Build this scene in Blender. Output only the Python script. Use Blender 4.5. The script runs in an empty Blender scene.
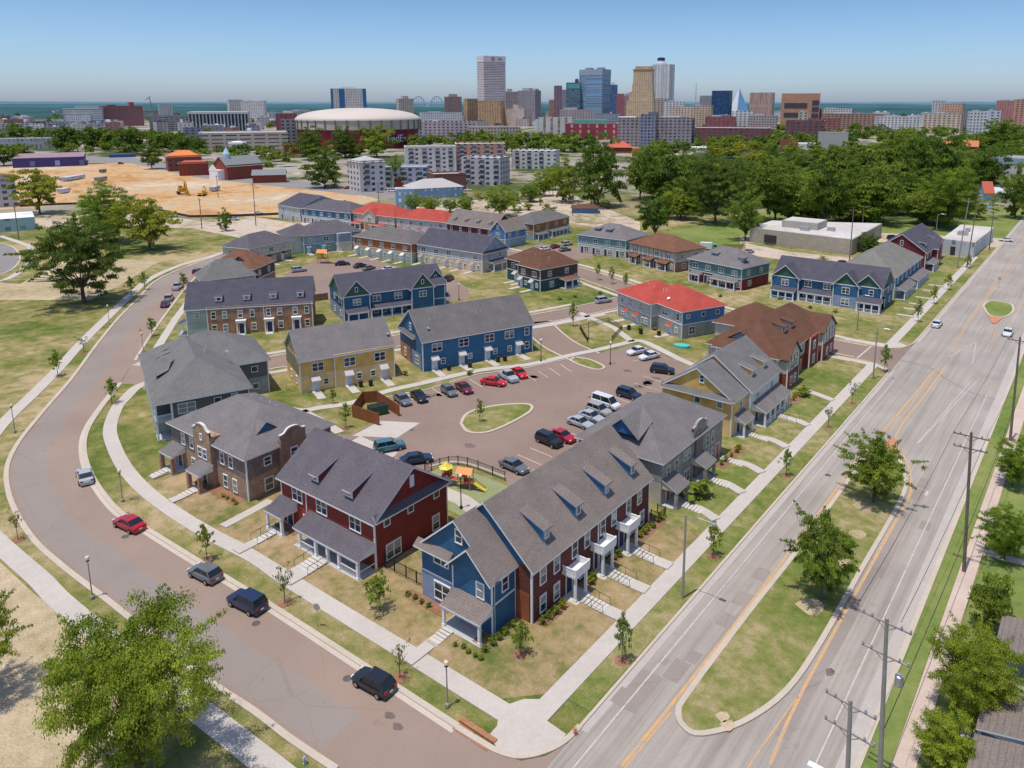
import bpy, math, random
from mathutils import Vector, Matrix
import numpy as np
R=math.radians
random.seed(7)
scene=bpy.context.scene
col=scene.collection
# ------------------------------------------------------------------ survey of the site
# the photo was used as a survey plate: G() turns a ground sighting into metres east/north of the camera mast
HC=50.0; CX,CY,FL=545.0,256.6,755.6
PT=math.atan(152.6/FL); AZ=math.atan(577/math.hypot(FL,152.6))
cA,sA=math.cos(AZ),math.sin(AZ)
def G(x,y,z=0.0):
    u=(x-CX)/FL; v=(CY-y)/FL
    r=(u, math.cos(PT)+v*math.sin(PT), -math.sin(PT)+v*math.cos(PT))
    t=(z-HC)/r[2]
    return (r[0]*t*cA-r[1]*t*sA, r[0]*t*sA+r[1]*t*cA)
def GP(pts): return [G(*p) for p in pts]
def dist(x,y): return math.hypot(x,y)
# ------------------------------------------------------------------ node helpers
class N:
    def __init__(s,name,rough=0.8,spec=0.3):
        s.m=bpy.data.materials.new(name); s.m.use_nodes=True
        s.nt=s.m.node_tree; s.n=s.nt.nodes; s.l=s.nt.links
        s.b=s.n['Principled BSDF']; s.b.inputs['Roughness'].default_value=rough
        s.b.inputs['Specular IOR Level'].default_value=spec
    def add(s,t,**k):
        o=s.n.new(t)
        for a,b in k.items(): setattr(o,a,b)
        return o
    def link(s,a,b): s.l.new(a,b)
    def coord(s,kind='Object'): return s.add('ShaderNodeTexCoord').outputs[kind]
    def noise(s,scale,detail=3,vec=None,rough=.55):
        o=s.add('ShaderNodeTexNoise'); o.inputs['Scale'].default_value=scale; o.inputs['Detail'].default_value=detail
        o.inputs['Roughness'].default_value=rough
        s.link(vec if vec is not None else s.coord(),o.inputs['Vector']); return o.outputs['Fac']
    def ramp(s,fac,stops):
        o=s.add('ShaderNodeValToRGB'); s.link(fac,o.inputs[0]); e=o.color_ramp.elements
        while len(e)<len(stops): e.new(.5)
        for q,(p,c) in zip(e,stops): q.position=p; q.color=(*c,1) if len(c)==3 else c
        return o.outputs[0]
    def mix(s,fac,a,b,mode='MIX'):
        o=s.add('ShaderNodeMix',data_type='RGBA',blend_type=mode)
        for i,v in ((0,fac),(6,a),(7,b)):
            if isinstance(v,(int,float)): o.inputs[i].default_value=v
            elif isinstance(v,tuple): o.inputs[i].default_value=(*v,1) if len(v)==3 else v
            else: s.link(v,o.inputs[i])
        return o.outputs[2]
    def math(s,op,a,b=0,c=None):
        o=s.add('ShaderNodeMath',operation=op)
        for i,v in enumerate((a,b,c)):
            if v is None: continue
            if isinstance(v,(int,float)): o.inputs[i].default_value=v
            else: s.link(v,o.inputs[i])
        return o.outputs[0]
    def xyz(s,vec):
        o=s.add('ShaderNodeSeparateXYZ'); s.link(vec,o.inputs[0]); return o.outputs
    def base(s,c):
        if isinstance(c,tuple): s.b.inputs['Base Color'].default_value=(*c,1)
        else: s.link(c,s.b.inputs['Base Color'])
        return s
    def bump(s,h,strength=.3,d=.05):
        o=s.add('ShaderNodeBump'); o.inputs['Strength'].default_value=strength; o.inputs['Distance'].default_value=d
        s.link(h,o.inputs['Height']); s.link(o.outputs[0],s.b.inputs['Normal'])
def c8(r,g,b):
    f=lambda v:((v/255+.055)/1.055)**2.4 if v>10 else v/3294
    return (f(r),f(g),f(b))
def sc(c,k): return tuple(min(1,x*k) for x in c)
_mc={}
def cached(f):
    def w(*a,**k):
        key=(f.__name__,a,tuple(k.items()))
        if key not in _mc: _mc[key]=f(*a,**k)
        return _mc[key]
    return w
@cached
def plain(name,c,rough=.6,var=.12,scale=1.5,metal=0,spec=.3):
    n=N(name,rough,spec); f=n.noise(scale,4)
    n.base(n.ramp(f,[(.3,sc(c,1-var)),(.7,sc(c,1+var))])); n.b.inputs['Metallic'].default_value=metal
    return n.m
@cached
def siding(c,lap=.2):
    n=N('lap_siding',.65); v=n.coord(); z=n.xyz(v)[2]
    fr=n.math('FRACT',n.math('MULTIPLY',z,1/lap)); ln=n.math('LESS_THAN',fr,.16)
    f=n.noise(.6,5,v); big=n.ramp(f,[(.3,sc(c,.8)),(.7,sc(c,1.14))])
    cc=n.mix(n.math('MULTIPLY',ln,.35),big,sc(c,.35)); n.base(cc); n.bump(fr,.25,.02); return n.m
@cached
def brick(c,mortar=(.32,.28,.25),dirt=.25):
    n=N('brick_wall',.85,.15); v=n.coord(); x,y,z=n.xyz(v)
    cb=n.add('ShaderNodeCombineXYZ'); n.link(n.math('ADD',x,y),cb.inputs[0]); n.link(z,cb.inputs[1])
    b=n.add('ShaderNodeTexBrick'); n.link(cb.outputs[0],b.inputs['Vector'])
    b.inputs['Color1'].default_value=(*sc(c,1.25),1); b.inputs['Color2'].default_value=(*sc(c,.65),1); b.inputs['Mortar'].default_value=(*mortar,1)
    b.inputs['Scale'].default_value=1; b.inputs['Brick Width'].default_value=.24; b.inputs['Row Height'].default_value=.085; b.inputs['Mortar Size'].default_value=.009
    f=n.noise(.9,5,v); n.base(n.mix(1.0,b.outputs[0],n.ramp(f,[(.3,(1-dirt,)*3),(.7,(1.0+dirt*.4,)*3)]),'MULTIPLY')); n.bump(b.outputs['Fac'],.2,.01); return n.m
@cached
def shingle(c):
    n=N('shingle_roof',.95,.1); v=n.coord(); z=n.xyz(v)[2]
    x,y,_=n.xyz(v)
    fine=n.noise(5.5,2,v); mid=n.noise(.45,4,v)
    a=n.ramp(fine,[(.3,sc(c,.82)),(.5,c),(.72,sc(c,1.2))])
    a=n.mix(1.0,a,n.ramp(mid,[(.25,(.84,.84,.86)),(.75,(1.12,1.1,1.08))]),'MULTIPLY')
    fr=n.math('FRACT',n.math('MULTIPLY',z,9)); a=n.mix(n.math('MULTIPLY',n.math('LESS_THAN',fr,.2),.3),a,sc(c,.4))
    n.base(a); n.bump(fine,.5,.04); return n.m
@cached
def facade(wall,glass,dx,dz,fx,fz,roof=(.45,.43,.41),off=.0,zoff=0.0,rough=.5):
    n=N('window_facade',.75,.3); v=n.coord(); x,y,z=n.xyz(v)
    h=n.math('FRACT',n.math('MULTIPLY',n.math('ADD',n.math('ADD',x,y),1000+off),1/dx)); w=n.math('FRACT',n.math('MULTIPLY',n.math('ADD',z,zoff),1/dz))
    a=n.math('MULTIPLY',n.math('LESS_THAN',h,fx),n.math('MULTIPLY',n.math('LESS_THAN',w,fz+.12),n.math('GREATER_THAN',w,.12)))
    nz=n.xyz(n.add('ShaderNodeNewGeometry').outputs['Normal'])[2]
    up=n.math('GREATER_THAN',nz,.5)
    dirt=n.noise(.08,4,v)
    wc=n.ramp(dirt,[(.3,sc(wall,.85)),(.7,sc(wall,1.08))])
    wn=n.add('ShaderNodeTexWhiteNoise'); wn.noise_dimensions='3D'
    cb=n.add('ShaderNodeCombineXYZ'); n.link(n.math('FLOOR',n.math('MULTIPLY',n.math('ADD',n.math('ADD',x,y),1000+off),1/dx)),cb.inputs[0]); n.link(n.math('FLOOR',n.math('MULTIPLY',z,1/dz)),cb.inputs[1])
    n.link(cb.outputs[0],wn.inputs['Vector'])
    gc=n.mix(wn.outputs['Value'],sc(glass,.6),sc(glass,1.7))
    c=n.mix(a,wc,gc); rc=n.ramp(n.noise(.15,5,v),[(.3,sc(roof,.8)),(.7,sc(roof,1.15))])
    n.base(n.mix(up,c,rc)); 
    ro=n.add('ShaderNodeMapRange'); n.link(n.math('MULTIPLY',a,n.math('SUBTRACT',1,up)),ro.inputs[0]); ro.inputs[3].default_value=.8; ro.inputs[4].default_value=.12
    n.link(ro.outputs[0],n.b.inputs['Roughness']); return n.m
def glassmat():
    n=N('window_glass',.08,.6); ob=n.add('ShaderNodeObjectInfo').outputs['Random']; v=n.coord('Object'); z=n.xyz(v)[2]
    c=n.ramp(ob,[(0,(.012,.02,.03)),(.45,(.02,.035,.045)),(.6,(.07,.1,.08)),(.8,(.03,.06,.08)),(1,(.16,.18,.15))])
    f=n.noise(1.4,2,v); c=n.mix(n.math('MULTIPLY',f,.6),c,(.03,.05,.07))
    th=n.math('SUBTRACT',n.math('MULTIPLY',n.math('FRACT',n.math('MULTIPLY',ob,17.3)),2.0),.7)
    bl=n.math('GREATER_THAN',z,th); slat=n.math('FRACT',n.math('MULTIPLY',z,9)); n.base(n.mix(n.math('MULTIPLY',bl,.75),c,n.mix(n.math('MULTIPLY',slat,.5),(.42,.43,.4),(.2,.22,.21)))); return n.m
def groundmat(name,stops,s1=.05,s2=.6,fine=4.0,rough=.95,bump=.4,gr=.2):
    n=N(name,rough,.1); v=n.coord('Object')
    a=n.noise(s1,5,v,.6); b=n.noise(s2,5,v,.65); c=n.noise(fine,3,v)
    m=n.math('ADD',n.math('MULTIPLY',a,.55),n.math('MULTIPLY',b,.45))
    cc=n.ramp(m,stops); cc=n.mix(1.0,cc,n.ramp(c,[(.3,(1-gr,)*3),(.7,(1+gr,)*3)]),'MULTIPLY'); n.base(cc); n.bump(c,bump,.08*gr/.2); return n.m
# ------------------------------------------------------------------ mesh builder
class MB:
    def __init__(s): s.v=[];s.f=[];s.m=[]
    def face(s,pts,mi=0):
        i=len(s.v); s.v+= [tuple(p) for p in pts]; s.f.append(tuple(range(i,i+len(pts)))); s.m.append(mi); return s
    def box(s,x0,y0,z0,x1,y1,z1,mi=0,bottom=True):
        if x0>x1:x0,x1=x1,x0
        if y0>y1:y0,y1=y1,y0
        i=len(s.v); s.v+=[(x0,y0,z0),(x1,y0,z0),(x1,y1,z0),(x0,y1,z0),(x0,y0,z1),(x1,y0,z1),(x1,y1,z1),(x0,y1,z1)]
        F=[(4,5,6,7),(0,1,5,4),(1,2,6,5),(2,3,7,6),(3,0,4,7)]
        if bottom: F.append((3,2,1,0))
        for f in F: s.f.append(tuple(i+k for k in f)); s.m.append(mi)
        return s
    def prism(s,poly,z0,z1,mi=0,top=None,bottom=False):
        # poly CCW; z1 may be a list
        a=sum(poly[k][0]*poly[(k+1)%len(poly)][1]-poly[(k+1)%len(poly)][0]*poly[k][1] for k in range(len(poly)))
        if a<0: poly=poly[::-1]
        i=len(s.v); n=len(poly); s.v+=[(p[0],p[1],z0) for p in poly]+[(p[0],p[1],z1) for p in poly]
        s.f.append(tuple(i+n+k for k in range(n))); s.m.append(mi if top is None else top)
        for k in range(n): s.f.append((i+k,i+(k+1)%n,i+n+(k+1)%n,i+n+k)); s.m.append(mi)
        if bottom: s.f.append(tuple(i+n-1-k for k in range(n))); s.m.append(mi)
        return s
    def tube(s,p,q,r0,r1=None,n=8,mi=0,cap=True):
        r1=r0 if r1 is None else r1; p=Vector(p);q=Vector(q); d=(q-p)
        if d.length<1e-6: return s
        d.normalize(); a=d.orthogonal().normalized(); b=d.cross(a); i=len(s.v)
        for c,r in ((p,r0),(q,r1)):
            for k in range(n):
                t=2*math.pi*k/n; s.v.append(tuple(c+(a*math.cos(t)+b*math.sin(t))*r))
        for k in range(n): s.f.append((i+k,i+(k+1)%n,i+n+(k+1)%n,i+n+k)); s.m.append(mi)
        if cap: s.f.append(tuple(i+n+k for k in range(n))); s.f.append(tuple(i+n-1-k for k in range(n))); s.m+=[mi,mi]
        return s
    def lathe(s,prof,n=10,c=(0,0,0),mi=0,sx=1,sy=1):
        i=len(s.v)
        for r,z in prof:
            for k in range(n):
                t=2*math.pi*k/n; s.v.append((c[0]+r*math.cos(t)*sx,c[1]+r*math.sin(t)*sy,c[2]+z))
        for j in range(len(prof)-1):
            for k in range(n): s.f.append((i+j*n+k,i+j*n+(k+1)%n,i+(j+1)*n+(k+1)%n,i+(j+1)*n+k)); s.m.append(mi)
        s.f.append(tuple(i+(len(prof)-1)*n+k for k in range(n))); s.m.append(mi)
        return s
    def mesh(s,name,mats):
        me=bpy.data.meshes.new(name); me.from_pydata(s.v,[],s.f); 
        for m in (mats if isinstance(mats,(list,tuple)) else [mats]): me.materials.append(m)
        me.polygons.foreach_set('material_index',s.m); me.update(); return me
    def build(s,name,mats,parent=None,loc=None,rot=None,smooth=False):
        me=s.mesh(name,mats)
        if smooth: me.polygons.foreach_set('use_smooth',[True]*len(me.polygons))
        return link(name,me,parent,loc,rot)
def link(name,me,parent=None,loc=None,rot=None,scale=None):
    o=bpy.data.objects.new(name,me); col.objects.link(o)
    if parent is not None: o.parent=parent
    if loc is not None: o.location=loc
    if rot is not None: o.rotation_euler=(0,0,rot) if isinstance(rot,(int,float)) else rot
    if scale is not None: o.scale=(scale,)*3 if isinstance(scale,(int,float)) else scale
    return o
def tag(o,label=None,cat=None,group=None,kind=None):
    if label:o['label']=label
    if cat:o['category']=cat
    if group:o['group']=group
    if kind:o['kind']=kind
    return o
def empty(name,loc,rz=0,label=None,cat=None,group=None):
    o=bpy.data.objects.new(name,None); col.objects.link(o); o.location=loc; o.rotation_euler=(0,0,rz); o.empty_display_size=.5
    return tag(o,label,cat,group)
def kids(o): return [c for c in o.children]
def copy_tree(o,parent=None):
    c=o.copy(); col.objects.link(c); c.parent=parent
    for ch in kids(o): copy_tree(ch,c)
    return c
def smoothline(pts,n=4):
    # Catmull-Rom through points
    out=[]; P=[pts[0]]+list(pts)+[pts[-1]]
    for i in range(1,len(P)-2):
        for k in range(n):
            t=k/n; a,b,c,d=P[i-1],P[i],P[i+1],P[i+2]
            out.append(tuple(.5*((2*b[j])+(-a[j]+c[j])*t+(2*a[j]-5*b[j]+4*c[j]-d[j])*t*t+(-a[j]+3*b[j]-3*c[j]+d[j])*t**3) for j in (0,1)))
    out.append(tuple(pts[-1])); return out
def strip(mb,pts,w,z0,z1,mi=0,off=0.0):
    # raised strip of width w along pts, shifted sideways by off (left positive)
    L=[];Rr=[]
    for i,p in enumerate(pts):
        a=pts[max(0,i-1)]; b=pts[min(len(pts)-1,i+1)]
        dx,dy=b[0]-a[0],b[1]-a[1]; l=math.hypot(dx,dy) or 1; nx,ny=-dy/l,dx/l
        L.append((p[0]+nx*(off+w/2),p[1]+ny*(off+w/2))); Rr.append((p[0]+nx*(off-w/2),p[1]+ny*(off-w/2)))
    for i in range(len(pts)-1):
        a,b,c,d=L[i],L[i+1],Rr[i+1],Rr[i]
        mb.face([(a[0],a[1],z1),(d[0],d[1],z1),(c[0],c[1],z1),(b[0],b[1],z1)],mi)
        mb.face([(d[0],d[1],z0),(c[0],c[1],z0),(c[0],c[1],z1),(d[0],d[1],z1)],mi)
        mb.face([(a[0],a[1],z1),(b[0],b[1],z1),(b[0],b[1],z0),(a[0],a[1],z0)],mi)
    for q,p,s_ in ((L[0],Rr[0],1),(L[-1],Rr[-1],-1)):
        mb.face([(q[0],q[1],z0),(p[0],p[1],z0),(p[0],p[1],z1),(q[0],q[1],z1)],mi)
    return mb
# ------------------------------------------------------------------ materials
WHITE=plain('white_trim',(.78,.78,.76),.5,.05); CREAM=plain('cream_paint',(.68,.62,.5),.6,.06); GLASS=glassmat()
DKTRIM=plain('dark_trim',(.05,.04,.04),.6,.1); CONC=groundmat('concrete',[(.3,(.46,.42,.37)),(.7,(.58,.54,.48))],.15,1.2,6,.9,.2,gr=.06)
DOORW=plain('white_door',(.6,.66,.72),.4,.05); DOORB=plain('navy_door',(.03,.035,.09),.4,.1); DOORR=plain('orange_door',(.42,.13,.05),.4,.1); DOORM=plain('teal_door',(.05,.2,.24),.4,.1)
METAL=plain('galvanised_metal',(.45,.46,.47),.4,.08,metal=.6); BLACKM=plain('black_metal',(.02,.02,.022),.5,.1); PVC=plain('vent_pipe_white',(.7,.7,.7),.5,.05)
SG=shingle((.15,.138,.132)); SW=shingle((.205,.17,.15)); SP=shingle((.088,.084,.105)); SPB=shingle((.12,.108,.12)); SB=shingle((.14,.07,.045)); SR=shingle((.4,.075,.055)); ST=shingle((.2,.19,.165)); SL=shingle((.18,.165,.16)); STL=shingle((.17,.165,.158)); SRB=shingle((.19,.09,.058))
BLUE=siding((.034,.125,.235)); BLUE2=siding((.045,.16,.3)); BLUEP=siding((.26,.32,.46)); RED=siding((.23,.032,.026)); REDB=siding((.42,.05,.035)); YEL=siding((.74,.46,.13)); YELP=siding((.82,.58,.27)); TAUPE=siding((.33,.34,.32)); TAUPE2=siding((.55,.5,.42)); SAGE=siding((.4,.45,.4)); GREYD=siding((.15,.15,.14)); BGREY=siding((.3,.36,.42)); TEAL=siding((.18,.33,.36)); DGREEN=siding((.05,.12,.085)); GREENT=siding((.12,.25,.24)); OLIVE=siding((.27,.24,.15)); DTEAL=siding((.03,.09,.1)); MAROON=siding((.2,.035,.035)); CREAMS=siding((.68,.66,.58)); DBROWN=siding((.09,.065,.045)); ORANGEW=siding((.4,.15,.05)); BBLUE=siding((.1,.22,.4)); LGREY=siding((.5,.5,.5)); BEIGE=siding((.6,.52,.4))
BRK=brick((.15,.035,.027),(.16,.09,.075)); BRKT=brick((.42,.26,.16)); BRKD=brick((.2,.14,.12)); BRKO=brick((.42,.19,.1),(.4,.28,.2)); BRKT2=brick((.36,.19,.11)); BRKR=brick((.3,.06,.035),(.25,.13,.1)); STONE=brick((.6,.55,.48),(.4,.38,.34)); TAUB=brick((.36,.33,.29))
DECK=plain('porch_deck',(.42,.43,.43),.7,.08); DECKD=plain('dark_opening',(.03,.035,.045),.5,.2)
_wm={}
def win_mesh(w,h,n,trim=WHITE,sash=True):
    k=(round(w,2),round(h,2),n,trim.name)
    if k in _wm: return _wm[k]
    f=MB(); t=.11
    f.box(-w/2-t,-.09,-h/2-t*1.2,w/2+t,.02,-h/2); f.box(-w/2-t,-.09,h/2,w/2+t,.02,h/2+t*1.2)
    f.box(-w/2-t,-.075,-h/2,-w/2,.02,h/2); f.box(w/2,-.075,-h/2,w/2+t,.02,h/2)
    for i in range(1,n): 
        x=-w/2+w*i/n; f.box(x-.06,-.07,-h/2,x+.06,.02,h/2)
    if sash and h>.9: f.box(-w/2,-.06,-.04,w/2,.02,.04)
    p=MB(); p.face([(-w/2,-.03,-h/2),(w/2,-.03,-h/2),(w/2,-.03,h/2),(-w/2,-.03,h/2)])
    _wm[k]=(f.mesh('window',trim),p.mesh('pane',GLASS)); return _wm[k]
FR={'F':0,'R':R(90),'B':R(180),'L':R(-90)}
class Trim:
    def __init__(s): s.b=[]
    def box(s,*a): s.b.append(a)
class House:
    def __init__(s,name,label,P0,P1,z=0.0,cat='townhouse',group=None,eave=6.15,fwd=0.0):
        if fwd:
            l_=math.hypot(P1[0]-P0[0],P1[1]-P0[1]); nx_,ny_=(P1[1]-P0[1])/l_*fwd,-(P1[0]-P0[0])/l_*fwd; P0=(P0[0]+nx_,P0[1]+ny_); P1=(P1[0]+nx_,P1[1]+ny_)
        s.L=math.hypot(P1[0]-P0[0],P1[1]-P0[1]); s.rz=math.atan2(P1[1]-P0[1],P1[0]-P0[0]); s.e=eave
        s.root=empty(name,(P0[0],P0[1],z),s.rz,label,cat,group)
        s.tr=Trim()
    def fp(s,face,pl,u,out,z):
        return {'F':(u,pl-out,z),'B':(u,pl+out,z),'R':(pl+out,u,z),'L':(pl-out,u,z)}[face]
    def fbox(s,mb,face,pl,u0,u1,o0,o1,z0,z1,mi=0):
        a=s.fp(face,pl,u0,o0,z0); b=s.fp(face,pl,u1,o1,z1); mb.box(*a,*b,mi)
    def wall(s,x0,y0,x1,y1,z0,z1,mat,corners=False):
        MB().box(x0,y0,z0,x1,y1,z1).build('wall',mat,s.root)
        if corners:
            for x in (x0,x1):
                for y in (y0,): s.tr.box(x-.09,y-.04,z0,x+.09,y+.14,z1)
            s.tr.box(x1-.12,y1-.1,z0,x1+.04,y1+.04,z1)
        return s
    def body(s,x0,y0,x1,y1,lo,up=None,split=3.05,top=None,band=True,base=-.6):
        top=top or s.e
        if up is None or up is lo: s.wall(x0,y0,x1,y1,base,top,lo,True)
        else:
            s.wall(x0,y0,x1,y1,base,split,lo,True); s.wall(x0-.02,y0-.02,x1+.02,y1+.02,split+.002,top,up,True)
            if band: s.tr.box(x0-.05,y0-.05,split-.1,x1+.05,y1+.05,split+.08)
        return s
    def roof_mesh(s,name,planes,mat,edge=WHITE,th=.2):
        # planes: list of polygons (top surface). thickness downwards gives fascia
        mb=MB()
        for P in planes:
            mb.face(P,0); Q=[(p[0],p[1],p[2]-th) for p in P]
            mb.face(Q[::-1],1)
            for k in range(len(P)): a,b=P[k],P[(k+1)%len(P)]; mb.face([(a[0],a[1],a[2]-th),(b[0],b[1],b[2]-th),b,a],1)
        return mb.build(name,[mat,edge],s.root)
    def gable(s,x0,y0,x1,y1,rise,axis,mat,gm,z=None,o=.45,og=.35,inset=.0,ends=(1,1),edge=WHITE):
        z=z if z is not None else s.e
        if axis=='x':
            ym=(y0+y1)/2; hw=(y1-y0)/2; m=rise/hw; ze=z-m*o+.12; zr=z+rise+.12
            a,b=x0-og*ends[0],x1+og*ends[1]
            s.roof_mesh('roof',[[(a,y0-o,ze),(b,y0-o,ze),(b,ym,zr),(a,ym,zr)],[(a,ym,zr),(b,ym,zr),(b,y1+o,ze),(a,y1+o,ze)]],mat,edge)
            g=MB()
            for x,e in ((x0,ends[0]),(x1,ends[1])):
                if e: g.face([(x,y0,z-.01),(x,y1,z-.01),(x,ym,z+rise-.06)])
        else:
            xm=(x0+x1)/2; hw=(x1-x0)/2; m=rise/hw; ze=z-m*o+.12; zr=z+rise+.12
            a,b=y0-og*ends[0],y1+og*ends[1]
            s.roof_mesh('roof',[[(x0-o,b,ze),(x0-o,a,ze),(xm,a,zr),(xm,b,zr)],[(xm,b,zr),(xm,a,zr),(x1+o,a,ze),(x1+o,b,ze)]],mat,edge)
            g=MB()
            for y,e in ((y0,ends[0]),(y1,ends[1])):
                if e: g.face([(x0,y,z-.01),(x1,y,z-.01),(xm,y,z+rise-.06)])
        for f in g.f:
            q=MB(); q.face([g.v[i] for i in f]); q.build('gable_wall',gm,s.root)
        return m
    def hip(s,x0,y0,x1,y1,rise,mat,z=None,o=.5,edge=WHITE,name='roof'):
        z=(z if z is not None else s.e)+.02; x0-=o;x1+=o;y0-=o;y1+=o
        w,d=x1-x0,y1-y0; zr=z+rise
        A,B,C,D=(x0,y0,z),(x1,y0,z),(x1,y1,z),(x0,y1,z)
        if w>=d: r0,r1=(x0+d/2,(y0+y1)/2,zr),(x1-d/2,(y0+y1)/2,zr); P=[[A,B,r1,r0],[B,C,r1],[C,D,r0,r1],[D,A,r0]]
        else: r0,r1=((x0+x1)/2,y0+w/2,zr),((x0+x1)/2,y1-w/2,zr); P=[[A,B,r0],[B,C,r1,r0],[C,D,r1],[D,A,r0,r1]]
        s.roof_mesh(name,P,mat,edge,.18); return s
    def win(s,face,pl,u,z,w=.9,h=1.45,n=1,trim=WHITE,parent=None):
        f,p=win_mesh(w,h,n,trim); o=link('window',f,s.root,s.fp(face,pl,u,.012,z),FR[face]); link('pane',p,o); return o
    def wins(s,face,pl,z,us,w=.9,h=1.45,n=1,trim=WHITE):
        for u in us: s.win(face,pl,u,z,w,h,n,trim)
    def door(s,face,pl,u,mat=DOORW,w=1.0,h=2.15,z=.05,trim=WHITE):
        t=MB(); t.box(-w/2-.12,-.08,0,-w/2,.0,h+.1); t.box(w/2,-.08,0,w/2+.12,.0,h+.1); t.box(-w/2-.12,-.08,h,w/2+.12,.0,h+.14)
        d=MB().box(-w/2,-.05,0,w/2,.0,h); o=d.build('door',mat,s.root,s.fp(face,pl,u,.01,z),FR[face])
        t.build('door_frame',trim,o); MB().box(w/2-.16,-.11,1.0,w/2-.08,-.05,1.08).build('handle',METAL,o); return o
    def shed(s,face,pl,u0,u1,dep,zl,zh,mat,name='porch_roof',edge=WHITE,o=.15):
        m=MB(); P=[s.fp(face,pl,u0-o,dep+.1,zl),s.fp(face,pl,u1+o,dep+.1,zl),s.fp(face,pl,u1+o,0,zh),s.fp(face,pl,u0-o,0,zh)]
        Q=[(p[0],p[1],p[2]-.16) for p in P]
        m.face(P,0); m.face(Q[::-1],1)
        for k in range(4): a,b=k,(k+1)%4; m.face([Q[a],Q[b],P[b],P[a]],1)
        # end cheeks
        for u in (u0,u1): m.face([s.fp(face,pl,u,0,zh-.16),s.fp(face,pl,u,0,zl-.16),s.fp(face,pl,u,dep,zl-.16)],1)
        return m.build(name,[mat,edge],s.root)
    def porch(s,face,pl,u0,u1,dep,zl,zh,mat,posts=2,pt=.16,pm=WHITE,deck=.12,rail=False,us=None,edge=WHITE,dz=-.5,bricks=None):
        s.shed(face,pl,u0,u1,dep,zl,zh,mat,edge=edge)
        d=MB(); s.fbox(d,face,pl,u0-.1,u1+.1,.0,dep+.1,dz,deck); d.build('porch_floor',DECK,s.root)
        b=MB(); s.fbox(b,face,pl,u0,u1,dep-.28,dep-.02,zl-.42,zl-.16); b.build('beam',edge,s.root)
        us=us or [u0+.15+(u1-u0-.3)*k/(posts-1) for k in range(posts)]
        for u in us:
            p=MB(); s.fbox(p,face,pl,u-pt,u+pt,dep-.15-pt,dep-.15+pt,deck,zl-.4); s.fbox(p,face,pl,u-pt-.05,u+pt+.05,dep-.2-pt,dep-.1+pt,deck,deck+.25); p.build('post',bricks or pm,s.root)
        if rail:
            r=MB(); s.fbox(r,face,pl,us[0],us[-1],dep-.18,dep-.12,.85,.93)
            k=us[0]
            while k<us[-1]: s.fbox(r,face,pl,k-.02,k+.02,dep-.17,dep-.13,deck,.86); k+=.22
            r.build('railing',pm,s.root)
        return s
    def awning(s,face,pl,u,w=1.5,z=2.55,mat=SG,dep=1.0):
        s.shed(face,pl,u-w/2,u+w/2,dep,z-.35,z+.3,mat,'awning',o=.05)
    def dormer(s,face,pl,u,inn,w,h,m,sl,mat,cheek,z0=None,frontm=WHITE,eo=.3):
        # front face stands `inn` metres inside the wall plane
        z0=z0 if z0 is not None else s.e+.12+m*inn
        t=h/(m-sl); b=MB()
        f=lambda uu,i,z: s.fp(face,pl,uu,-i,z)
        b.face([f(u-w/2,inn,z0-.1),f(u+w/2,inn,z0-.1),f(u+w/2,inn,z0+h),f(u-w/2,inn,z0+h)],2)
        for q in (-1,1): b.face([f(u+q*w/2,inn,z0-.05),f(u+q*w/2,inn+t,z0+h+sl*t),f(u+q*w/2,inn,z0+h)],1)
        e=.2
        P=[f(u-w/2-e,inn-eo,z0+h-sl*eo+.08),f(u+w/2+e,inn-eo,z0+h-sl*eo+.08),f(u+w/2+e,inn+t,z0+h+sl*t+.08),f(u-w/2-e,inn+t,z0+h+sl*t+.08)]
        b.face(P,0); Q=[(p[0],p[1],p[2]-.13) for p in P]; b.face(Q[::-1],2)
        for k in range(4): b.face([Q[k],Q[(k+1)%4],P[(k+1)%4],P[k]],2)
        o=b.build('dormer',[mat,cheek,frontm],s.root)
        fr,pn=win_mesh(w*.42,h*.5,1); 
        wmb=MB(); ww,hh=w*.5,h*.55
        wo=link('window',comb_win(ww,hh),o,f(u,inn-.012,z0+h*.5),FR[face])
        return o
    def vents(s,pts):
        for x,y,z in pts: MB().tube((0,0,-.5),(0,0,.45),.07,n=6).build('vent_pipe',PVC,s.root,(x,y,z))
    def dish(s,x,y,z):
        d=MB(); d.tube((0,0,-.4),(0,0,.5),.03,n=5); d.lathe([(.0,0),(.2,.03),(.36,.12)],10,(0,0,.5)); d.build('satellite_dish',METAL,s.root,(x,y,z),(R(35),0,R(30)))
    def steps(s,face,pl,u,w,o0,n=4,rise=.16,run=.32,rail=True,z0=0,mat=CONC,path=0):
        b=MB()
        for k in range(n): s.fbox(b,face,pl,u-w/2,u+w/2,o0+k*run,o0+(k+1)*run-.09,z0-1.2,z0-k*rise)
        o=b.build('front_steps',mat,s.root)
        if rail:
            for q in (-1,1):
                r=MB(); a=s.fp(face,pl,u+q*w/2,o0,z0+.85); e=s.fp(face,pl,u+q*w/2,o0+n*run,z0-n*rise+.85); r.tube(a,e,.03,n=5)
                for t in (0,.5,1):
                    p=[a[i]+(e[i]-a[i])*t for i in range(3)]; r.tube((p[0],p[1],p[2]-.9),p,.025,n=5)
                r.build('handrail',BLACKM,o)
    def done(s):
        for b in s.tr.b: MB().box(*b).build('trim',WHITE,s.root)
        return s.root
_cw={}
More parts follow.
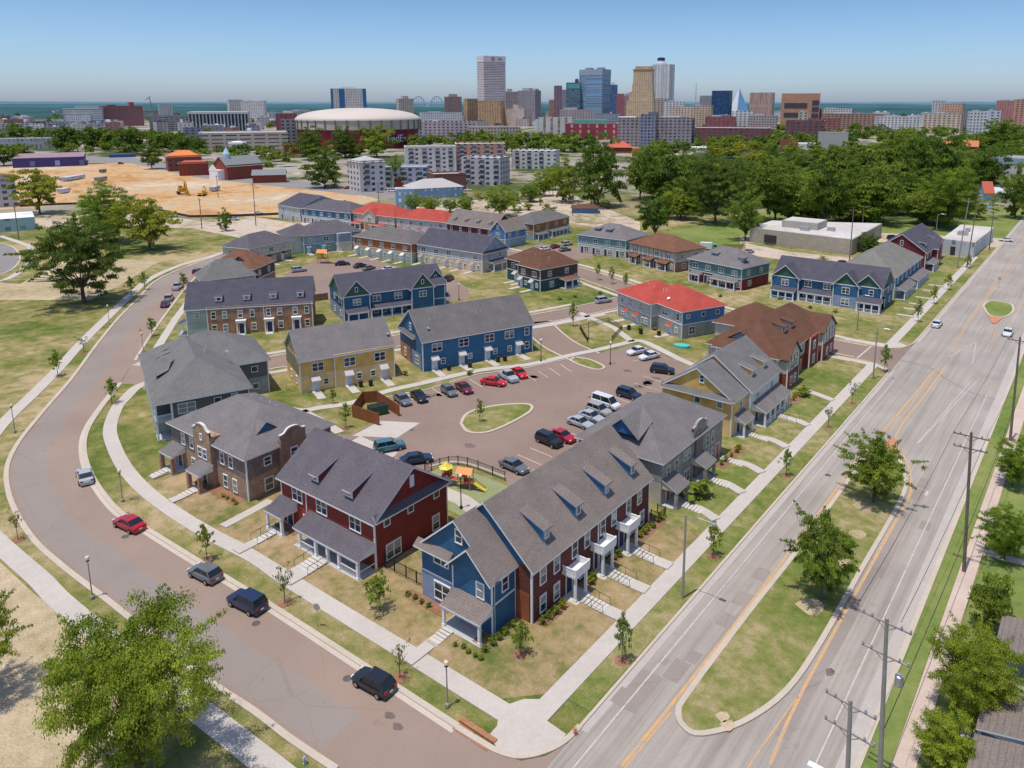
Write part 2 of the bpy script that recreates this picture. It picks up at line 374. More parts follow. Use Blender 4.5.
def comb_win(w,h):
    k=(round(w,2),round(h,2))
    if k not in _cw:
        f=MB(); t=.09
        f.box(-w/2-t,-.08,-h/2-t,w/2+t,.0,-h/2); f.box(-w/2-t,-.08,h/2,w/2+t,.0,h/2+t); f.box(-w/2-t,-.08,-h/2,-w/2,.0,h/2); f.box(w/2,-.08,-h/2,w/2+t,.0,h/2)
        f.face([(-w/2,-.03,-h/2),(w/2,-.03,-h/2),(w/2,-.03,h/2),(-w/2,-.03,h/2)],1); _cw[k]=f.mesh('window',[WHITE,GLASS])
    return _cw[k]
# ================================================================== ground, roads, paths
def project_z(x,y,py):
    # height of a point above ground position (x,y) seen at picture row py
    Y=-x*sA+y*cA; k=(CY-py)/FL
    return HC+Y*(k*math.cos(PT)-math.sin(PT))/(math.cos(PT)+k*math.sin(PT))
def flat(name,poly,z,mat,kind='structure'):
    a=sum(poly[k][0]*poly[(k+1)%len(poly)][1]-poly[(k+1)%len(poly)][0]*poly[k][1] for k in range(len(poly)))
    if a<0: poly=poly[::-1]
    o=MB().face([(p[0],p[1],z) for p in poly]).build(name,mat); return tag(o,kind=kind)
def ground_material():
    n=N('ground_grass',.98,.05); v=n.coord('Object'); x,y,z=n.xyz(v)
    a=n.noise(.035,6,v,.62); b=n.noise(.35,5,v,.65); c=n.noise(5,3,v)
    m=n.math('ADD',n.math('MULTIPLY',a,.62),n.math('MULTIPLY',b,.38))
    near=n.ramp(m,[(.4,(.085,.12,.025)),(.46,(.155,.165,.045)),(.52,(.25,.21,.085)),(.59,(.39,.3,.17))])
    near=n.mix(1.0,near,n.ramp(c,[(.3,(.78,)*3),(.7,(1.2,)*3)]),'MULTIPLY')
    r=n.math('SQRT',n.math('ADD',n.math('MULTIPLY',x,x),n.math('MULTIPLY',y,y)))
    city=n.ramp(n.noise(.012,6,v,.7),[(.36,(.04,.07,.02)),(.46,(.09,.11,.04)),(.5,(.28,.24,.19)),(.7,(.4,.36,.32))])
    far=n.ramp(n.noise(.0012,6,v,.7),[(.35,(.015,.05,.04)),(.55,(.03,.075,.05)),(.65,(.08,.16,.07))])  # blue-green far out: aerial haze painted into the ground colour
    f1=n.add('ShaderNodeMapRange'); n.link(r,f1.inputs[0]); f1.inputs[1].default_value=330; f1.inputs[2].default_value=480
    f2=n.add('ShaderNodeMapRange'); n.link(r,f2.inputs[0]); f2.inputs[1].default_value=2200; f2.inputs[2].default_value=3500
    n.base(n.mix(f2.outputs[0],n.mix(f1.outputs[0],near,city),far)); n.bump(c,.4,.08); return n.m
def asphalt(name,c,var=.12,crack=.0,streak=True,axis='y'):
    n=N(name,.92,.12); v=n.coord('Object'); x,y,z=n.xyz(v)
    big=n.noise(.09,5,v,.6); fine=n.noise(7,2,v); 
    cc=n.ramp(big,[(.3,sc(c,1-var)),(.5,c),(.7,sc(c,1+var))])
    if streak:
        cb=n.add('ShaderNodeCombineXYZ'); n.link(n.math('MULTIPLY',x,1.2),cb.inputs[0]); n.link(n.math('MULTIPLY',y,.035),cb.inputs[1])
        s_=n.noise(1,4,cb.outputs[0]); cc=n.mix(1.0,cc,n.ramp(s_,[(.3,(.86,.85,.84)),(.42,(.97,.96,.95)),(.7,(1.09,1.09,1.09))]),'MULTIPLY')
        s2=n.add('ShaderNodeCombineXYZ'); n.link(n.math('MULTIPLY',x,3.5),s2.inputs[0]); n.link(n.math('MULTIPLY',y,.05),s2.inputs[1]); cc=n.mix(1.0,cc,n.ramp(n.noise(1,3,s2.outputs[0]),[(.35,(.9,.88,.86)),(.5,(1,1,1)),(.7,(1.06,1.06,1.06))]),'MULTIPLY')
    cc=n.mix(1.0,cc,n.ramp(fine,[(.3,(.94,)*3),(.7,(1.05,)*3)]),'MULTIPLY')
    # tar seams
    vo=n.add('ShaderNodeTexVoronoi',feature='DISTANCE_TO_EDGE'); n.link(n.mix(.08,v,n.add('ShaderNodeTexNoise').outputs['Color']),vo.inputs['Vector']); vo.inputs['Scale'].default_value=.11
    cr=n.math('MULTIPLY',n.math('LESS_THAN',vo.outputs['Distance'],.004+.001*crack),crack*.45)
    st=n.math('MULTIPLY',n.math('GREATER_THAN',n.noise(.5,3,v),.68),.35)
    cc=n.mix(cr,cc,sc(c,.45)); cc=n.mix(st,cc,sc(c,.7)); n.base(cc); n.bump(fine,.2,.02); return n.m
A_STREET=asphalt('street_asphalt',(.285,.21,.165),.09,.2,False); A_AVE=asphalt('avenue_concrete_asphalt',(.325,.288,.25),.12,.25); A_LOT=asphalt('car_park_asphalt',(.25,.18,.145),.1,.2,False); A_OLD=asphalt('patched_asphalt',(.28,.235,.205),.15,.5,False); A_GREY=asphalt('grey_asphalt',(.24,.22,.21),.1,.3,False)
KERB=groundmat('kerb_concrete',[(.3,(.43,.36,.28)),(.7,(.53,.455,.37))],.2,1.5,5,.9,.2,gr=.05); WALK=groundmat('path_concrete',[(.3,(.43,.38,.33)),(.7,(.52,.465,.41))],.15,.9,4,.9,.15,gr=.05); WALKP=groundmat('pinkish_path',[(.3,(.45,.34,.27)),(.7,(.56,.45,.37))],.15,.9,4,.9,.2,gr=.05)
GRN=groundmat('lawn_green',[(.36,(.085,.125,.022)),(.46,(.145,.17,.04)),(.52,(.215,.2,.07)),(.6,(.33,.26,.14))],.06,.6,6,gr=.16); GRNV=groundmat('lush_lawn',[(.35,(.1,.15,.03)),(.5,(.17,.21,.055)),(.68,(.25,.25,.09))],.06,.5,6,gr=.14)
DRY=groundmat('dry_soil',[(.32,(.13,.15,.05)),(.42,(.34,.27,.15)),(.6,(.5,.39,.26)),(.75,(.56,.45,.32))],.05,.5,5); DIRT=groundmat('bare_earth',[(.38,(.34,.18,.075)),(.45,(.47,.265,.115)),(.5,(.52,.34,.17)),(.54,(.42,.33,.23)),(.59,(.55,.41,.26)),(.65,(.56,.47,.37))],.018,.12,2,gr=.25); MULCH=groundmat('mulch',[(.3,(.2,.1,.06)),(.7,(.34,.18,.11))],.3,2,8); PINK=groundmat('pale_gravel_road',[(.4,(.2,.19,.08)),(.455,(.4,.31,.22)),(.54,(.5,.42,.34)),(.61,(.47,.32,.19))],.03,.2,2)
TURF=groundmat('play_turf',[(.3,(.21,.245,.11)),(.7,(.28,.29,.15))],.2,1,6)
def paint(name,c,under,wear=.5):
    n=N(name,.8,.1); v=n.coord('Object'); f=n.noise(1.6,5,v,.7); n.base(n.mix(n.ramp(f,[(wear-.12,(0,0,0)),(wear+.12,(1,1,1))]),c,under)); return n.m
P_ORG=paint('faded_orange_paint',(.62,.33,.1),(.36,.3,.25),.52); P_WHT=paint('faded_white_paint',(.5,.46,.42),(.36,.32,.285),.58); P_LOT=paint('stall_paint',(.6,.52,.46),(.26,.2,.18),.6)
g=MB().face([(-30000,-8000,0),(30000,-8000,0),(30000,40000,0),(-30000,40000,0)]).build('ground',ground_material()); tag(g,kind='structure')
# ---- curved street
inner=GP([(456,728.5),(268.5,606),(190,558),(150,533),(117.5,512),(97.5,488),(86,465.5),(83,445),(87.5,428),(99,410),(112.5,392.5),(120,383)])
inner2=GP([(134,361),(150,335),(170,307.5),(185,288),(198,275),(211,267.5),(225,258)])
outer=GP([(338,768),(293,738),(256,710),(212,681),(155,636),(110,600),(87,583),(62.5,564),(37.5,541.5),(20,516),(10,491),(9,466),(21,441),(45,411),(72.5,379),(97.5,345),(120,317.5),(140,297.5),(155,282),(178,270.5),(212,258),(232,250)])
inner=smoothline(inner,4); outer=smoothline(outer,4); inner2=smoothline(inner2,3)
corner=GP([(486,746),(530,761)]); 
flat('curved_street',[(-29.36,10),(-29.36,44)]+GP([(568,743),(546,756),(521,761),(499,755)])+inner+inner2+outer[::-1]+[(-58.5,10)],.02,A_STREET)
k=MB(); strip(k,smoothline(GP([(581,727),(566,742),(545,753),(520,758),(498,753),(478,742),(456,728.5)]),4),.5,0,.13,off=-.1); strip(k,inner,.55,0,.13,off=-.2); strip(k,inner2,.55,0,.13,off=-.2); strip(k,outer+[] ,.6,0,.13,off=.2); tag(k.build('kerb',KERB),kind='structure')
# paving colour change of the middle of the street
mid=[((a[0]+b[0])/2,(a[1]+b[1])/2) for a,b in zip(inner[:44],inner[:44])]
# greyer resurfaced lane on the outer side
def offs(pts,w):
    out=[]
    for i,p in enumerate(pts):
        a=pts[max(0,i-1)]; b=pts[min(len(pts)-1,i+1)]; dx,dy=b[0]-a[0],b[1]-a[1]; l=math.hypot(dx,dy) or 1; out.append((p[0]+dy/l*w,p[1]-dx/l*w))
    return out
lane=MB(); oa=offs(outer,.5); ob=offs(outer,4.6)
for i in range(2,len(outer)-1): lane.face([(oa[i][0],oa[i][1],.0232),(ob[i][0],ob[i][1],.0232),(ob[i+1][0],ob[i+1][1],.0232),(oa[i+1][0],oa[i+1][1],.0232)])
tag(lane.build('street_lane',asphalt('grey_lane_asphalt',(.265,.22,.19),.08,.3,False)),kind='structure')
gp=MB(); strip(gp,inner,.5,.02,.026,off=.32); tag(gp.build('gutter',groundmat('gutter_concrete_street',[(.3,(.46,.38,.31)),(.7,(.54,.46,.38))],.1,.7,4,gr=.05)),kind='structure')
# ---- sidewalks
w1=smoothline(GP([(540,735),(416,658.5),(293.5,583.5),(256,558),(212,535.5),(175,513),(145,490.5),(125,468),(113.5,445.5),(110,428),(117,408),(125,399),(136,388),(150,382)]),4)
w2=smoothline(GP([(136,366),(150,358),(160,344),(175,320),(186,305),(198,286),(212,274),(226,266)]),4)
w3=smoothline(GP([(235,248),(210,257),(180,265.5),(150,279),(132,294),(110,315),(82.5,342),(57.5,370),(32.5,395),(0,427),(-28,470),(-30,500),(-14,530),(15,558),(40,580),(60,601),(100,634),(160,680),(225,731),(268,765),(330,815)]),4)
w4=smoothline(GP([(-30,275),(0,281),(22,270),(34,257),(30,247),(18,242),(0,236)]),4)
s=MB(); strip(s,w1,1.9,0,.09); strip(s,w2,1.7,0,.09); strip(s,w3,2.1,0,.085); strip(s,w4,2.0,0,.085); tag(s.build('sidewalk',WALK),kind='structure')
flat('turning_circle',GP([(-40,240),(0,243),(14,248),(20,258),(14,268),(0,275),(-40,285)]),.02,A_GREY)
kk=MB(); strip(kk,smoothline(GP([(-30,240),(0,243),(14,248),(20,258),(14,268),(0,275),(-30,284)]),3),.5,0,.12); tag(kk.build('kerb',KERB),kind='structure')
# ---- avenue
AX0,AX1=-29.35,-10.45
flat('avenue',[(AX0,-60),(AX1,-60),(AX1,900),(AX0,900)],.02,A_AVE)
def fil(cx,cy,r,a0,a1,n=8): return [(cx+r*math.cos(R(a0+(a1-a0)*i/n)),cy+r*math.sin(R(a0+(a1-a0)*i/n))) for i in range(n+1)]
k=MB()
strip(k,[(AX0-.1,43.5+i*2) for i in range(0,53)]+[(-29.6,149.3),(-31,151),(-33,152)],.28,0,.14)
strip(k,[(-37,163.5),(-33,163.6),(-30.6,166),(-29.55,170)]+[(AX0-.1,174+i*6) for i in range(0,40)],.28,0,.14)
strip(k,[(AX1+.2,-30+i*4) for i in range(0,60)],.5,0,.14)
tag(k.build('kerb',KERB),kind='structure')
# gutter pan (pale strip along the kerb)
s=MB(); strip(s,[(AX0+.35,44),(AX0+.35,150)],.7,.02,.026); strip(s,[(AX0+.35,172),(AX0+.35,420)],.7,.02,.026); strip(s,[(AX1-.6,-20),(AX1-.6,420)],1.1,.02,.026); tag(s.build('gutter',groundmat('gutter_concrete',[(.3,(.38,.33,.29)),(.7,(.46,.41,.37))],.1,.7,4,gr=.05)),kind='structure')
# sidewalks of the avenue
s=MB(); wy=[(-32.9,40)]+[(-32.9,42+i*6) for i in range(0,18)]+[(-32.9,150.5)]
strip(s,wy,1.9,0,.1); strip(s,[(-33.2,166)]+[(-33.2,170+i*6) for i in range(20)],1.9,0,.1)
c1=GP([(480,716),(512,711)]) 
s.prism(GP([(548,700),(546,721),(566,735),(561,744),(544,752),(521,757),(500,752),(488,737),(497,727),(500,708),(524,700)]),0,.105)
s.prism([(-34,150.2),(-31.8,150.2),(-30.2,148.8),(-29.9,149.8),(-33,152),(-40,152.3),(-40,151)],0,.104); s.prism([(-29.9,167.6),(-31.0,165.2),(-33,163.9),(-42,163.9),(-42,165.5),(-34,166.4),(-32,169)],0,.104)
tag(s.build('sidewalk',WALK),kind='structure')
sr=MB(); strip(sr,[(-7.4,-20+i*6) for i in range(40)],1.6,0,.09); strip(sr,[(-6.6,92),(-1.5,92.4)],1.2,0,.088); strip(sr,[(-6.6,71.5),(-1.5,71.5)],1.2,0,.088); tag(sr.build('sidewalk',WALKP),kind='structure')
flat('verge',[(-10,-20),(-8.25,-20),(-8.25,230),(-10,230)],.03,GRNV); flat('verge',[(-31.95,46),(-29.75,46),(-29.75,148),(-31.95,148)],.03,GRN); flat('verge',[(-32.2,171),(-29.8,174),(-29.8,290),(-32.2,290)],.03,GRN); flat('yard',[(-6.5,-20),(40,-20),(40,150),(-6.5,150)],.012,GRNV)
# ramp tread plates at the corner (rusty inlet)
(i0x,i0y),(i1x,i1y)=G(459,722),G(494,745); il=math.hypot(i1x-i0x,i1y-i0y); b=MB(); b.box(0,0,.02,il,.45,.22); b.box(.05,-.85,.03,il*.46,-.08,.06); b.box(il*.54,-.85,.03,il-.05,-.08,.06)
tag(b.build('storm_drain',groundmat('rusty_iron',[(.3,(.3,.13,.07)),(.7,(.42,.2,.11))],1,3,8),None,(i0x,i0y,0),math.atan2(i1y-i0y,i1x-i0x)),'rust-orange kerb storm drain inlet with two gratings at the street corner','storm drain')
# ---- median islands
isl=smoothline([(-23.2,114),(-23.6,100),(-23.6,80),(-23.9,66),(-24.0,53),(-23.7,50.3),(-22.6,49.2),(-21.2,49.4),(-19,52.5),(-17.3,58),(-16.8,66),(-16.8,80),(-16.7,96),(-17.2,104),(-19.4,110.5),(-21.8,115.5),(-23.2,114)],4)
def island(poly,mat,name='median'):
    c=(sum(p[0] for p in poly)/len(poly),sum(p[1] for p in poly)/len(poly))
    flat(name,poly,.16,mat); kb=MB(); strip(kb,poly,.5,0,.17); tag(kb.build('kerb',KERB),kind='structure')
island(isl,GRN)
isl2=smoothline([(-22.0,214),(-19.6,205),(-16.6,205),(-15.4,212),(-16.4,219.5),(-19,221),(-21.5,220),(-22.0,214)],3); island(isl2,GRNV)
flat('island_nose',[(-19.8,204.4),(-16.6,204.4),(-17.4,197.5),(-18.2,197.5)],.15,plain('red_pavers',(.5,.2,.12),.8,.15)); flat('island_nose',[(-22.6,113.5),(-20.6,112.5),(-21.3,117.5),(-22.2,117.5)],.19,plain('red_pavers',(.5,.2,.12),.8,.15))
# ---- avenue markings
m=MB()
strip(m,smoothline([(-24.8,43),(-24.5,54),(-24.3,66),(-24.2,90),(-24.1,112),(-23.6,125),(-22.6,155)],3),.3,.03,.034); strip(m,smoothline([(-15.7,50),(-16.2,60),(-16.1,90),(-16.2,102),(-18.6,111),(-21.8,119),(-21.6,140),(-21.4,158)],3),.28,.03,.034)
strip(m,smoothline([(-24.5,34),(-24.5,43),(-24.2,50)],3),.16,.03,.0345); strip(m,[(-17.2,42),(-16.9,50),(-16.3,58)],.13,.03,.034)
for a in (0,.45): strip(m,[(-22.6+a,172),(-23.0+a,250),(-23+a,420)],.14,.03,.034)
strip(m,[(-15.0,190),(-14.2,230),(-14.2,420)],.14,.03,.034); strip(m,[(-16.2,181),(-17.3,200)],.14,.03,.034)
strip(m,[(-22.9,120),(-22.1,158)],.14,.03,.0352)
tag(m.build('lane_marking',P_ORG),kind='structure')
m=MB(); strip(m,[(-27.7,36),(-27.6,146)],.13,.03,.034); strip(m,[(-12.9,20),(-12.9,146)],.13,.03,.034)
for a in ((-18.6,118,-16.2,152),(-18.5,118,-15.4,153)): strip(m,[(a[0],a[1]),(a[2],a[3])],.12,.03,.0338)
for a in ((-21.8,165,-19,180),(-19,180,-17.4,163)): strip(m,[(a[0],a[1]),(a[2],a[3])],.12,.03,.0338)
strip(m,[(-36.5,153.2),(-36.2,162.8)],.35,.03,.034); strip(m,[(-32,35),(-30.4,37.8)],.3,.03,.0341)
for x,y,l in ((-14.6,102,1.4),): m.box(x,y,.03,x+.35,y+l,.0345)
tag(m.build('lane_marking',P_WHT),kind='structure')
# asphalt patches and stains
m=MB()
for x,y,w,l in ((-26.0,62.5,1.5,2.2),(-26,66.5,1.5,2.4),(-26,71.8,1.4,2.2),(-26.2,56.2,1.2,1.6),(-26.8,53.2,1.5,2.8),(-27.9,54.5,.7,.9),(-28.6,50.0,2.0,3),(-15.9,100,1.2,3),(-15.9,104,1.2,3),(-13.6,93,1.2,2.2),(-15.6,80,1.0,5.5),(-29,48,2.4,2)): m.box(x,y,.022,x+w,y+l,.0325)
strip(m,[(-15.9,53),(-15.55,70),(-15.5,96)],1.0,.02,.031)
strip(m,smoothline([(-29.2,157),(-24,156),(-20,151),(-15,146),(-11.5,145)],4),.6,.02,.0313)
tag(m.build('road_patch',A_OLD),kind='structure')
m=MB(); m.prism([(-14.9+.35*math.cos(a*.9)*(1+.4*(a%2)),62.6+.4*math.sin(a*.9)*(1+.3*(a%3))) for a in range(7)],.02,.036); 
for x,y in ((-54,41.4),(-42.8,35.6),(-41.4,35.2),(-74,37.0),(-93,37.5),(-96,40)): m.prism([(x+.5*math.cos(a*.9)*(1+.4*(a%2)),y+.25*math.sin(a*.9)*(1+.3*(a%3))) for a in range(7)],.02,.0233)
tag(m.build('oil_stain',plain('oil_stain_dark',(.15,.115,.1),.9,.3)),kind='structure')
m=MB()
for x,y,r in ((-19.2,70.5,1.2),(-20.2,94,1.0),(-19.0,87,.9),(-18.6,80,.8),(-20.5,52,.5),(-19.8,51.4,.5)): m.prism([(x+r*math.cos(a*.7)*(1+.25*(a%2)),y+r*math.sin(a*.7)*(1+.2*(a%3))) for a in range(9)],.16,.172)
tag(m.build('bare_soil',DRY),kind='structure')
# ---- raised front lawns
def pad(B,T,z,mat):
    m=MB(); n=len(B); m.face([(p[0],p[1],z) for p in T])
    for i in range(n): j=(i+1)%n; m.face([(B[i][0],B[i][1],.01),(B[j][0],B[j][1],.01),(T[j][0],T[j][1],z),(T[i][0],T[i][1],z)])
    tag(m.build('front_lawn',mat),kind='structure')
GRNB=groundmat('front_lawn_grass',[(.36,(.1,.125,.03)),(.43,(.175,.16,.055)),(.49,(.27,.205,.095)),(.6,(.38,.27,.155))],.09,.6,6,gr=.14)
pad([(-98,44.2),(-88,41.9),(-75,41.2),(-37.5,41.7),(-33.95,45.2),(-33.95,76),(-52.5,76),(-52.5,60.5),(-98,60.5)],[(-97,46.5),(-88,45),(-75,44.4),(-39,44.4),(-36.6,46.8),(-36.6,76),(-51.5,76),(-51.5,59),(-97,59)],.2,GRNB)
pad([(-33.95,76),(-33.95,148),(-52.5,148),(-52.5,76)],[(-36.6,76),(-36.6,146),(-51.5,146),(-51.5,76)],.2,GRN)
pad([(-70,182),(-34.2,182),(-34.2,280),(-60,280),(-60,206),(-70,206)],[(-69,185),(-37,185),(-37,278),(-59,278),(-59,205),(-69,205)],.18,GRN)
# planting beds
m=MB()
for a in ((-39.9,51.8,-38.7,56.0),(-39.9,59.6,-38.8,61.2),(-39.9,65,-38.8,66.6),(-40,70.4,-38.4,76.5),(-43.2,46.2,-41.5,48.3),(-53.5,46.9,-47.9,48.2),(-76,46.8,-72,48.0),(-94,46.4,-84,48.0),(-39.9,121.4,-38.2,127),(-39.7,93,-38.4,101)): m.box(a[0],a[1],.1,a[2],a[3],.24)
tag(m.build('planting_bed',MULCH),kind='structure')
# front paths
p=MB()
for y in (57.7,62.9,68.1): strip(p,[(-38.2,y),(-33.7,y)],1.5,0,.23)
for y in (80.6,88.7,95.6,105.5,115.1,128): strip(p,smoothline([(-38.6,y+1.2 if y==128 else y),(-36.5,y+.5),(-33.7,y-.6)],3),1.4,0,.23)
for y in (192,199,205,213,222,230): strip(p,[(-37.5,y),(-33.7,y)],1.1,0,.3)
for x,y0,y1 in ((-65.5,41.0,44.6),(-74.5,41.0,44.4),(-46.1,40.6,43.6),(-99.8,43.8,46.6),(-91.5,42.2,45.6)): strip(p,[(x,y0),(x,y1+.9)],2.4 if x==-65.5 else 1.3,0,.23)
strip(p,[(-80.6,43.0),(-81.3,50)],1.3,0,.23)
tag(p.build('front_path',WALK),kind='structure')
# ---- inner streets
def road(name,pts,w,mat,kerb=True,z=.02):
    pts=smoothline(pts,5); s=MB(); strip(s,pts,w,0,z); tag(s.build(name,mat),kind='structure')
    if kerb:
        k=MB(); strip(k,pts,.45,0,.12,off=w/2+.2); strip(k,pts,.45,0,.12,off=-w/2-.2); tag(k.build('kerb',KERB),kind='structure')
    return pts
flat('side_street_mouth',GP([(121,384),(134,360),(152,352),(150,392),(132,384)]),.024,A_STREET)
road('inner_street',[(-138,62),(-133,71),(-127,84),(-121,100),(-113,121),(-105,137),(-100,152),(-97,165)],7.2,A_LOT,z=.021)
cpts=road('side_street',[(-230,204),(-200,200),(-165,194.5),(-129,186),(-106,177),(-91,171.5),(-60,162.5),(-44,158.5),(-37,158)],8.6,A_LOT,z=.019)
flat('side_street_mouth',[(-38,153.6),(-33,153.4),(-30.4,151.4),(-29.3,149.3),(-29.3,169),(-30.4,165.2),(-33,163.3),(-38,162.5)],.0185,A_LOT)
s=MB(); strip(s,[(p[0],p[1]) for p in cpts],1.5,0,.09,off=7.2); strip(s,[(p[0],p[1]) for p in cpts],1.5,0,.09,off=-7.0)
bp=smoothline([(-133,71),(-127,84),(-121,100),(-113,121),(-105,137),(-100,152)],5); strip(s,bp,1.4,0,.09,off=6.0); strip(s,bp,1.4,0,.09,off=-6.0)
lotw=smoothline(GP([(268,402),(284,408),(302,411),(320,408),(352,403),(385,392),(420,384),(480,370.5),(528,365),(575,354.5),(598,350),(625,343.5),(640,341),(655,347),(680,359.5),(700,368)]),3); strip(s,lotw,1.7,0,.1)
strip(s,GP([(302,411),(326,424),(340,433)]),1.5,0,.1); strip(s,GP([(632,342),(614,328),(590,318),(580,313)]),1.6,0,.1)
strip(s,smoothline(GP([(520,330),(560,322),(640,306)]),3),1.2,0,.1)
tag(s.build('sidewalk',WALK),kind='structure')
LOT=GP([(355,434),(371,423),(384,398),(430,389),(478,374.5),(528,368),(566,359.5),(598,353.5),(636,345),(650,348),(690,368)])+[(-56.5,118),(-54.3,112),(-54.3,66)]+GP([(506,478),(480,468),(462,463),(446,463),(432,466)])+[(-67,64),(-82,62.5),(-97,62)]
flat('car_park',LOT,.022,A_LOT)
k=MB(); strip(k,smoothline(GP([(506,478),(480,468),(462,463),(446,463),(430,467)]),3),.5,0,.13); strip(k,GP([(384,398),(430,389),(478,374.5),(528,368),(566,359.5)]),.3,0,.13); tag(k.build('kerb',KERB),kind='structure')
road('inner_street',GP([(585,357),(560,345),(545,333),(535,322)]),7.0,A_LOT,z=.021)
def loop(px,mat=GRN,z=.14,name='planted_island'):
    pl=smoothline(GP(px+[px[0]]),4); flat(name,pl[:-1],z,mat); kb=MB(); strip(kb,pl,.5,0,z+.01); tag(kb.build('kerb',KERB),kind='structure')
loop([(461,424),(466,415),(480,409),(505,405),(527,404.5),(532,408),(527,414),(505,426),(485,433),(468,432)])
loop([(575,357.5),(590,360),(604,367),(598,370),(585,367),(571,361)]); 
flat('concrete_pad',GP([(352,436),(381,421),(420,423),(397,438)]),.03,WALK)
flat('concrete_pad',GP([(352,441),(360,436),(398,453),(392,458)]),.031,WALK)
m=MB()
for a,b in (((406,392),(413,400)),((432,388.5),(444,396)),((445,386),(457,394)),((469,379),(482,387)),((500,376),(512,384)),((523,373),(536,381)),((538,371),(548.5,378)),((549,368),(560,375.5)),((560.5,364.5),(571.5,372)),((517.6,454.7),(541,465)),((530,448),(552,457)),((556,428),(578,436)),((566,421),(588,430)),((612,396),(630,403)),((620,388),(645,396)),((634,383),(657,390)),((644,376),(666,384)),((632,361),(660,358)),((385,452),(398,448)),((410,465),(424,461))): strip(m,GP([a,b]),.13,.03,.034)
tag(m.build('stall_marking',P_LOT),kind='structure')
m=MB(); 
rs=random.Random(4); QS=[(470,446),(648,404),(628,371),(640,401),(652,394)]+[(rs.uniform(400,560),0) for _ in range(0)]
for q0 in (((412,402),(540,372)),((530,462),(625,402)),((636,388),(660,378))):
    for _ in range(7): t=rs.random(); QS.append((q0[0][0]+(q0[1][0]-q0[0][0])*t+rs.uniform(-6,6),q0[0][1]+(q0[1][1]-q0[0][1])*t+rs.uniform(-2,4)))
for q in QS: x,y=G(*q); m.prism([(x+.9*math.cos(a*.9)*(1+.4*(a%2)),y+.5*math.sin(a*.9)*(1+.3*(a%3))) for a in range(7)],.02,.0262)
tag(m.build('oil_stain',plain('oil_stain_dark',(.15,.115,.1),.9,.3)),kind='structure')
flat('car_park',[(-183,118),(-196,132),(-205,150),(-196,163),(-178,158),(-160,160),(-150,156),(-139,150),(-130,141),(-135,134),(-147,133),(-160,120),(-170,108)],.021,A_LOT)
flat('car_park',GP([(452,262),(540,244),(600,250),(590,258),(545,262),(480,272)]),.018,A_LOT) 
flat('car_park',GP([(745,243),(790,252),(900,262),(860,272),(800,262),(740,254)]),.018,PINK)
for x,y in ((-62,35.5),(-88,35.0),(-49,36.2),(-128,60),(-20,60.4),(-26.3,100),(-83,76),(-68,104),(-95,158)): tag(MB().lathe([(.42,0),(.42,.005)],12,(x,y,.024)).build('manhole_cover',plain('iron_cover',(.1,.09,.085),.7,.2)),kind='structure')
# playground
flat('play_lawn',GP([(405,486),(425,474),(446,468),(468,471),(503,484),(520,490),(470,520),(430,502)]),.025,TURF); s=MB(); strip(s,GP([(442,492),(462,500),(478,512)]),2.4,0,.06); tag(s.build('play_path',WALK),kind='structure')
# ---- beyond the estate
flat('bare_earth',GP([(-60,175),(0,166),(70,165),(130,163),(190,168),(230,180),(300,186),(352,196),(352,201),(300,219),(240,216),(190,217),(160,210),(120,202),(60,205),(0,210),(-60,212)]),.016,DIRT)
flat('back_road',GP([(150,214),(200,221),(250,216),(300,224),(300,232),(240,238),(190,228),(0,228),(0,216)]),.03,PINK)
flat('back_road',GP([(-60,160),(90,157),(130,157),(200,170),(300,181),(380,190),(450,200),(450,206),(380,197),(290,188),(200,178),(130,163),(90,162),(-60,168)]),.035,A_GREY)
flat('back_road',GP([(300,222),(345,206),(450,203),(560,190),(640,222),(640,232),(560,222),(500,214),(450,214),(360,226),(310,236)]),.014,PINK)
rg=random.Random(9)
m=MB()
for i in range(26):
    x,y=G(rg.uniform(60,330),rg.uniform(172,208)); r=rg.uniform(2,7); m.lathe([(r,0),(r*.75,r*.16),(r*.4,r*.28),(r*.08,r*.33)],9,(x,y,.0),sx=rg.uniform(.8,1.6))
tag(m.build('soil_mound',DIRT),kind='structure')
m=MB(); sf=GP([(20,207),(60,205),(120,203),(160,211),(190,217.5),(240,216.5),(300,214),(346,202)])
for a,b in zip(sf[:-1],sf[1:]): m.face([(a[0],a[1],0),(b[0],b[1],0),(b[0],b[1],1.1),(a[0],a[1],1.1)])
tag(m.build('silt_fence',plain('silt_fence_cloth',(.06,.05,.05),.9,.2)),'low black silt fence cloth along the near edge of the cleared lot','fence')
flat('bare_earth',GP([(322,197),(360,195),(380,200),(350,208),(325,206)]),.036,DIRT)
flat('lawn',GP([(640,236),(700,226),(760,212),(1100,205),(1100,240),(980,240),(960,238),(860,240),(760,245),(700,246)]),.013,GRNV)
flat('wood_floor_shade',GP([(662,214),(700,216),(770,208),(800,224),(880,222),(965,214),(1040,186),(1040,140),(700,150),(668,165),(655,190)]),.0145,groundmat('wood_floor_shade',[(.35,(.02,.035,.01)),(.5,(.05,.07,.02)),(.62,(.12,.13,.05))],.03,.3,3))  # dark green sheet paints the shade under the trees onto the ground
flat('back_road',GP([(740,236),(860,232),(1100,243),(1100,250),(985,247),(900,242),(740,243)]),.017,PINK)
flat('dry_soil',GP([(-40,560),(0,562),(30,590),(70,622),(110,655),(130,768),(-40,768)]),.008,DRY); flat('dry_soil',GP([(-30,280),(20,284),(60,262),(110,258),(158,262),(120,285),(90,300),(20,300),(-30,300)]),.008,DRY)
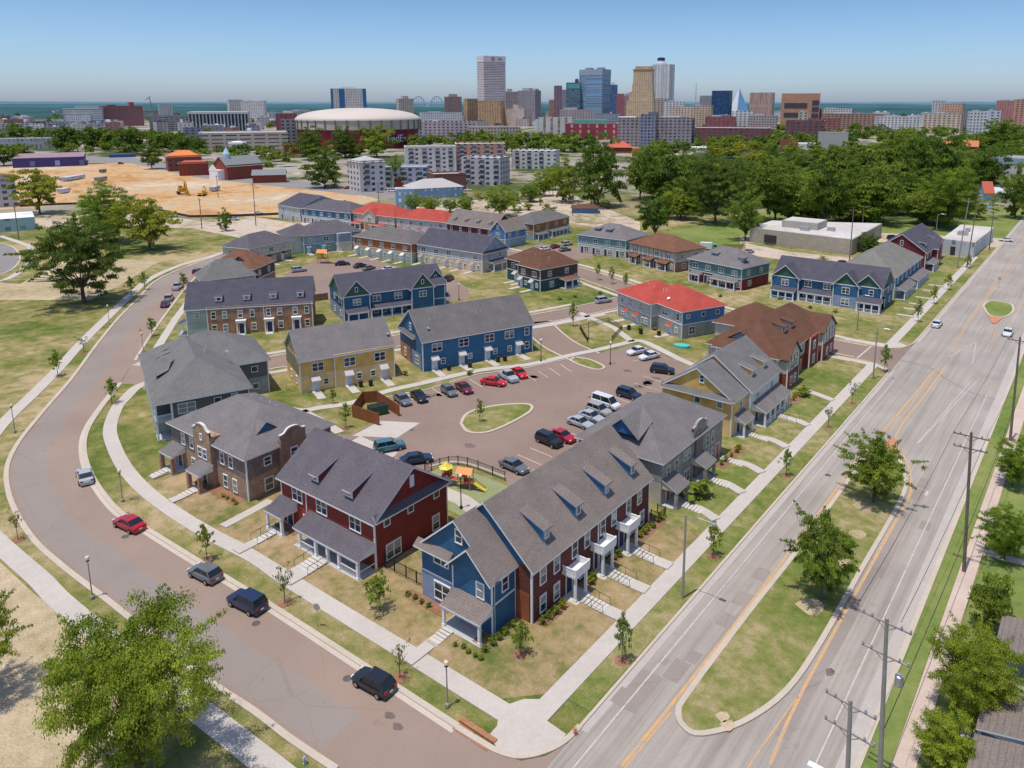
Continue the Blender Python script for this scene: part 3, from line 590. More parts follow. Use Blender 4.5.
# ================================================================== the near row of houses
def brick_row():
    h=House('brick_rowhouse','long dark brick rowhouse with white balconies and a blue end at the corner',(-40.1,51.5),(-40.1,74.5),.1,eave=6.1)
    h.body(0,0,23,11.8,BRK,base=-.4); h.gable(0,0,23,11.8,5.0,'x',SW,BLUE,o=.4,ends=(1,1))
    # blue end unit
    h.body(-3.2,2.1,0,11.8,BLUE,BLUE,base=-.4); h.wall(-3.23,7.0,-.1,11.83,-.4,3.1,BLUEP); h.tr.box(-3.27,2.0,3.1,-.1,11.9,3.25)
    h.gable(-3.2,2.1,0,11.8,4.2,'x',SW,BLUE,ends=(1,0))
    h.wall(-3.55,2.05,-3.2,7.1,-.4,6.1,BLUE); h.tr.box(-3.62,7.02,-.4,-3.5,7.16,5.6); h.tr.box(-3.62,1.98,-.4,-3.5,2.12,5.6)
    h.gable(-3.55,2.1,-2.9,7.1,2.35,'x',SW,BLUE,ends=(1,0),og=.75)
    h.shed('L',-3.2,7.5,12.1,.65,6.0,6.6,SW,'pent_roof')
    for u in (1.7,4.0,7.2,9.5,12.6,14.9,18.1,20.6): h.win('F',0,u,4.55,.85,1.7,1)
    for u in (1.7,4.0,8.6,13.8,19.0,21.3): h.win('F',0,u,1.45,.85,1.65,1)
    for i,u in enumerate((6.2,11.4,16.6)):
        b=MB(); h.fbox(b,'F',0,u-1.25,u+1.25,0,1.75,2.85,3.15)
        for a in ((u-1.25,u+1.25,1.65,1.75),(u-1.25,u-1.15,0,1.75),(u+1.15,u+1.25,0,1.75)): h.fbox(b,'F',0,a[0],a[1],a[2],a[3],3.75,3.87)
        h.fbox(b,'F',0,u-1.15,u+1.15,1.66,1.72,3.2,3.74)
        for q in (-1.2,1.2): h.fbox(b,'F',0,u+q-.03,u+q+.03,.1,1.64,3.2,3.74)
        for q in (-1.2,1.2): h.fbox(b,'F',0,u+q-.09,u+q+.09,1.6,1.78,3.1,3.95)
        b.build('balcony',WHITE,h.root)
        for q in (-1,1):
            p=MB(); h.fbox(p,'F',0,u+q*.95-.13,u+q*.95+.13,1.35,1.6,.12,2.85); h.fbox(p,'F',0,u+q*.95-.18,u+q*.95+.18,1.3,1.65,.12,.4); p.build('column',WHITE,h.root)
        d=MB(); h.fbox(d,'F',0,u-1.3,u+1.3,0,1.9,-.5,.12); d.build('porch_floor',CONC,h.root)
        h.door('F',0,u,DOORB,1.0,2.2,.12); h.steps('F',0,u,1.5,1.9,6,.03,.46,True,.3)
    for u in (3.6,9.2,14.9,20.5): h.dormer('F',0,u,.95,1.1,1.45,5.0/5.9,.36,SW,BLUE2,frontm=BLUEP)
    h.tr.box(11.6,-.1,-.4,11.75,.02,5.6); 
    h.win('L',-3.2,9.0,5.1,1.9,.8,2); h.win('L',-3.23,8.9,1.6,2.1,1.8,2); h.win('L',-3.55,3.5,4.3,.85,1.5,1); h.win('L',-3.2,6.5,8.7,.75,1.3,1)
    h.win('F',2.1,-1.6,4.6,.8,1.4,1)
    b=MB().box(-.05,.35,-.4,-.01,2.0,3.2); b.build('brick_panel',siding((.33,.1,.04)),h.root)
    h.porch('L',-3.55,2.0,6.9,1.9,2.45,3.3,SW,2,.13); h.door('L',-3.55,4.7,DOORR,1.0,2.1,.12); h.steps('L',-3.55,5.9,1.3,2.0,6,.03,.42,False,.28)
    # rear
    h.wins('B',11.8,4.25,(2,8,14,20),1.7,1.5,2)
    h.vents([(4,7.3,9.6),(10,7.6,9.5),(17,7.2,9.7)])
    return h.done()
def red_house():
    h=House('red_townhouse','dark red lap-sided townhouse with a long white-posted front porch and two small dormers',(-75.9,48.2),(-59.1,48.2),.1,eave=6.0)
    h.body(0,0,16.8,11.2,RED,RED,base=-.4); h.gable(0,0,16.8,11.2,4.0,'x',SPB,RED,o=.45,og=.5)
    h.shed('R',16.8,.0,11.2,.5,5.85,6.6,SPB,'pent_roof'); MB().box(4.0,-.04,-.4,5.4,.0,3.0).build('door_bay',REDB,h.root)
    h.wins('F',0,4.6,(3.2,7.8,13.7),1.75,1.75,2); h.win('F',0,4.6,1.6,.7,1.4); h.wins('F',0,1.5,(8.0,13.0),1.6,1.6,2)
    for u in (9.9,11.1): h.door('F',0,u,DOORB)
    for u in (1.8,5.3,9.4): h.win('R',16.8,u,5.0,.75,.75,1)
    h.win('R',16.8,2.6,1.35,2.0,1.7,2); h.win('R',16.8,9.2,1.45,1.0,1.7,1)
    h.porch('F',0,5.6,16.8,2.4,2.35,3.35,SPB,us=[6.5,9.4,11.5,13.5,16.6],pt=.15)
    r=MB()
    for a,b_ in ((6.5,9.4),(13.5,16.6)):
        h.fbox(r,'F',0,a,b_,2.22,2.28,.85,.95); k=a+.15
        while k<b_: h.fbox(r,'F',0,k-.025,k+.025,2.23,2.27,.1,.88); k+=.2
    h.fbox(r,'R',16.8,-2.3,0,-.12,-.06,.85,.95)
    r.build('railing',WHITE,h.root)
    h.porch('F',0,-.1,3.0,2.3,2.5,3.5,SPB,2,.15); h.door('F',0,1.5,DOORB)
    for u in (5.8,11.9): h.dormer('F',0,u,.8,1.1,1.1,4/5.6,.36,SPB,MAROON,eo=.45)
    MB().box(16.8,5.3,7.6,16.95,5.9,9.0).build('gable_vent',WHITE,h.root)
    h.tr.box(4.9,-.12,-.4,5.02,.0,5.5)
    h.steps('F',0,10.4,2.4,2.5,5,.035,.5,True,.3); h.steps('F',0,1.4,1.3,2.4,5,.035,.5,True,.3)
    h.vents([(4,6.5,9.1),(10,6.6,9.0),(13,6.8,8.9)]); return h.done()
def curved_parapet(h,face,pl,u,w,z0,z1,mat,cop=plain('stone_coping',(.62,.58,.54),.7,.08)):
    # mission-style parapet with a stepped curved coping
    prof=[(-.5,0),(-.5,.45),(-.36,.5),(-.3,.62),(-.2,.9),(-.1,.98),(0,1),(.1,.98),(.2,.9),(.3,.62),(.36,.5),(.5,.45),(.5,0)]
    b=MB(); A=[h.fp(face,pl,u+x*w,.0,z0+(z1-z0)*z) for x,z in prof]; B=[h.fp(face,pl,u+x*w,-.24,z0+(z1-z0)*z) for x,z in prof]
    b.face(A); b.face(B[::-1]); o=b.build('parapet',mat,h.root)
    c=MB(); 
    for i in range(1,len(prof)-2):
        p=[h.fp(face,pl,u+prof[k][0]*w*(1.04),q,z0+(z1-z0)*prof[k][1]+dz) for k,q,dz in ((i,.07,0),(i+1,.07,0),(i+1,.07,.14),(i,.07,.14))]
        r=[h.fp(face,pl,u+prof[k][0]*w*(1.04),q,z0+(z1-z0)*prof[k][1]+dz) for k,q,dz in ((i,-.3,0),(i+1,-.3,0),(i+1,-.3,.14),(i,-.3,.14))]
        c.face(p); c.face(r[::-1]); c.face([p[3],p[2],r[2],r[3]]); c.face([p[0],r[0],r[1],p[1]])
    c.build('coping',cop,o)
def greybrick():
    h=House('brick_townhouse','tan and grey brick townhouse with curved white-capped parapets and a blue roof dormer',(-101.7,48.1),(-83.2,48.1),.1,eave=6.1)
    # 0..7.2 wing, 7.2..11 centre, 11..18.5 wing
    for a,b_ in ((0,7.2),(11.0,18.5)):
        h.wall(a,0,b_,13,-.4,3.1,BRKT); h.wall(a-.02,-.02,b_+.02,13.02,3.1,6.1,BRKD)
    h.wall(7.2,.9,11.0,12.8,-.4,6.1,BRKT); h.tr.box(18.4,-.06,-.4,18.56,.1,5.7)
    h.hip(0,0,18.5,13,3.6,SL,o=.5)
    h.wall(7.3,-.65,11.3,.9,-.4,7.0,BRKT); curved_parapet(h,'F',-.65,9.3,4.0,7.0,8.5,BRKT)
    h.wall(18.5,4.7,19.15,8.5,-.4,6.9,BRKT2); curved_parapet(h,'R',19.15,6.6,3.8,6.9,8.2,BRKT2)
    h.wins('F',0,4.5,(3.2,5.4),.8,1.5); h.wins('F',0,1.4,(5.5,),.85,1.6); h.wins('F',-.65,4.4,(8.7,9.9),.8,1.3); h.wins('F',0,4.5,(13.0,15.0,),.8,1.5); h.wins('F',0,1.4,(13.4,15.6),.85,1.6)
    h.wins('R',18.5,4.6,(3.0,),.9,1.0); h.wins('R',18.5,1.4,(3.0,10.5),1.1,1.6); h.win('R',19.15,6.6,4.7,.9,1.2)
    h.wins('F',-.65,6.7,(9.3,),.3,.7)
    h.porch('F',0,.2,3.4,2.0,2.6,3.4,SL,2,.24,bricks=BRKT2); h.door('F',0,1.8,DOORB)
    h.porch('F',-.65,8.6,11.6,2.0,2.6,3.4,SL,2,.24,bricks=BRKT2); h.door('F',-.65,9.4,DOORB)
    h.steps('F',0,1.8,1.4,2.1,4,.04,.5,False,.3); h.steps('F',-.65,10.2,1.4,2.1,4,.04,.5,False,.3); h.steps('R',19.15,6.6,1.4,2.2,4,.04,.5,False,.3)
    h.porch('R',19.15,5.2,8.0,2.1,2.7,3.5,SL,2,.24,bricks=BRKT2)
    # blue gable dormer on the east slope
    b=MB(); P=[(12.3,4.2,7.7),(15.6,4.2,7.4),(15.0,6.4,9.1)]
    x0,x1,y0,z0=14.2,14.2,3.0,7.9
    b.face([(16.2,2.6,7.0),(16.2,6.6,7.0),(16.2,4.6,8.6)],1); b.face([(16.35,2.3,6.95),(16.35,4.6,8.75),(12.2,4.6,8.75),(14.6,2.3,7.5)],0); b.face([(16.35,4.6,8.75),(16.35,6.9,6.95),(14.6,6.9,7.5),(12.2,4.6,8.75)],0)
    b.build('dormer',[SL,BLUE2],h.root)
    h.vents([(6,9,8.2),(8,9.2,8.2),(10.5,9,8.4),(12,9,8.2)]); return h.done()
def grey_hip():
    P0=(-110.1,49.7); a=R(68.5)
    h=House('grey_hip_townhouse','big grey hip-roofed townhouse with a two-storey corner porch beside the curved street',P0,(P0[0]+14*math.cos(a),P0[1]+14*math.sin(a)),.1,eave=5.95)
    h.body(2.6,.4,13.6,27,GREYD,GREYD); h.body(13.6,12.6,19.0,27,TAUPE,GREYD,band=False)
    h.body(.4,3.2,2.6,27,SAGE,GREYD,band=False)
    h.hip(.3,.3,13.8,27.0,4.3,STL,o=.4); h.hip(2.0,12.6,19.2,27.2,4.6,STL,o=.45,name='wing_roof')
    # corner porch
    d=MB(); d.box(.2,.2,-.4,2.7,3.2,.1); d.box(.2,.2,2.85,2.7,3.3,3.1); d.build('porch_floor',DECK,h.root)
    for x,y in ((.35,.35),(.35,3.0),(2.5,.35),(.35,6.0),(.35,9.0)):
        MB().box(x-.13,y-.13,0,x+.13,y+.13,5.9).build('post',WHITE,h.root)
    r=MB(); r.box(.3,.3,3.9,2.6,.36,4.0); r.box(.3,.3,3.9,.36,9.0,4.0)
    for k in range(11): r.box(.3+k*.22,.3,3.1,.34+k*.22,.34,3.95)
    r.build('railing',WHITE,h.root)
    h.win('F',.4,4.6,4.5,2.3,1.4,2); h.win('F',.4,4.4,1.6,1.0,1.5); h.win('F',.4,11.5,4.9,.8,.8); h.win('F',.4,9.0,4.7,.9,.9); h.wins('F',12.6,4.6,(16.8,),.9,.9); h.wins('F',12.6,1.5,(16.8,),.9,.9); h.wins('R',13.6,4.6,(3,8),.9,.9)
    h.dish(12.3,12,8.4)
    b=MB(); 
    b.face([(1.4,9,7.1),(1.4,11.6,7.1),(1.4,11.6,8.6),(1.4,9,7.5)],1); b.face([(1.2,8.7,7.4),(1.2,12,8.9),(4.4,12,9.6),(3.2,8.7,8.2)],0); b.build('dormer',[STL,TEAL],h.root)
    for y in (14,16.2,18.4):
        b=MB(); b.face([(2.2,y,7.5),(2.2,y+1.4,7.5),(2.2,y+1.4,8.2),(2.2,y,8.2)],1); b.face([(2.0,y-.2,8.2),(2.0,y+1.6,8.2),(4.2,y+1.6,9),(4.2,y-.2,9)],0); b.build('dormer',[STL,TEAL],h.root)
    h.vents([(9,12,9.3),(9.5,14,9.2)]); return h.done()
def taupe():
    h=House('taupe_townhouse','taupe townhouse with a blue triangular roof gablet, next along from the brick row',(-40.7,78.8),(-40.7,97.2),.1,eave=6.0)
    h.wall(0,0,18.4,12.6,-.4,6.0,TAUB); h.wall(-.03,.03,3.0,12.6,3.1,6.0,TAUPE); h.wall(-.03,.03,2.9,12.6,-.4,3.08,TAUPE2)
    h.wall(3.0,-.03,8.2,.2,-.4,6.02,TAUB)
    h.hip(0,0,18.4,12.6,3.9,SL,o=.45)
    h.wins('F',0,4.0,(1.7,3.9),.75,1.6,1,CREAM); h.wins('F',-.03,4.4,(6.4,7.5),.75,1.1,1,CREAM); h.wins('F',0,4.0,(13.3,15.0),.75,1.6,1,CREAM); h.wins('F',0,1.3,(13.3,15.0),.75,1.6,1,CREAM); h.win('F',-.03,7.0,1.3,1.4,1.6,2,CREAM)
    h.wall(9.2,-.35,11.0,.5,-.4,6.6,BRKD); h.wall(8.4,-.15,12.6,.1,5.5,6.9,TAUB); curved_parapet(h,'F',-.15,10.5,4.2,6.9,8.0,TAUB,TAUB)
    h.porch('F',0,.2,3.4,2.1,2.5,3.6,SL,2,.2,bricks=TAUB,edge=CREAM); h.porch('F',0,8.4,11.4,2.2,2.5,3.5,SL,2,.2,bricks=TAUB,edge=CREAM)
    h.door('F',0,1.8,DOORR); h.door('F',-.15,9.9,DOORR); h.steps('F',0,1.8,1.3,2.2,6,.03,.45,False,.3); h.steps('F',0,9.9,1.3,2.3,6,.03,.45,False,.3); h.steps('F',0,16.8,1.3,.6,7,.03,.5,False,.3)
    h.door('F',0,16.8,DOORR)
    # gablet on ridge
    b=MB(); b.face([(.9,4.4,7.9),(.9,8.6,7.9),(.9,6.4,9.7)],1); b.face([(.6,3.8,7.6),(.6,6.4,9.85),(6.0,6.4,10.0),(4.6,3.9,8.8)],0); b.face([(.6,6.4,9.85),(.6,9.0,7.6),(4.6,9,8.8),(6,6.4,10.0)],0)
    b.build('gablet',[SL,BLUE2],h.root)
    h.win('L',-.03,4.5,4.6,.8,.8); h.vents([(14,8,8.2),(6,8,8.2)]); return h.done()
def yellow_end():
    h=House('yellow_townhouse','mustard yellow townhouse with a double-pitched grey roof and white-posted porch facing the avenue',(-41.7,102.9),(-41.7,121),.1,eave=6.05)
    h.body(0,0,5.6,11.8,YELP,YEL,band=False,base=-.4); h.body(5.6,-.6,18,11.8,YELP,CREAMS,band=False,base=-.4)
    h.gable(0,0,5.6,11.8,3.9,'x',STL,YEL,ends=(1,0)); h.gable(5.6,-.6,18,11.8,4.6,'x',STL,YEL,ends=(1,1))
    h.shed('L',0,0,11.8,.6,5.85,6.6,STL,'pent_roof')
    h.wins('L',0,4.85,(2.0,5.7),.85,.85); h.win('L',0,5.1,8.4,.6,1.1); h.wins('L',0,1.5,(8.,),1.1,1.5)
    h.win('F',0,3.2,4.1,1.1,1.6,2); h.wins('F',-.6,4.0,(8.6,14.8),1.2,1.7,2)
    for u in (9.5,14.5): h.dormer('F',-.6,u,1.3,1.1,1.1,4.6/6.2,.25,STL,YEL)
    h.porch('F',0,.9,4.4,1.8,2.5,3.5,SL,2,.14); h.porch('F',-.6,6.6,17.8,2.3,2.6,3.7,SL,6,.14,rail=True)
    for u in (2.6,): h.door('F',0,u,DOORB)
    for u in (8.5,15.5): h.door('F',-.6,u,DOORB)
    h.wins('F',-.6,1.5,(11,13),1.1,1.6); h.steps('F',0,2.6,1.3,1.9,7,.03,.45,False,.3); h.steps('F',-.6,12.2,1.6,2.4,7,.03,.45,True,.3)
    h.vents([(8,8.5,9),(13,8.6,9)]); return h.done()
def brown_roof():
    h=House('brown_roof_rowhouse','rambling brown-roofed rowhouse of red brick and stucco with timbered gables',(-43.2,126),(-43.2,155),.1,eave=6.0)
    h.body(0,0,29,12,BRKR,TAUPE2,band=False,base=-.4); h.hip(0,0,29,12,4.4,SB,o=.5)
    for a,b_ in ((1.0,7.0),(21,28.6)):
        h.body(a,-1.6,b_,3,BRKR,TAUPE2,band=False,base=-.4); h.gable(a,-1.6,b_,6,2.6,'y',SB,TAUPE2,ends=(1,0),edge=DKTRIM)
    h.body(15,-1.0,20,3,BRKR,BRKR,band=False,base=-.4)
    t=MB()
    for a,b_ in ((1.0,7.0),(21,28.6)):
        for k in range(5): x=a+(b_-a)*k/4; t.box(x-.1,-1.68,3.2,x+.1,-1.6,6.0)
        t.box(a,-1.68,3.1,b_,-1.6,3.3)
    t.build('timbering',DKTRIM,h.root)
    h.wins('F',-1.6,4.4,(3,5,23,26.4),.9,1.4); h.wins('F',-1.6,1.4,(3,5,24,26.6),.9,1.5); h.wins('F',0,4.4,(9,11,13.5),.9,1.4); h.wins('F',-1.0,1.5,(17.4,),1.0,1.5); h.wins('F',-1.0,4.3,(17.4,),1.0,1.4); h.wins('L',0,4.5,(4,9),.9,1.2)
    h.door('F',0,9.5,DOORR); h.door('F',0,12.5,DOORR); h.wins('R',29,4.5,(2,6),1,1.4)
    for u in (10,14): h.dormer('F',0,u,2.4,1.6,1.2,.73,.2,SB,TAUPE2,frontm=DKTRIM)
    # wings towards the car park
    h.body(1.0,12,13,13.5,GREYD,TAUPE2,band=False); h.hip(1.0,3,13,13.6,3.9,SB,name='wing_roof')
    h.body(15,12,27,18.5,GREYD,TAUPE2,band=False); h.hip(15,6,27,18.6,3.8,SB,name='wing_roof')
    b=MB(); b.face([(1.9,5,7.1),(1.9,10.5,7.1),(1.9,7.7,8.9)],1); b.face([(1.6,4.3,6.9),(1.6,7.7,9.1),(7,7.7,9.2),(4,4.3,7.6)],0); b.face([(1.6,7.7,9.1),(1.6,11.2,6.9),(4,11.2,7.6),(7,7.7,9.2)],0); b.build('gablet',[SB,TEAL],h.root)
    h.wins('B',13.5,4.5,(3,7,11),.9,1.3); h.dish(4,12,7); return h.done()
# ------------------------------------------------------------------ houses round the car park (front eaves surveyed)
AWN=plain('awning_metal',(.46,.43,.42),.7,.1)
def entries(h,units,pl=0,aw=AWN,dm=DOORW,sw=True,z=2.55):
    for u,q in units:
        h.awning('F',pl,u,1.45,z,aw); h.door('F',pl,u,dm,.95,2.1,.05)
        if sw: h.win('F',pl,u+q,1.45,.75,.95)
        d=MB(); h.fbox(d,'F',pl,u-.75,u+.75,0,1.3,-.5,.06); d.build('door_step',CONC,h.root); d=MB(); h.fbox(d,'F',pl,u-.7,u+.7,1.3,4.3,-.5,0.0); d.build('entry_walk',WALK,h.root)
def yellow_mid():
    h=House('yellow_rowhouse','mustard yellow rowhouse of three units with white door awnings beside the car park',(-109.9,75.0),(-103.4,90.7),.1,eave=6.1,fwd=.4)
    L=h.L; h.body(0,0,6.0,11,YELP,YEL,band=False); h.body(6.0,-.3,L,11,YELP,YEL,band=False); MB().box(-.04,.15,3.0,0,10.8,5.8).build('side_panel',OLIVE,h.root)
    h.gable(0,0,L,11,4.0,'x',SL,OLIVE); h.wins('F',0,4.4,(3.1,),1.9,1.5,2); h.wins('F',-.3,4.4,(8.7,14.3),1.9,1.5,2)
    entries(h,[(2.5,1.9)]); entries(h,[(8.4,1.9),(14.9,-2.0)],-.3)
    h.win('L',0,3,1.6,.8,1.2); h.win('L',0,7,1.6,.8,1.2); h.vents([(3,3.5,8.1),(4.2,3.6,8.1),(9,3.5,8.2),(13,3.5,8.1),(14.2,3.6,8.1)]); h.dish(16.5,2.0,7.4); return h.done()
def blue_mid():
    h=House('blue_rowhouse','long medium-blue rowhouse of four units with white awnings facing the car park',(-100.7,95.6),(-91.7,117.8),.1,eave=6.1,fwd=.4)
    L=h.L; h.body(0,0,L,12,BLUE2,BLUE2); MB().box(-.05,6.5,-.4,0,11.9,3.0).build('side_panel',BRKO,h.root); MB().box(-.04,1.0,-.4,0,5.5,3.0).build('side_panel',BLUEP,h.root)
    h.gable(0,0,L,12,4.6,'x',SG,BLUE); h.shed('L',0,3.5,12,.5,5.6,6.2,SG,'pent_roof')
    h.wins('F',0,4.4,(2.9,8.5,14.1,18.6),1.9,1.4,2); h.win('F',0,L-1.3,4.4,.9,1.4); entries(h,[(2.3,1.8),(8.0,1.8),(13.6,1.8),(20.6,-2.0)],dm=DOORW); h.win('F',0,L-1.3,1.5,.9,1.3)
    h.win('L',0,3,1.5,1.4,1.4,2); h.win('L',-.05,9,1.5,.9,1.4); h.win('L',0,6,7.4,.8,1.2); h.wins('R',L,4.4,(3,8),.9,1.3)
    h.tr.box(13.9,-.1,0,14.05,.02,5.7) if False else None
    h.vents([(3,3.5,8.7),(4,3.6,8.7),(8.2,3.4,8.6),(13,3.5,8.7),(14,3.6,8.7),(19,3.5,8.6)]); h.dish(1.8,2.0,7.4); return h.done()
def brick_block():
    h=House('brick_dormer_rowhouse','orange brick rowhouse with four white roof dormers and white door porticos',(-158.6,80.9),(-141.9,101.3),.1,eave=6.2,fwd=.8)
    L=h.L; h.body(0,0,4.3,11,SAGE,SAGE); h.body(4.3,-.3,L,11.1,BRKO,BRKT2,band=False,split=3.0); h.gable(0,0,L,11,4.6,'x',SP,SAGE)
    h.win('F',0,2.2,4.6,.8,1.1); h.wins('F',-.3,4.4,(5.6,7.9,11.1,13.6,17,19.4,22.7,25.2),.8,1.5); h.wins('F',-.3,1.4,(5.6,7.9,13.8,19.5,25.2),.9,1.4)
    for u in (11.2,17.1,22.9):
        b=MB(); h.fbox(b,'F',-.3,u-1.0,u+1.0,0,1.0,2.5,3.0); h.fbox(b,'F',-.3,u-.95,u-.7,.7,.95,0,2.5); h.fbox(b,'F',-.3,u+.7,u+.95,.7,.95,0,2.5); h.fbox(b,'F',-.3,u-1.1,u+1.1,0,1.1,3.0,3.12); b.build('portico',WHITE,h.root); h.door('F',-.3,u,DOORB)
        d=MB(); h.fbox(d,'F',-.3,u-.8,u+.8,0,2.4,-.5,.03); d.build('door_step',CONC,h.root)
    for u in (6.7,12.5,18.1,23.9): h.dormer('F',0,u,1.0,1.4,1.1,4.6/5.5,.15,SP,WHITE,eo=.4)
    h.tr.box(16,-.42,0,16.12,-.28,5.8); h.porch('L',0,.5,4,2,2.5,3.2,SP,2,.12); return h.done()
def blue_gables():
    h=House('blue_gabled_townhouse','navy blue townhouse with green front gables under a purple-grey roof',(-139.7,108.2),(-130.9,128.6),.1,eave=6.1,fwd=.5)
    L=h.L; h.body(0,1.4,L+3.5,12.5,BLUE,BLUE,band=False); h.gable(0,1.4,L+3.5,12.5,3.8,'x',SP,DGREEN,edge=WHITE)
    for a,b_,y,r in ((0,6.2,0,3.4),(L-5.6,L,0,3.4),(L-1.0,L+4.6,3.2,3.3)):
        h.body(a,y,b_,y+4.5,BLUE,BLUE,band=False); h.gable(a,y,b_,y+6.6,r,'y',SP,DGREEN,ends=(1,0)); h.tr.box(a,y-.05,5.75,b_,y+.02,5.95)
        h.win('F',y,(a+b_)/2,4.4,1.7,1.3,2); h.win('F',y,(a+b_)/2,7.4,.5,.9)
    h.wins('F',1.4,4.4,(8.3,13.6),1.8,1.4,2); h.wins('F',1.4,1.5,(8,10,12,15),.9,1.4); h.porch('F',1.4,6.3,L-5.7,1.8,2.4,3.1,SP,5,.12); h.porch('F',0,.4,5.4,1.8,2.4,3.1,SP,3,.12)
    h.wall(-.03,.03,-.01,12,-.4,3.0,BLUEP); h.wins('L',-.0,4.6,(2,4,8),.8,1.1); h.wins('L',-.03,1.5,(3,8),.8,1.1); h.porch('F',3.2,L-.6,L+5,1.8,2.4,3.1,SP,3,.12); return h.done()
def red_roof():
    a=R(-25); h=House('red_roof_rowhouse','grey-blue rowhouse with a bright red hip roof and red door awnings',(-91.2,151.2),(-91.2+22*math.cos(a),151.2+22*math.sin(a)),.1,eave=6.1,fwd=.4)
    h.body(0,.3,13.3,13,TAUPE,LGREY); h.body(13.3,2.2,22,14,TAUPE,LGREY); MB().box(22,2.35,3.15,22.05,13.9,5.85).build('side_panel',BBLUE,h.root)
    h.hip(0,0,13.4,13,3.4,SR); h.hip(6.5,2.1,22,14,3.5,SR,name='wing_roof')
    h.wins('F',.3,4.5,(2,),.9,1.3); h.wins('F',.3,4.5,(5.3,9.8),1.7,1.4,2); h.wins('F',2.2,4.5,(16,),1.7,1.4,2); h.win('F',2.2,20.6,4.5,.9,1.4)
    entries(h,[(3.8,-1.6),(8.2,2.0)],.3,aw=SR); entries(h,[(18.2,2.0)],2.2,aw=SR); h.wins('R',22.05,4.8,(2.8+1,8,12),.8,.8); h.wins('R',22,1.5,(5.0,12),1.5,1.6,2); h.win('F',.3,11.5,1.5,.9,1.2)
    h.vents([(3,5,8.6),(6.5,4.5,8.4),(9,4.2,8.3),(12,4.6,8.4),(13,4.7,8.5)]); h.dish(15.5,3.6,7.0); return h.done()
def hp(name,label,a,b,z=0.1,inset=.2,eave=6.15,**k):
    A=G(*a,6.1);B=G(*b,6.1); l=math.hypot(B[0]-A[0],B[1]-A[1]); d=((B[0]-A[0])/l,(B[1]-A[1])/l); n=(-d[1],d[0])
    A=(A[0]+d[0]*inset+n[0]*inset,A[1]+d[1]*inset+n[1]*inset); B=(B[0]-d[0]*inset+n[0]*inset,B[1]-d[1]*inset+n[1]*inset)
    return House(name,label,A,B,z,eave=eave,**k)
def far_house(name,label,a,b,depth,roof,rm,lo,up,rise=3.6,units=4,side=None,porch=None,aw=None,dorm=0,dmat=None,wing=None,split=3.05,band=True,gm=None,dblw=True,edge=WHITE):
    h=hp(name,label,a,b); L=h.L
    h.body(0,0,L,depth,lo,up,split=split,band=band)
    if roof=='hip': h.hip(0,0,L,depth,rise,rm,edge=edge)
    else: h.gable(0,0,L,depth,rise,'x',rm,gm or up or lo,edge=edge)
    w=L/units
    for i in range(units):
        u=w*(i+.5)
        h.win('F',0,u,4.45,1.6 if dblw else .9,1.35,2 if dblw else 1); 
        if aw: entries(h,[(u-w*.2,w*.42)],aw=aw)
        else: h.wins('F',0,1.5,(u+w*.22,),1.5,1.4,2); h.door('F',0,u-w*.15,DOORB)
    if porch:
        for a_,b_ in porch: h.porch('F',0,a_*L,b_*L,1.9,2.4,3.1,rm,max(2,int((b_-a_)*L/2.6)+1),.12,edge=edge)
    for i in range(dorm): h.dormer('F',0,L*(i+.5)/dorm,1.0,1.3,1.1,rise/(depth/2),.15,rm,dmat or WHITE,eo=.4)
    if side: h.wins(side,L if side=='R' else 0,4.5,(depth*.25,depth*.7),1.2,1.3,2); h.wins(side,L if side=='R' else 0,1.5,(depth*.3,),1.3,1.4,2)
    if wing:
        for a_,b_,dp,r,wl,wu,g in wing:
            h.body(a_*L,-dp,b_*L,3,wl,wu,band=False); h.gable(a_*L,-dp,b_*L,4.5,r,'y',rm,g,ends=(1,0),edge=edge)
            h.win('F',-dp,(a_+b_)/2*L,4.4,1.5,1.3,2); h.win('F',-dp,(a_+b_)/2*L,1.5,1.3,1.4,2)
    h.vents([(L*.2,depth*.35,eave_z(rise,depth,.35)),(L*.5,depth*.35,eave_z(rise,depth,.35)),(L*.8,depth*.35,eave_z(rise,depth,.35))])
    return h
def eave_z(r,d,f): return 6.0+r*f*2
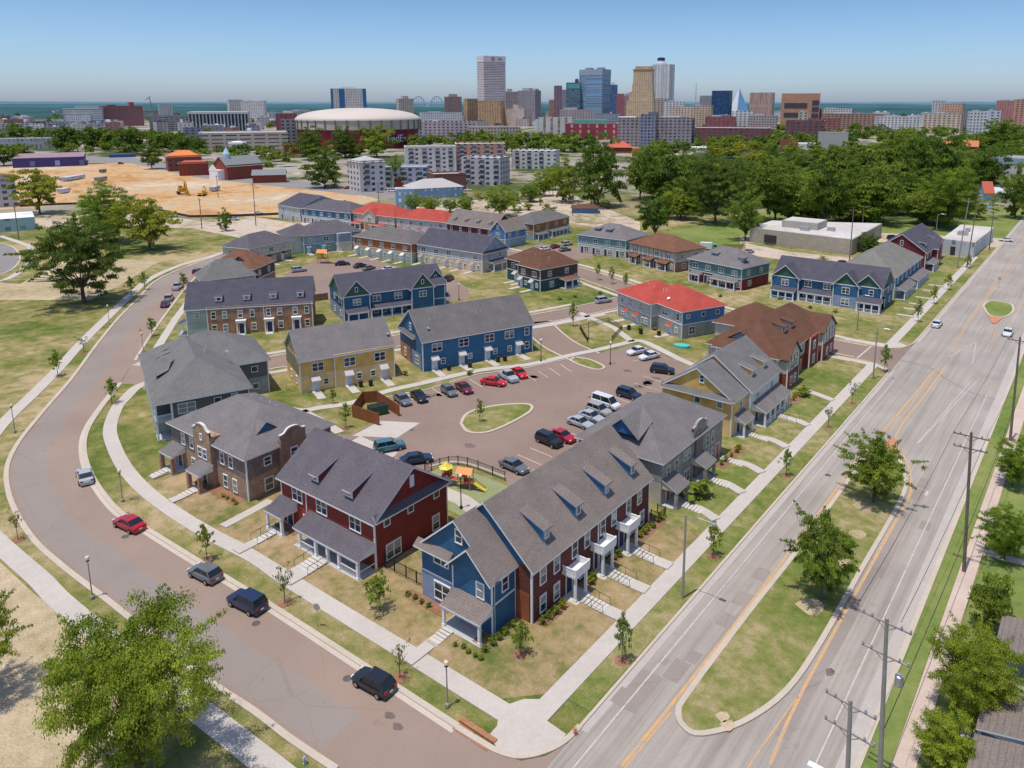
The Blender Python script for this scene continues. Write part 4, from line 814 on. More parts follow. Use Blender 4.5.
def far_houses():
    H=[]
    h=far_house('brown_hip_townhouse','dark green townhouse with a chocolate upper storey and brown hip roof by the side street',(517,264.6),(540,270.3),14,'hip',SB,DTEAL,DBROWN,3.4,2,side='R',aw=AWN); 
    h.body(-9,3.2,0,14,DTEAL,DBROWN); h.hip(-9,3.0,4,14,3.3,SB,name='wing_roof'); h.wins('F',3.2,4.5,(-6,-2.5),1.5,1.3,2); entries(h,[(-5,1.8),(-2,-1.6)],3.2)
    h.porch('R',h.L,7,12.5,2.6,2.5,3.1,SRB,3,.14); H.append(h)
    H.append(far_house('cream_rowhouse','long cream rowhouse under a plum-coloured roof with small beige door awnings',(416.6,243.6),(482,253.4),12,'gable',SP,BEIGE,LGREY,4.2,5,side='R',aw=BRKT,gm=BGREY))
    h=H[-1]; h.shed('R',h.L,0,12,.6,5.6,6.3,SP,'pent_roof'); h.porch('R',h.L,3,11,2.2,2.5,3.2,SP,3,.14)
    H.append(far_house('brown_band_rowhouse','grey rowhouse with rust-brown upper panels and a flat-pitched grey roof',(353,236.3),(411,244.5),12,'hip',SG,SAGE,ORANGEW,3.2,5,side='R',aw=CREAM))
    H.append(far_house('red_gabled_rowhouse','rowhouse with a scarlet roof, white porches and orange brick',(349.5,212.6),(394,217.5),13,'hip',SR,BRKO,TAUPE2,3.8,4,porch=[(.05,.3),(.55,.8)],wing=[(.38,.62,1.4,2.2,BRKO,TAUPE2,TAUPE2)]))
    H.append(far_house('red_roof_white_rowhouse','pale grey rowhouse with a low scarlet roof and red door awnings',(396,217.7),(446,222.8),12,'hip',SR,LGREY,LGREY,3.4,5,aw=SR))
    H.append(far_house('dormer_rowhouse','dark brick rowhouse with four pale blue dormers on a light brown roof',(446,222.8),(494,229.3),11,'gable',SW,BRK,BRK,4.6,5,dorm=4,dmat=BGREY,dblw=False))
    h=H[-1]; h.body(h.L,-1.5,h.L+6.5,10,BGREY,BBLUE); h.gable(h.L,-1.5,h.L+6.5,10,3.2,'y',SW,BLUE2); h.win('F',-1.5,h.L+3.2,4.4,1.6,1.4,2); h.win('F',-1.5,h.L+3.2,7.2,.8,1.1); h.porch('F',-1.5,h.L+1,h.L+5.5,1.9,2.4,3,SG,3,.14); h.wins('R',h.L+6.5,4.4,(1,5),1.3,1.3,2)
    H.append(far_house('rust_panel_rowhouse','grey-roofed rowhouse with rust and slate panels and grey front porches near the wooded lot',(533.7,224.6),(569.7,216.8),12,'hip',SG,BGREY,ORANGEW,3.2,4,side='L',porch=[(.02,.3),(.4,.95)]))
    H.append(far_house('teal_band_townhouse','stone townhouse with a dark teal window band upstairs and two dark skylight dormers',(577.6,234.8),(626,240.8),15,'hip',SL,STONE,TEAL,3.8,4,side='R',band=True))
    h=H[-1]; 
    for u in (6,10.5): h.dormer('F',0,u,2.6,2.0,.9,.5,.1,SL,BLUE,frontm=BLUE)
    h.porch('R',h.L,-.2,4,2.2,2.5,3.1,SL,3,.14)
    H.append(far_house('tudor_townhouse','half-timbered grey townhouse with a brown hip roof and three small brown porches',(628.5,243),(675,253),13,'hip',SRB,BRKT2,TAUPE2,3.6,4,side='R',porch=[(.1,.25),(.42,.57),(.72,.9)],edge=DKTRIM))
    h=H[-1]; t=MB()
    for k in range(12): u=h.L*k/11; h.fbox(t,'F',0,u-.1,u+.1,0,.06,3.1,5.8)
    h.fbox(t,'F',0,0,h.L,0,.06,3.0,3.2); t.build('timbering',DKTRIM,h.root)
    h=far_house('maroon_green_townhouse','townhouse maroon below and sage green above with flat grey porch roofs',(688.4,258.8),(742,269.2),13,'hip',SL,MAROON,GREENT,3.9,4,side='R',porch=[(.08,.28),(.5,.95)]); H.append(h)
    for u in (7,16): h.dormer('F',0,u,2.4,2.0,.9,.55,.1,SL,TEAL,frontm=TEAL)
    h=far_house('tan_rowhouse','tan clapboard rowhouse beside the teal-walled one with dark door hoods',(249,249.4),(291.7,239.6),11,'hip',SPB,OLIVE,TAUPE2,3.4,3,aw=DKTRIM,side='L'); H.append(h)
    h=far_house('teal_rowhouse','pale teal rowhouse with a wide plum-grey hip roof behind the small playground',(303,236.4),(362,231),13,'hip',SPB,TEAL,BGREY,3.6,4,aw=GREENT); H.append(h)
    h.body(-5,2,0,13,CREAMS,CREAMS); h.hip(-5.5,2,6,13,3.2,SPB,name='wing_roof'); h.body(h.L*.55,-2.2,h.L*.78,2,CREAMS,BGREY)
    h=far_house('grey_corner_townhouse','pale grey gabled townhouse farthest along the inner road beside the cleared lot',(277.5,204.6),(299.5,208.3),22,'gable',SP,LGREY,LGREY,4.2,2,gm=BGREY,dblw=True); H.append(h)
    h=far_house('navy_band_rowhouse','slate-roofed rowhouse with a navy upstairs window band, left of the scarlet roofs',(301,208.5),(350,213.4),14,'hip',SPB,LGREY,BLUE2,3.6,6,edge=WHITE); H.append(h)
    h=far_house('brown_hip_cottage','low townhouse with a terracotta brown hip roof and blue gablet beside the curved street',(205,268.5),(254,269.8),12,'hip',SRB,BRKT2,DBROWN,4.2,4,side='R'); H.append(h)
    b=MB(); b.face([(6,2.2,7.1),(11,2.2,7.1),(8.5,2.2,8.8)],1); b.face([(5.6,1.9,7.0),(8.5,1.9,9.1),(8.5,6.5,9.1),(6.8,4.5,8)],0); b.face([(8.5,1.9,9.1),(11.4,1.9,7),(10.2,4.5,8),(8.5,6.5,9.1)],0); b.build('gablet',[SRB,BLUE2],h.root)
    h=far_house('sage_hip_townhouse','grey-green hip roof between the terracotta roof and the brick row with dormers',(201,281.5),(256,275),9,'hip',STL,SAGE,SAGE,4.2,4,side='R'); H.append(h)
    # along the avenue beyond the side street
    h=House('long_blue_townhouse','long navy townhouse with three green front gables and white-posted porches across the side street',(-68.3,190.9),(-41.4,190.9),.1,eave=5.9)
    L=h.L; h.body(0,1.6,L,13,BLUE,BLUE,band=False); h.gable(0,1.6,L,13,4.0,'x',SP,DGREEN); 
    for a,b_,y in ((0,7.0,0),(15.8,21.8,0),(20.6,26.9,.9)):
        h.body(a,y,b_,y+4,BLUEP if a==15.8 else BLUE,BLUE,band=False); h.gable(a,y,b_,y+5.8,3.0,'y',SP,DGREEN,ends=(1,0)); h.win('F',y,(a+b_)/2 if a<20 else 24.6,4.4,1.7 if a<20 else .9,1.4,2 if a<20 else 1); h.tr.box(a,y-.06,5.75,b_,y+.02,5.95)
    h.win('F',0,18.8,1.5,1.8,1.5,2); h.wins('F',1.6,4.4,(9,13.8),1.7,1.4,2); h.wins('F',1.6,1.5,(8.5,11,14),1,1.5)
    h.porch('F',1.6,7.2,15.6,1.9,2.5,3.3,SP,5,.14,rail=True); h.porch('F',0,.4,6.5,1.8,2.5,3.3,SP,4,.14,rail=True); h.porch('F',.9,21.9,27.4,2.6,2.5,3.4,SP,4,.14,rail=True); h.wins('R',L,4.4,(3,8,11),.9,1.4); h.wins('R',L,1.5,(5,10),.9,1.4); H.append(h)
    h=House('khaki_roof_rowhouse','olive-grey roofed rowhouse with rust end wall and blue porches facing the avenue',(-41.6,207),(-41.6,239),.1,eave=6.1)
    h.body(0,0,32,15,SAGE,BLUE2); MB().box(-.06,.2,3.1,0,5,6.0).build('side_panel',ORANGEW,h.root); h.hip(0,0,32,15,5.0,ST); h.wins('F',0,4.5,(3,8,13,18,23,28),1.1,1.5,2); h.porch('F',0,.5,13,2.6,2.5,3.5,SL,6,.14); h.porch('F',0,16,31,2.6,2.5,3.5,SL,7,.14); h.wins('L',0,4.5,(9,),1.1,1.4); h.wins('L',0,1.5,(3,9),1.1,1.4)
    for u in (3,9,19,27): h.door('F',0,u,DOORB)
    H.append(h)
    h=House('maroon_gabled_townhouse','dark red gabled townhouse last in the row along the avenue, charcoal roof',(-42,248),(-42,276),.1,eave=6.0)
    h.body(0,0,28,14,MAROON,MAROON,band=False); h.gable(0,0,28,14,4.8,'x',SP,MAROON); h.win('L',0,7,8.2,.7,1.4); h.wins('F',0,4.5,(3,8,13,18,24),1.1,1.5,2); h.body(10,-1.6,16,2,MAROON,MAROON,band=False); h.gable(10,-1.6,16,5,2.6,'y',SP,MAROON,ends=(1,0)); h.porch('F',0,.5,9,2.4,2.5,3.4,STL,4,.14)
    for u in (5,19): h.dormer('F',0,u,1.2,1.6,1.0,.68,.2,SP,MAROON)
    H.append(h)
    for h in H: h.done()
def right_house():
    for nm,lb,y0,y1,pr,bd in (('blue_porch_house','pale blue house with two brown shingled porch roofs, cut by the right edge',66,51,((1.7,6.4),(7.3,12.2)),BGREY),
                       ('pale_blue_cottage','blue-grey house with one tan porch roof behind young trees, cut by the right edge',84.5,68,((8.9,14.3),),BBLUE)):
        h=House(nm,lb,(.5,y0),(.5,y1),.1,cat='house',eave=5.2); L=h.L
        h.body(0,0,L,10,BGREY,bd); h.gable(0,0,L,10,3.4,'x',SW,BGREY,o=.35)
        for a_,b_ in pr:
            h.porch('F',0,a_,b_,3.7,3.05,3.95,SW,2,.15); h.door('F',0,(a_+b_)/2,DOORM); h.steps('F',0,(a_+b_)/2,1.4,3.8,3,.03,.4,False,.1)
        h.wins('F',0,4.4,[L*.2,L*.5,L*.8],1,1.2); h.wins('F',0,1.5,[1.0,L-1.2],1,1.4); h.done()
brick_row(); red_house(); greybrick(); grey_hip(); taupe(); yellow_end(); brown_roof(); yellow_mid(); blue_mid(); brick_block(); blue_gables(); red_roof(); far_houses(); right_house()
# ================================================================== vegetation
def leafmat(name,cols,trans=.35):
    n=N(name,.75,.2); ob=n.add('ShaderNodeObjectInfo').outputs['Random']; v=n.coord('Object')
    f=n.noise(.9,4,v,.7); g=n.noise(8,2,v)
    a=n.ramp(f,[(.3,cols[0]),(.5,cols[1]),(.72,cols[2])])
    a=n.mix(1.0,a,n.ramp(ob,[(0,(.82,.9,.8)),(.5,(1,1,1)),(1,(1.25,1.12,.95))]),'MULTIPLY'); a=n.mix(1.0,a,n.ramp(g,[(.3,(.7,)*3),(.7,(1.3,)*3)]),'MULTIPLY')
    n.base(a)
    t=n.add('ShaderNodeBsdfTranslucent'); n.link(a,t.inputs[0]); mx=n.add('ShaderNodeMixShader'); mx.inputs[0].default_value=trans
    n.link(n.b.outputs[0],mx.inputs[1]); n.link(t.outputs[0],mx.inputs[2]); n.link(mx.outputs[0],n.n['Material Output'].inputs[0]); return n.m
LEAF=leafmat('foliage_mid',[(.09,.145,.015),(.18,.25,.028),(.33,.4,.055)]); LEAFD=leafmat('foliage_dark',[(.055,.1,.012),(.115,.18,.022),(.23,.3,.04)]); LEAFY=leafmat('foliage_yellow',[(.15,.18,.015),(.28,.3,.03),(.44,.43,.06)]); LEAFR=leafmat('foliage_olive',[(.075,.11,.02),(.155,.2,.035),(.28,.33,.06)])
LEAFH=leafmat('foliage_bright',[(.1,.16,.015),(.22,.3,.03),(.4,.47,.065)]); BARK=plain('bark',(.13,.1,.075),.9,.25,3)
def leaves(pos,nrm,size,rng,name,mat):
    n=len(pos); r=rng.normal(size=(n,3)); nn=nrm+r*.75; nn/=np.linalg.norm(nn,axis=1)[:,None]+1e-9
    a=np.cross(nn,rng.normal(size=(n,3))); a/=np.linalg.norm(a,axis=1)[:,None]+1e-9; b=np.cross(nn,a)
    s=(size*(.6+.8*rng.random(n)))[:,None]; a=a*s; b=b*s*.7
    V=np.stack([pos-a,pos-b*.9,pos+a,pos+b*.9],1).reshape(-1,3)
    me=bpy.data.meshes.new(name); me.vertices.add(4*n); me.vertices.foreach_set('co',V.ravel().astype(np.float32))
    me.loops.add(4*n); me.loops.foreach_set('vertex_index',np.arange(4*n,dtype=np.int32)); me.polygons.add(n); me.polygons.foreach_set('loop_start',np.arange(0,4*n,4,dtype=np.int32)); me.polygons.foreach_set('loop_total',np.full(n,4,dtype=np.int32))
    me.materials.append(mat); me.update(); me.validate(); return me
def tree_proto(seed,nleaf,mat,shape='round',clumps=26,lsize=.028,trunk=.25,csize=.2,openness=.25,outl=.07,limb=1.0):
    """unit tree: height 1, crown radius 1 in xy (scaled per tree)"""
    rng=np.random.default_rng(seed); cz=(1+trunk)/2; hz=(1-trunk)/2
    C=[];Rr=[]
    kd=rng.normal(size=(7,3))*2.2; ph=rng.random(7)*6.28
    for i in range(clumps):
        d=rng.normal(size=3); d/=np.linalg.norm(d)
        env=.86+.13*float(np.sum(np.cos(kd@d+ph)))/1.6
        sprig=rng.random()<outl
        for q,rs in (((.9,.8),(1.02,.65),(1.12,.5),(1.2,.38)) if sprig else ((rng.random()**.42,.6+.8*rng.random()),)):
            p=d*q*env
            if shape=='spire': w=max(.3,1.1-.6*max(0,(p[2]+.3))); p=np.array([p[0]*w,p[1]*w,p[2]*1.1])
            if shape=='vase': w=.62+.38*min(1,(p[2]+1)/1.1); p[0]*=w;p[1]*=w
            if shape in('round','airy') and p[2]<-.6: p[0]*=.85;p[1]*=.85
            p[2]=max(-.97,min(1.05,p[2])); C.append(p); Rr.append(csize*rs)
    C=np.array(C);Rr=np.array(Rr); w=Rr**2; w/=w.sum(); idx=rng.choice(len(C),nleaf,p=w)
    d=rng.normal(size=(nleaf,3)); d/=np.linalg.norm(d,axis=1)[:,None]; d[:,2]=np.where(d[:,2]<-.3,-d[:,2]*.6,d[:,2])
    rad=Rr[idx]*(rng.random(nleaf)**.35)*(1+openness*rng.normal(size=nleaf)*.5)
    P=C[idx]+d*rad[:,None]*np.array([1,1,.8]); P[:,2]=cz+P[:,2]*hz
    nrm=d+C[idx]*.5+np.array([0,0,1.0])
    me=leaves(P,nrm,lsize,rng,'crown',mat)
    t=MB(); R0=.045
    t.tube((0,0,-.02),(0,0,trunk+.1),R0,R0*.7,8); 
    top=(0,0,trunk+.08)
    for i in range(0,min(14,clumps)):
        c=C[i]; q=(c[0],c[1],cz+c[2]*hz); m=(c[0]*.45+rng.normal()*.03,c[1]*.45+rng.normal()*.03,trunk+.08+(q[2]-trunk)*.45)
        t.tube(top,m,R0*.5*limb,R0*.24*limb,6,cap=False); t.tube(m,q,R0*.24*limb,R0*.05,5,cap=False)
    return me,t.mesh('trunk',BARK)
PR={}
def proto(key,n=2,**k):
    PR[key]=[tree_proto(seed=hash_(key)+i*17,**k) for i in range(n)]
def hash_(s): return sum(ord(c)*(i+3) for i,c in enumerate(s))
proto('hero',1,nleaf=90000,mat=LEAFH,shape='round',clumps=330,lsize=.0108,trunk=.08,csize=.125,openness=.6,outl=.14,limb=.45)
proto('big',2,nleaf=50000,mat=LEAFR,shape='airy',clumps=260,lsize=.0135,trunk=.1,csize=.11,openness=.5,outl=.12,limb=.8)
proto('elm',2,nleaf=26000,mat=LEAF,shape='vase',clumps=220,lsize=.0165,trunk=.1,csize=.11,openness=.6,outl=.16,limb=.5)
proto('round',3,nleaf=11000,mat=LEAF,shape='round',clumps=130,lsize=.027,trunk=.05,csize=.17)
proto('dark',3,nleaf=11000,mat=LEAFD,shape='round',clumps=130,lsize=.027,trunk=.04,csize=.17)
proto('yellow',2,nleaf=14000,mat=LEAFY,shape='round',clumps=140,lsize=.024,trunk=.1,csize=.15)
proto('green',3,nleaf=40000,mat=LEAFH,shape='round',clumps=260,lsize=.0145,trunk=.06,csize=.13,openness=.5,outl=.1,limb=.6)
proto('far',2,nleaf=1500,mat=LEAFD,shape='round',clumps=34,lsize=.07,trunk=.03,csize=.28)
proto('farg',2,nleaf=1500,mat=LEAF,shape='round',clumps=34,lsize=.07,trunk=.03,csize=.28)
proto('young',3,nleaf=1300,mat=LEAFH,shape='spire',clumps=70,lsize=.045,trunk=.25,csize=.15,openness=1.0,outl=.12,limb=.6)
proto('youngd',2,nleaf=1700,mat=LEAFH,shape='spire',clumps=70,lsize=.045,trunk=.22,csize=.17,openness=.8,limb=.6)
proto('sparse',2,nleaf=300,mat=LEAFR,shape='airy',clumps=30,lsize=.045,trunk=.25,csize=.2,openness=.9,limb=.6)
proto('bush',3,nleaf=900,mat=LEAF,shape='round',clumps=24,lsize=.10,trunk=.02,csize=.28)
proto('bushy',2,nleaf=900,mat=LEAFY,shape='round',clumps=24,lsize=.10,trunk=.02,csize=.28)
trng=random.Random(11)
def plant(name,key,x,y,h,r,label,cat='tree',group=None,z=0,tr=1.0):
    i=trng.randrange(len(PR[key])); cr,tk=PR[key][i]; rt=trng.random()*6.28
    e=empty(name,(x,y,z),rt,label,cat,group)
    c=link('crown' if cat=='tree' else 'foliage',cr,e,scale=(r,r,h)); t=link('trunk' if cat=='tree' else 'stem',tk,e,scale=(max(.5,r*tr*.8),max(.5,r*tr*.8),h) if False else (r,r,h)); return e
def tp(key,bx,by,ty,wpx,label,name='tree',cat='tree',group=None,z=0):
    x,y=G(bx,by); Y=-x*sA+y*cA; X=x*cA+y*sA
    h=project_z(x,y,ty); d=Y*math.cos(PT)+(HC-h*.6)*math.sin(PT); r=wpx/2*d/FL*(.92 if key in('hero','green','round','dark','big','yellow') else 1)
    return plant(name,key,x,y,max(.5,h-z),r*1.05,label,cat,group,z)
T=[('hero',138,775,600,172,'largest foreground tree, bright green and spreading, overhanging the pavement at the lower left'),
('big',84,303,211,100,'big old dark tree with open limbs on the grass inside the street bend'),
('yellow',150,250,196,66,'yellow-green spreading tree beside the bare lot, right of the round green one'),
('green',110,243,184,58,'round mid-green tree behind the big open-limbed tree'),
('yellow',40,214,167,52,'lime-coloured tree by the pale building at the left edge'),
('round',226,231,209,15,'small lone tree on the verge of the back road near the cleared lot'),
('green',-24,700,592,84,'dark green tree cut off by the left edge above the dry soil'),
('elm',873,503,434,70,'upper of the two dark trees on the grass median'),
('elm',821,600,506,74,'lower of the two dark trees on the grass median, above the bare patch'),
('green',1012,486,440,46,'tree beside the pinkish pavement just right of the far utility pole'),
('green',1004,560,508,52,'tree by the pale blue cottage at the right edge'),
('round',986,630,572,50,'small bright tree with thin branches over the pinkish path'),
('hero',972,722,628,96,'dense rounded bright green tree beside the brown shingled porches'),
('green',945,775,716,78,'bright tree at the bottom right corner over the pinkish pavement'),
('dark',598,207,138,60,'tall dark solitary tree between the pale flats and the wooded lot'),
('round',566,202,160,38,'lighter tree leaning on the tall dark tree'),
('green',500,216,186,36,'bright bushy tree behind the dormered brick rowhouse'),
('dark',325,188,150,44,'dark round tree in front of the white flats'),
('round',397,187,157,19,'small ball-shaped tree against the pale blue flats'),
('dark',312,160,128,36,'leftmost tree of the clump before the arena'),('dark',345,158,128,34,'middle tree of the clump before the arena'),('round',377,157,124,40,'tallest right-hand tree of the clump before the arena'),
('dark',655,238,192,46,'low dark tree right behind the timbered brown-roofed townhouse'),('dark',662,208,143,68,'broad dark tree left of the tan-leaved one in the wooded lot'),
('big',715,224,150,62,'olive tan-leaved tree in the middle of the wooded lot'),('round',745,240,188,38,'bright small tree at the front of the wooded lot beside the block warehouse'),
('dark',775,222,158,66,'dark tree behind the concrete-block warehouse'),('dark',825,226,158,64,'second dark tree behind the warehouse, over its right part'),('round',875,224,160,64,'mid-green tree right of the pair behind the warehouse'),
('green',948,230,162,64,'big rounded bright tree on the lawn left of the white workshop'),('dark',640,200,150,44,'dark tree at the left flank of the wooded lot'),('dark',700,204,152,50,'dark crown behind the tan-leaved tree'),
('dark',930,196,128,60,'tall tree mass in front of the tan office block on the right'),('round',893,190,126,52,'tree behind the wooded lot, left of the tall mass'),('dark',985,196,146,46,'dark tree beside the pale blue-grey apartment house'),
('round',1015,218,166,40,'tree at the right edge behind the small red-roofed hut'),('dark',152,169,142,28,'tree at the corner of the cleared lot, left of the orange-roofed house'),
('dark',842,186,140,50,'tree left of centre behind the wooded lot by the gravel yard'),('round',1002,150,118,44,'farther tree on the right beyond the office block')]
for t in T: tp(t[0],*t[1:5],t[5])
grp='trees in the wooded city blocks'
for bx,by,ty,w in ((62,152,124,26),(78,152,124,24),(93,150,122,26),(108,150,124,24),(125,152,123,28),(142,151,125,24),(158,152,128,24),(172,152,128,24),(186,154,130,22),(200,156,134,18),(4,166,142,30),(22,160,140,26),(45,146,124,18),(20,142,122,26)):
    tp('far',bx,by,ty,w,'one of the dark trees in the long row above the purple shed',group='row of trees above the purple shed')
for bx,by,ty,w in ((415,148,134,16),(430,147,134,14),(470,146,130,18),(486,146,129,18),(503,148,131,18),(520,150,130,22),(538,150,132,20),(556,152,134,22),(574,152,134,20),(590,150,137,16)):
    tp('farg',bx,by,ty,w,'one of the bright trees in the strip behind the pale flats',group='trees in the strip behind the pale flats')
for bx,by,ty,w in ((545,196,170,26),(530,202,182,26),(555,190,165,24),(514,210,190,20),(430,212,196,24),(415,210,194,22),(450,212,198,20),(465,212,196,22)):
    tp('green',bx,by,ty,w,'one of the shrubby trees along the lane behind the red and brown roofs',group='shrubby trees along the back lane')
def tm(key,bx,by,h,r,label,name='tree',group=None):
    x,y=G(bx,by); return plant(name,key,x,y,h,r,label,'tree',group)
for i in range(150):
    bx=trng.uniform(632,968); by=trng.uniform(152,min(226,216+(bx-640)*.05) if bx>770 else (222 if bx<700 else 212))
    if 700<bx<770 and by>200: by-=16
    tm(trng.choice(['dark','round','dark','round','green','yellow']),bx,by,trng.uniform(10,17),trng.uniform(7.5,12),'tree crown in the dense wood right of the tall dark tree',group='trees of the dense wood')
for i in range(30):
    tm(trng.choice(['dark','round']),trng.uniform(960,1040),trng.uniform(142,184),trng.uniform(12,18),trng.uniform(8,12),'tree crown in the wood around the apartment house on the right',group='trees around the right apartment house')
def woods(name,label,spots,mats,nl=230):
    rg=np.random.default_rng(3)
    for mi,mt in enumerate(mats):
        P=[];Nn=[];S=[]
        for j,(x,y,h,r) in enumerate(spots):
            if j%len(mats)!=mi: continue
            K=7; cc=rg.normal(size=(K,3)); cc/=np.linalg.norm(cc,axis=1)[:,None]; cc*=.55; cr_=rg.uniform(.3,.55,K); k=rg.integers(0,K,nl)
            d=rg.normal(size=(nl,3)); d/=np.linalg.norm(d,axis=1)[:,None]; d[:,2]=np.abs(d[:,2])*.9-.15
            q=cc[k]+d*cr_[k][:,None]; P.append(np.stack([x+q[:,0]*r,y+q[:,1]*r,h*.52+q[:,2]*h*.46],1)); Nn.append(d+[0,0,.4]); S.append(np.full(nl,r*.16))
        if not P: continue
        P=np.concatenate(P);Nn=np.concatenate(Nn);S=np.concatenate(S); n=len(P)
        me=leaves(P,Nn,S,rg,name,mt); o=link(name,me); tag(o,label[mi],'woodland',kind='stuff')
sp=[]
def spot(bx,by,h,r): x,y=G(bx,by); sp.append((x,y,h,r))
for i in range(150):
    spot(trng.uniform(690,1040),trng.uniform(131,150),trng.uniform(12,18),trng.uniform(8,12))
for i in range(60): spot(trng.uniform(1000,1040) if i%3==0 else trng.uniform(850,1040),trng.uniform(140,176),trng.uniform(14,20),trng.uniform(9,12))
for i in range(420):
    bx=trng.uniform(-15,1038); by=trng.choice([trng.uniform(108,116),trng.uniform(111,124),trng.uniform(116,134)])
    if 290<bx<425 and by>117: continue
    if by>126 and 425<bx<700: continue
    spot(bx,by,trng.uniform(10,17),trng.uniform(8,13))
for x0,x1,y0,y1,n in ((0,60,136,150,20),(56,210,134,156,60),(195,300,140,160,30),(240,300,160,172,8),(405,470,140,150,24),(470,600,136,152,60),(300,380,146,160,16),(440,600,150,156,24),(690,770,140,152,30)):
    for i in range(n): spot(trng.uniform(x0,x1),trng.uniform(y0,y1),trng.uniform(8,15),trng.uniform(5,9))
woods('city_woodland',['dark green mass of trees spread between the city roofs','mid-green mass of trees spread between the city roofs','olive-green mass of trees spread between the city roofs'],sp,[LEAFD,LEAF,LEAFR])
for i in range(30):
    bx=trng.uniform(395,560); by=trng.uniform(196,214); x,y=G(bx,by); plant('shrub',trng.choice(['bush','bushy']),x,y,trng.uniform(1.5,3.5),trng.uniform(1.5,3.5),'wild bush in the overgrown strip along the gravel lane','shrub','wild bushes along the gravel lane')
# young street trees
Y=[('young',207,560,522,20,'kerbside sapling at the bend opposite the brick house with parapets'),('sparse',285,603,562,26,'thin sapling by the path to the red house'),('sparse',400,678,640,24,'nearly leafless sapling beside the black compact car'),
('youngd',622,661,611,19,'sapling in the verge by the brick rowhouse nearest the corner'),('young',380,612,571,34,'bushy yellow-green young tree in front of the red house corner'),('youngd',521,656,621,22,'small tree in the lawn beside the blue corner house'),
('youngd',713,556,520,17,'sapling by the street lamp on the avenue pavement'),('young',786,476,447,14,'verge sapling opposite the yellow townhouse'),('sparse',18,540,505,16,'sapling on the outer verge at the left bend'),
('young',112,404,376,15,'sapling where the side street leaves the curved street'),('young',58,376,349,15,'sapling at the outer path junction on the left'),('sparse',84,352,334,12,'sapling on the outer verge above the path junction'),
('young',132,297,275,10,'sapling left of the road bend near the parked cars'),('young',145,290,271,9,'second sapling left of the road bend'),('young',152,336,316,12,'sapling on the inner verge before the parked cars'),('young',184,292,271,10,'sapling by the white pickup on the curved street'),
('youngd',884,372,345,12,'sapling at the corner of the side street and the avenue'),('sparse',852,404,378,11,'thin verge sapling below the side street corner'),('sparse',828,428,402,12,'thin verge sapling opposite the brown roof'),
('young',480,422,397,10,'lone young tree on the grass island of the car park'),('young',333,404,388,9,'sapling in front of the yellow rowhouse left door'),('young',346,428,401,12,'sapling next to the wooden bin enclosure'),
('youngd',573,326,300,9,'sapling on the green beside the fenced garden'),('young',568,283,262,8,'young tree by the walk of the brown hip-roofed house'),('young',598,280,262,8,'young tree in front of the teal-banded townhouse'),('young',612,284,266,8,'second young tree before the teal-banded townhouse'),('young',626,289,272,8,'young tree before the half-timbered townhouse'),
('youngd',918,322,300,9,'sapling in the avenue verge by the white parked car'),('youngd',934,304,286,8,'second sapling north of the white parked car'),('youngd',948,290,273,8,'third sapling north of the white parked car'),('youngd',968,268,254,7,'last sapling of the avenue verge by the leaning poles'),('young',822,263,255,10,'small yellow tree behind the long navy townhouse'),('dark',868,252,234,26,'dark tree at the end of the block warehouse')]
md=MB()
for t in Y:
    e_=tp(t[0],*t[1:5],t[5],name='young_tree'); x,y,_=e_.location
    if t[2]>330:
        zz=.22 if (-97<x<-36.6 and 44.4<y<60) or (-51<x<-36.6 and 44<y<146) else .05
        md.prism([(x+.75*math.cos(a*.7),y+.75*math.sin(a*.7)) for a in range(9)],0,zz)  # disc paints mulch and the sapling's dark shadow in one brown
tag(md.build('mulch_shade_ring',MULCH),kind='structure')
# shrubs along foundations (counted, one by one)
def shrub(x,y,r,h,key='bush',group='clipped foundation shrubs',label='small clipped shrub in a mulch bed against a house wall',z=.2): plant('shrub',key,x,y,h,r,label,'shrub',group,z)
for y in (52.2,53.2,54.2,55.2,60.2,61.0,65.4,66.2,71,71.9,72.8,73.7,75.2,76.0,93.6,95,97,98.6,99.8,122,123.2,124.5): shrub(-39.1+trng.uniform(-.2,.2),y,.38+trng.random()*.15,.75+trng.random()*.3,trng.choice(['bush','bushy']))
for x in (-53,-52,-51,-50,-42.8,-41.8): shrub(x,47.2,.33,.6)
for x in (-44.0,-43.2,-42.4,-41.6,-40.9): shrub(x,44.9+trng.uniform(-.1,.1),.3,.5)
for y in (46,46.9,47.8,48.8,50.0): shrub(-41.3,y,.42,.8)
for x in (-93,-92.2,-91.4,-90.6,-87,-86,-85,-84,-75.2,-74,-70,-57.8): shrub(x,46.8+trng.uniform(-.3,.3),.33,.5,'bushy')
plant('hedge_shrub','bush',-38.0,83.5,2.2,2.2,'large rounded green bush beside the taupe townhouse porch','shrub',None,.3)
plant('hedge_shrub','bush',-38.6,126.5,1.4,1.5,'low bush at the foot of the brick bay beside the yellow townhouse','shrub',None,.3)
for q in ((262,383),(285,345),(420,361),(405,375),(470,375),(506,300),(520,302),(560,300),(575,297),(600,294),(690,300),(720,297),(735,285),(780,300),(810,309),(835,313),(740,330),(640,330),(655,330)): x,y=G(*q); shrub(x,y,.7,.9,trng.choice(['bush','bushy']),'loose garden shrubs between the inner houses','loose green shrub on the lawn between the inner houses',0)
for i in range(9): x,y=G(802+i*14,274.5-2+i*.9); shrub(x,y,.7,1.2,'bush','hedge plants along the warehouse lawn','round shrub in the line on the strip below the warehouse',0)
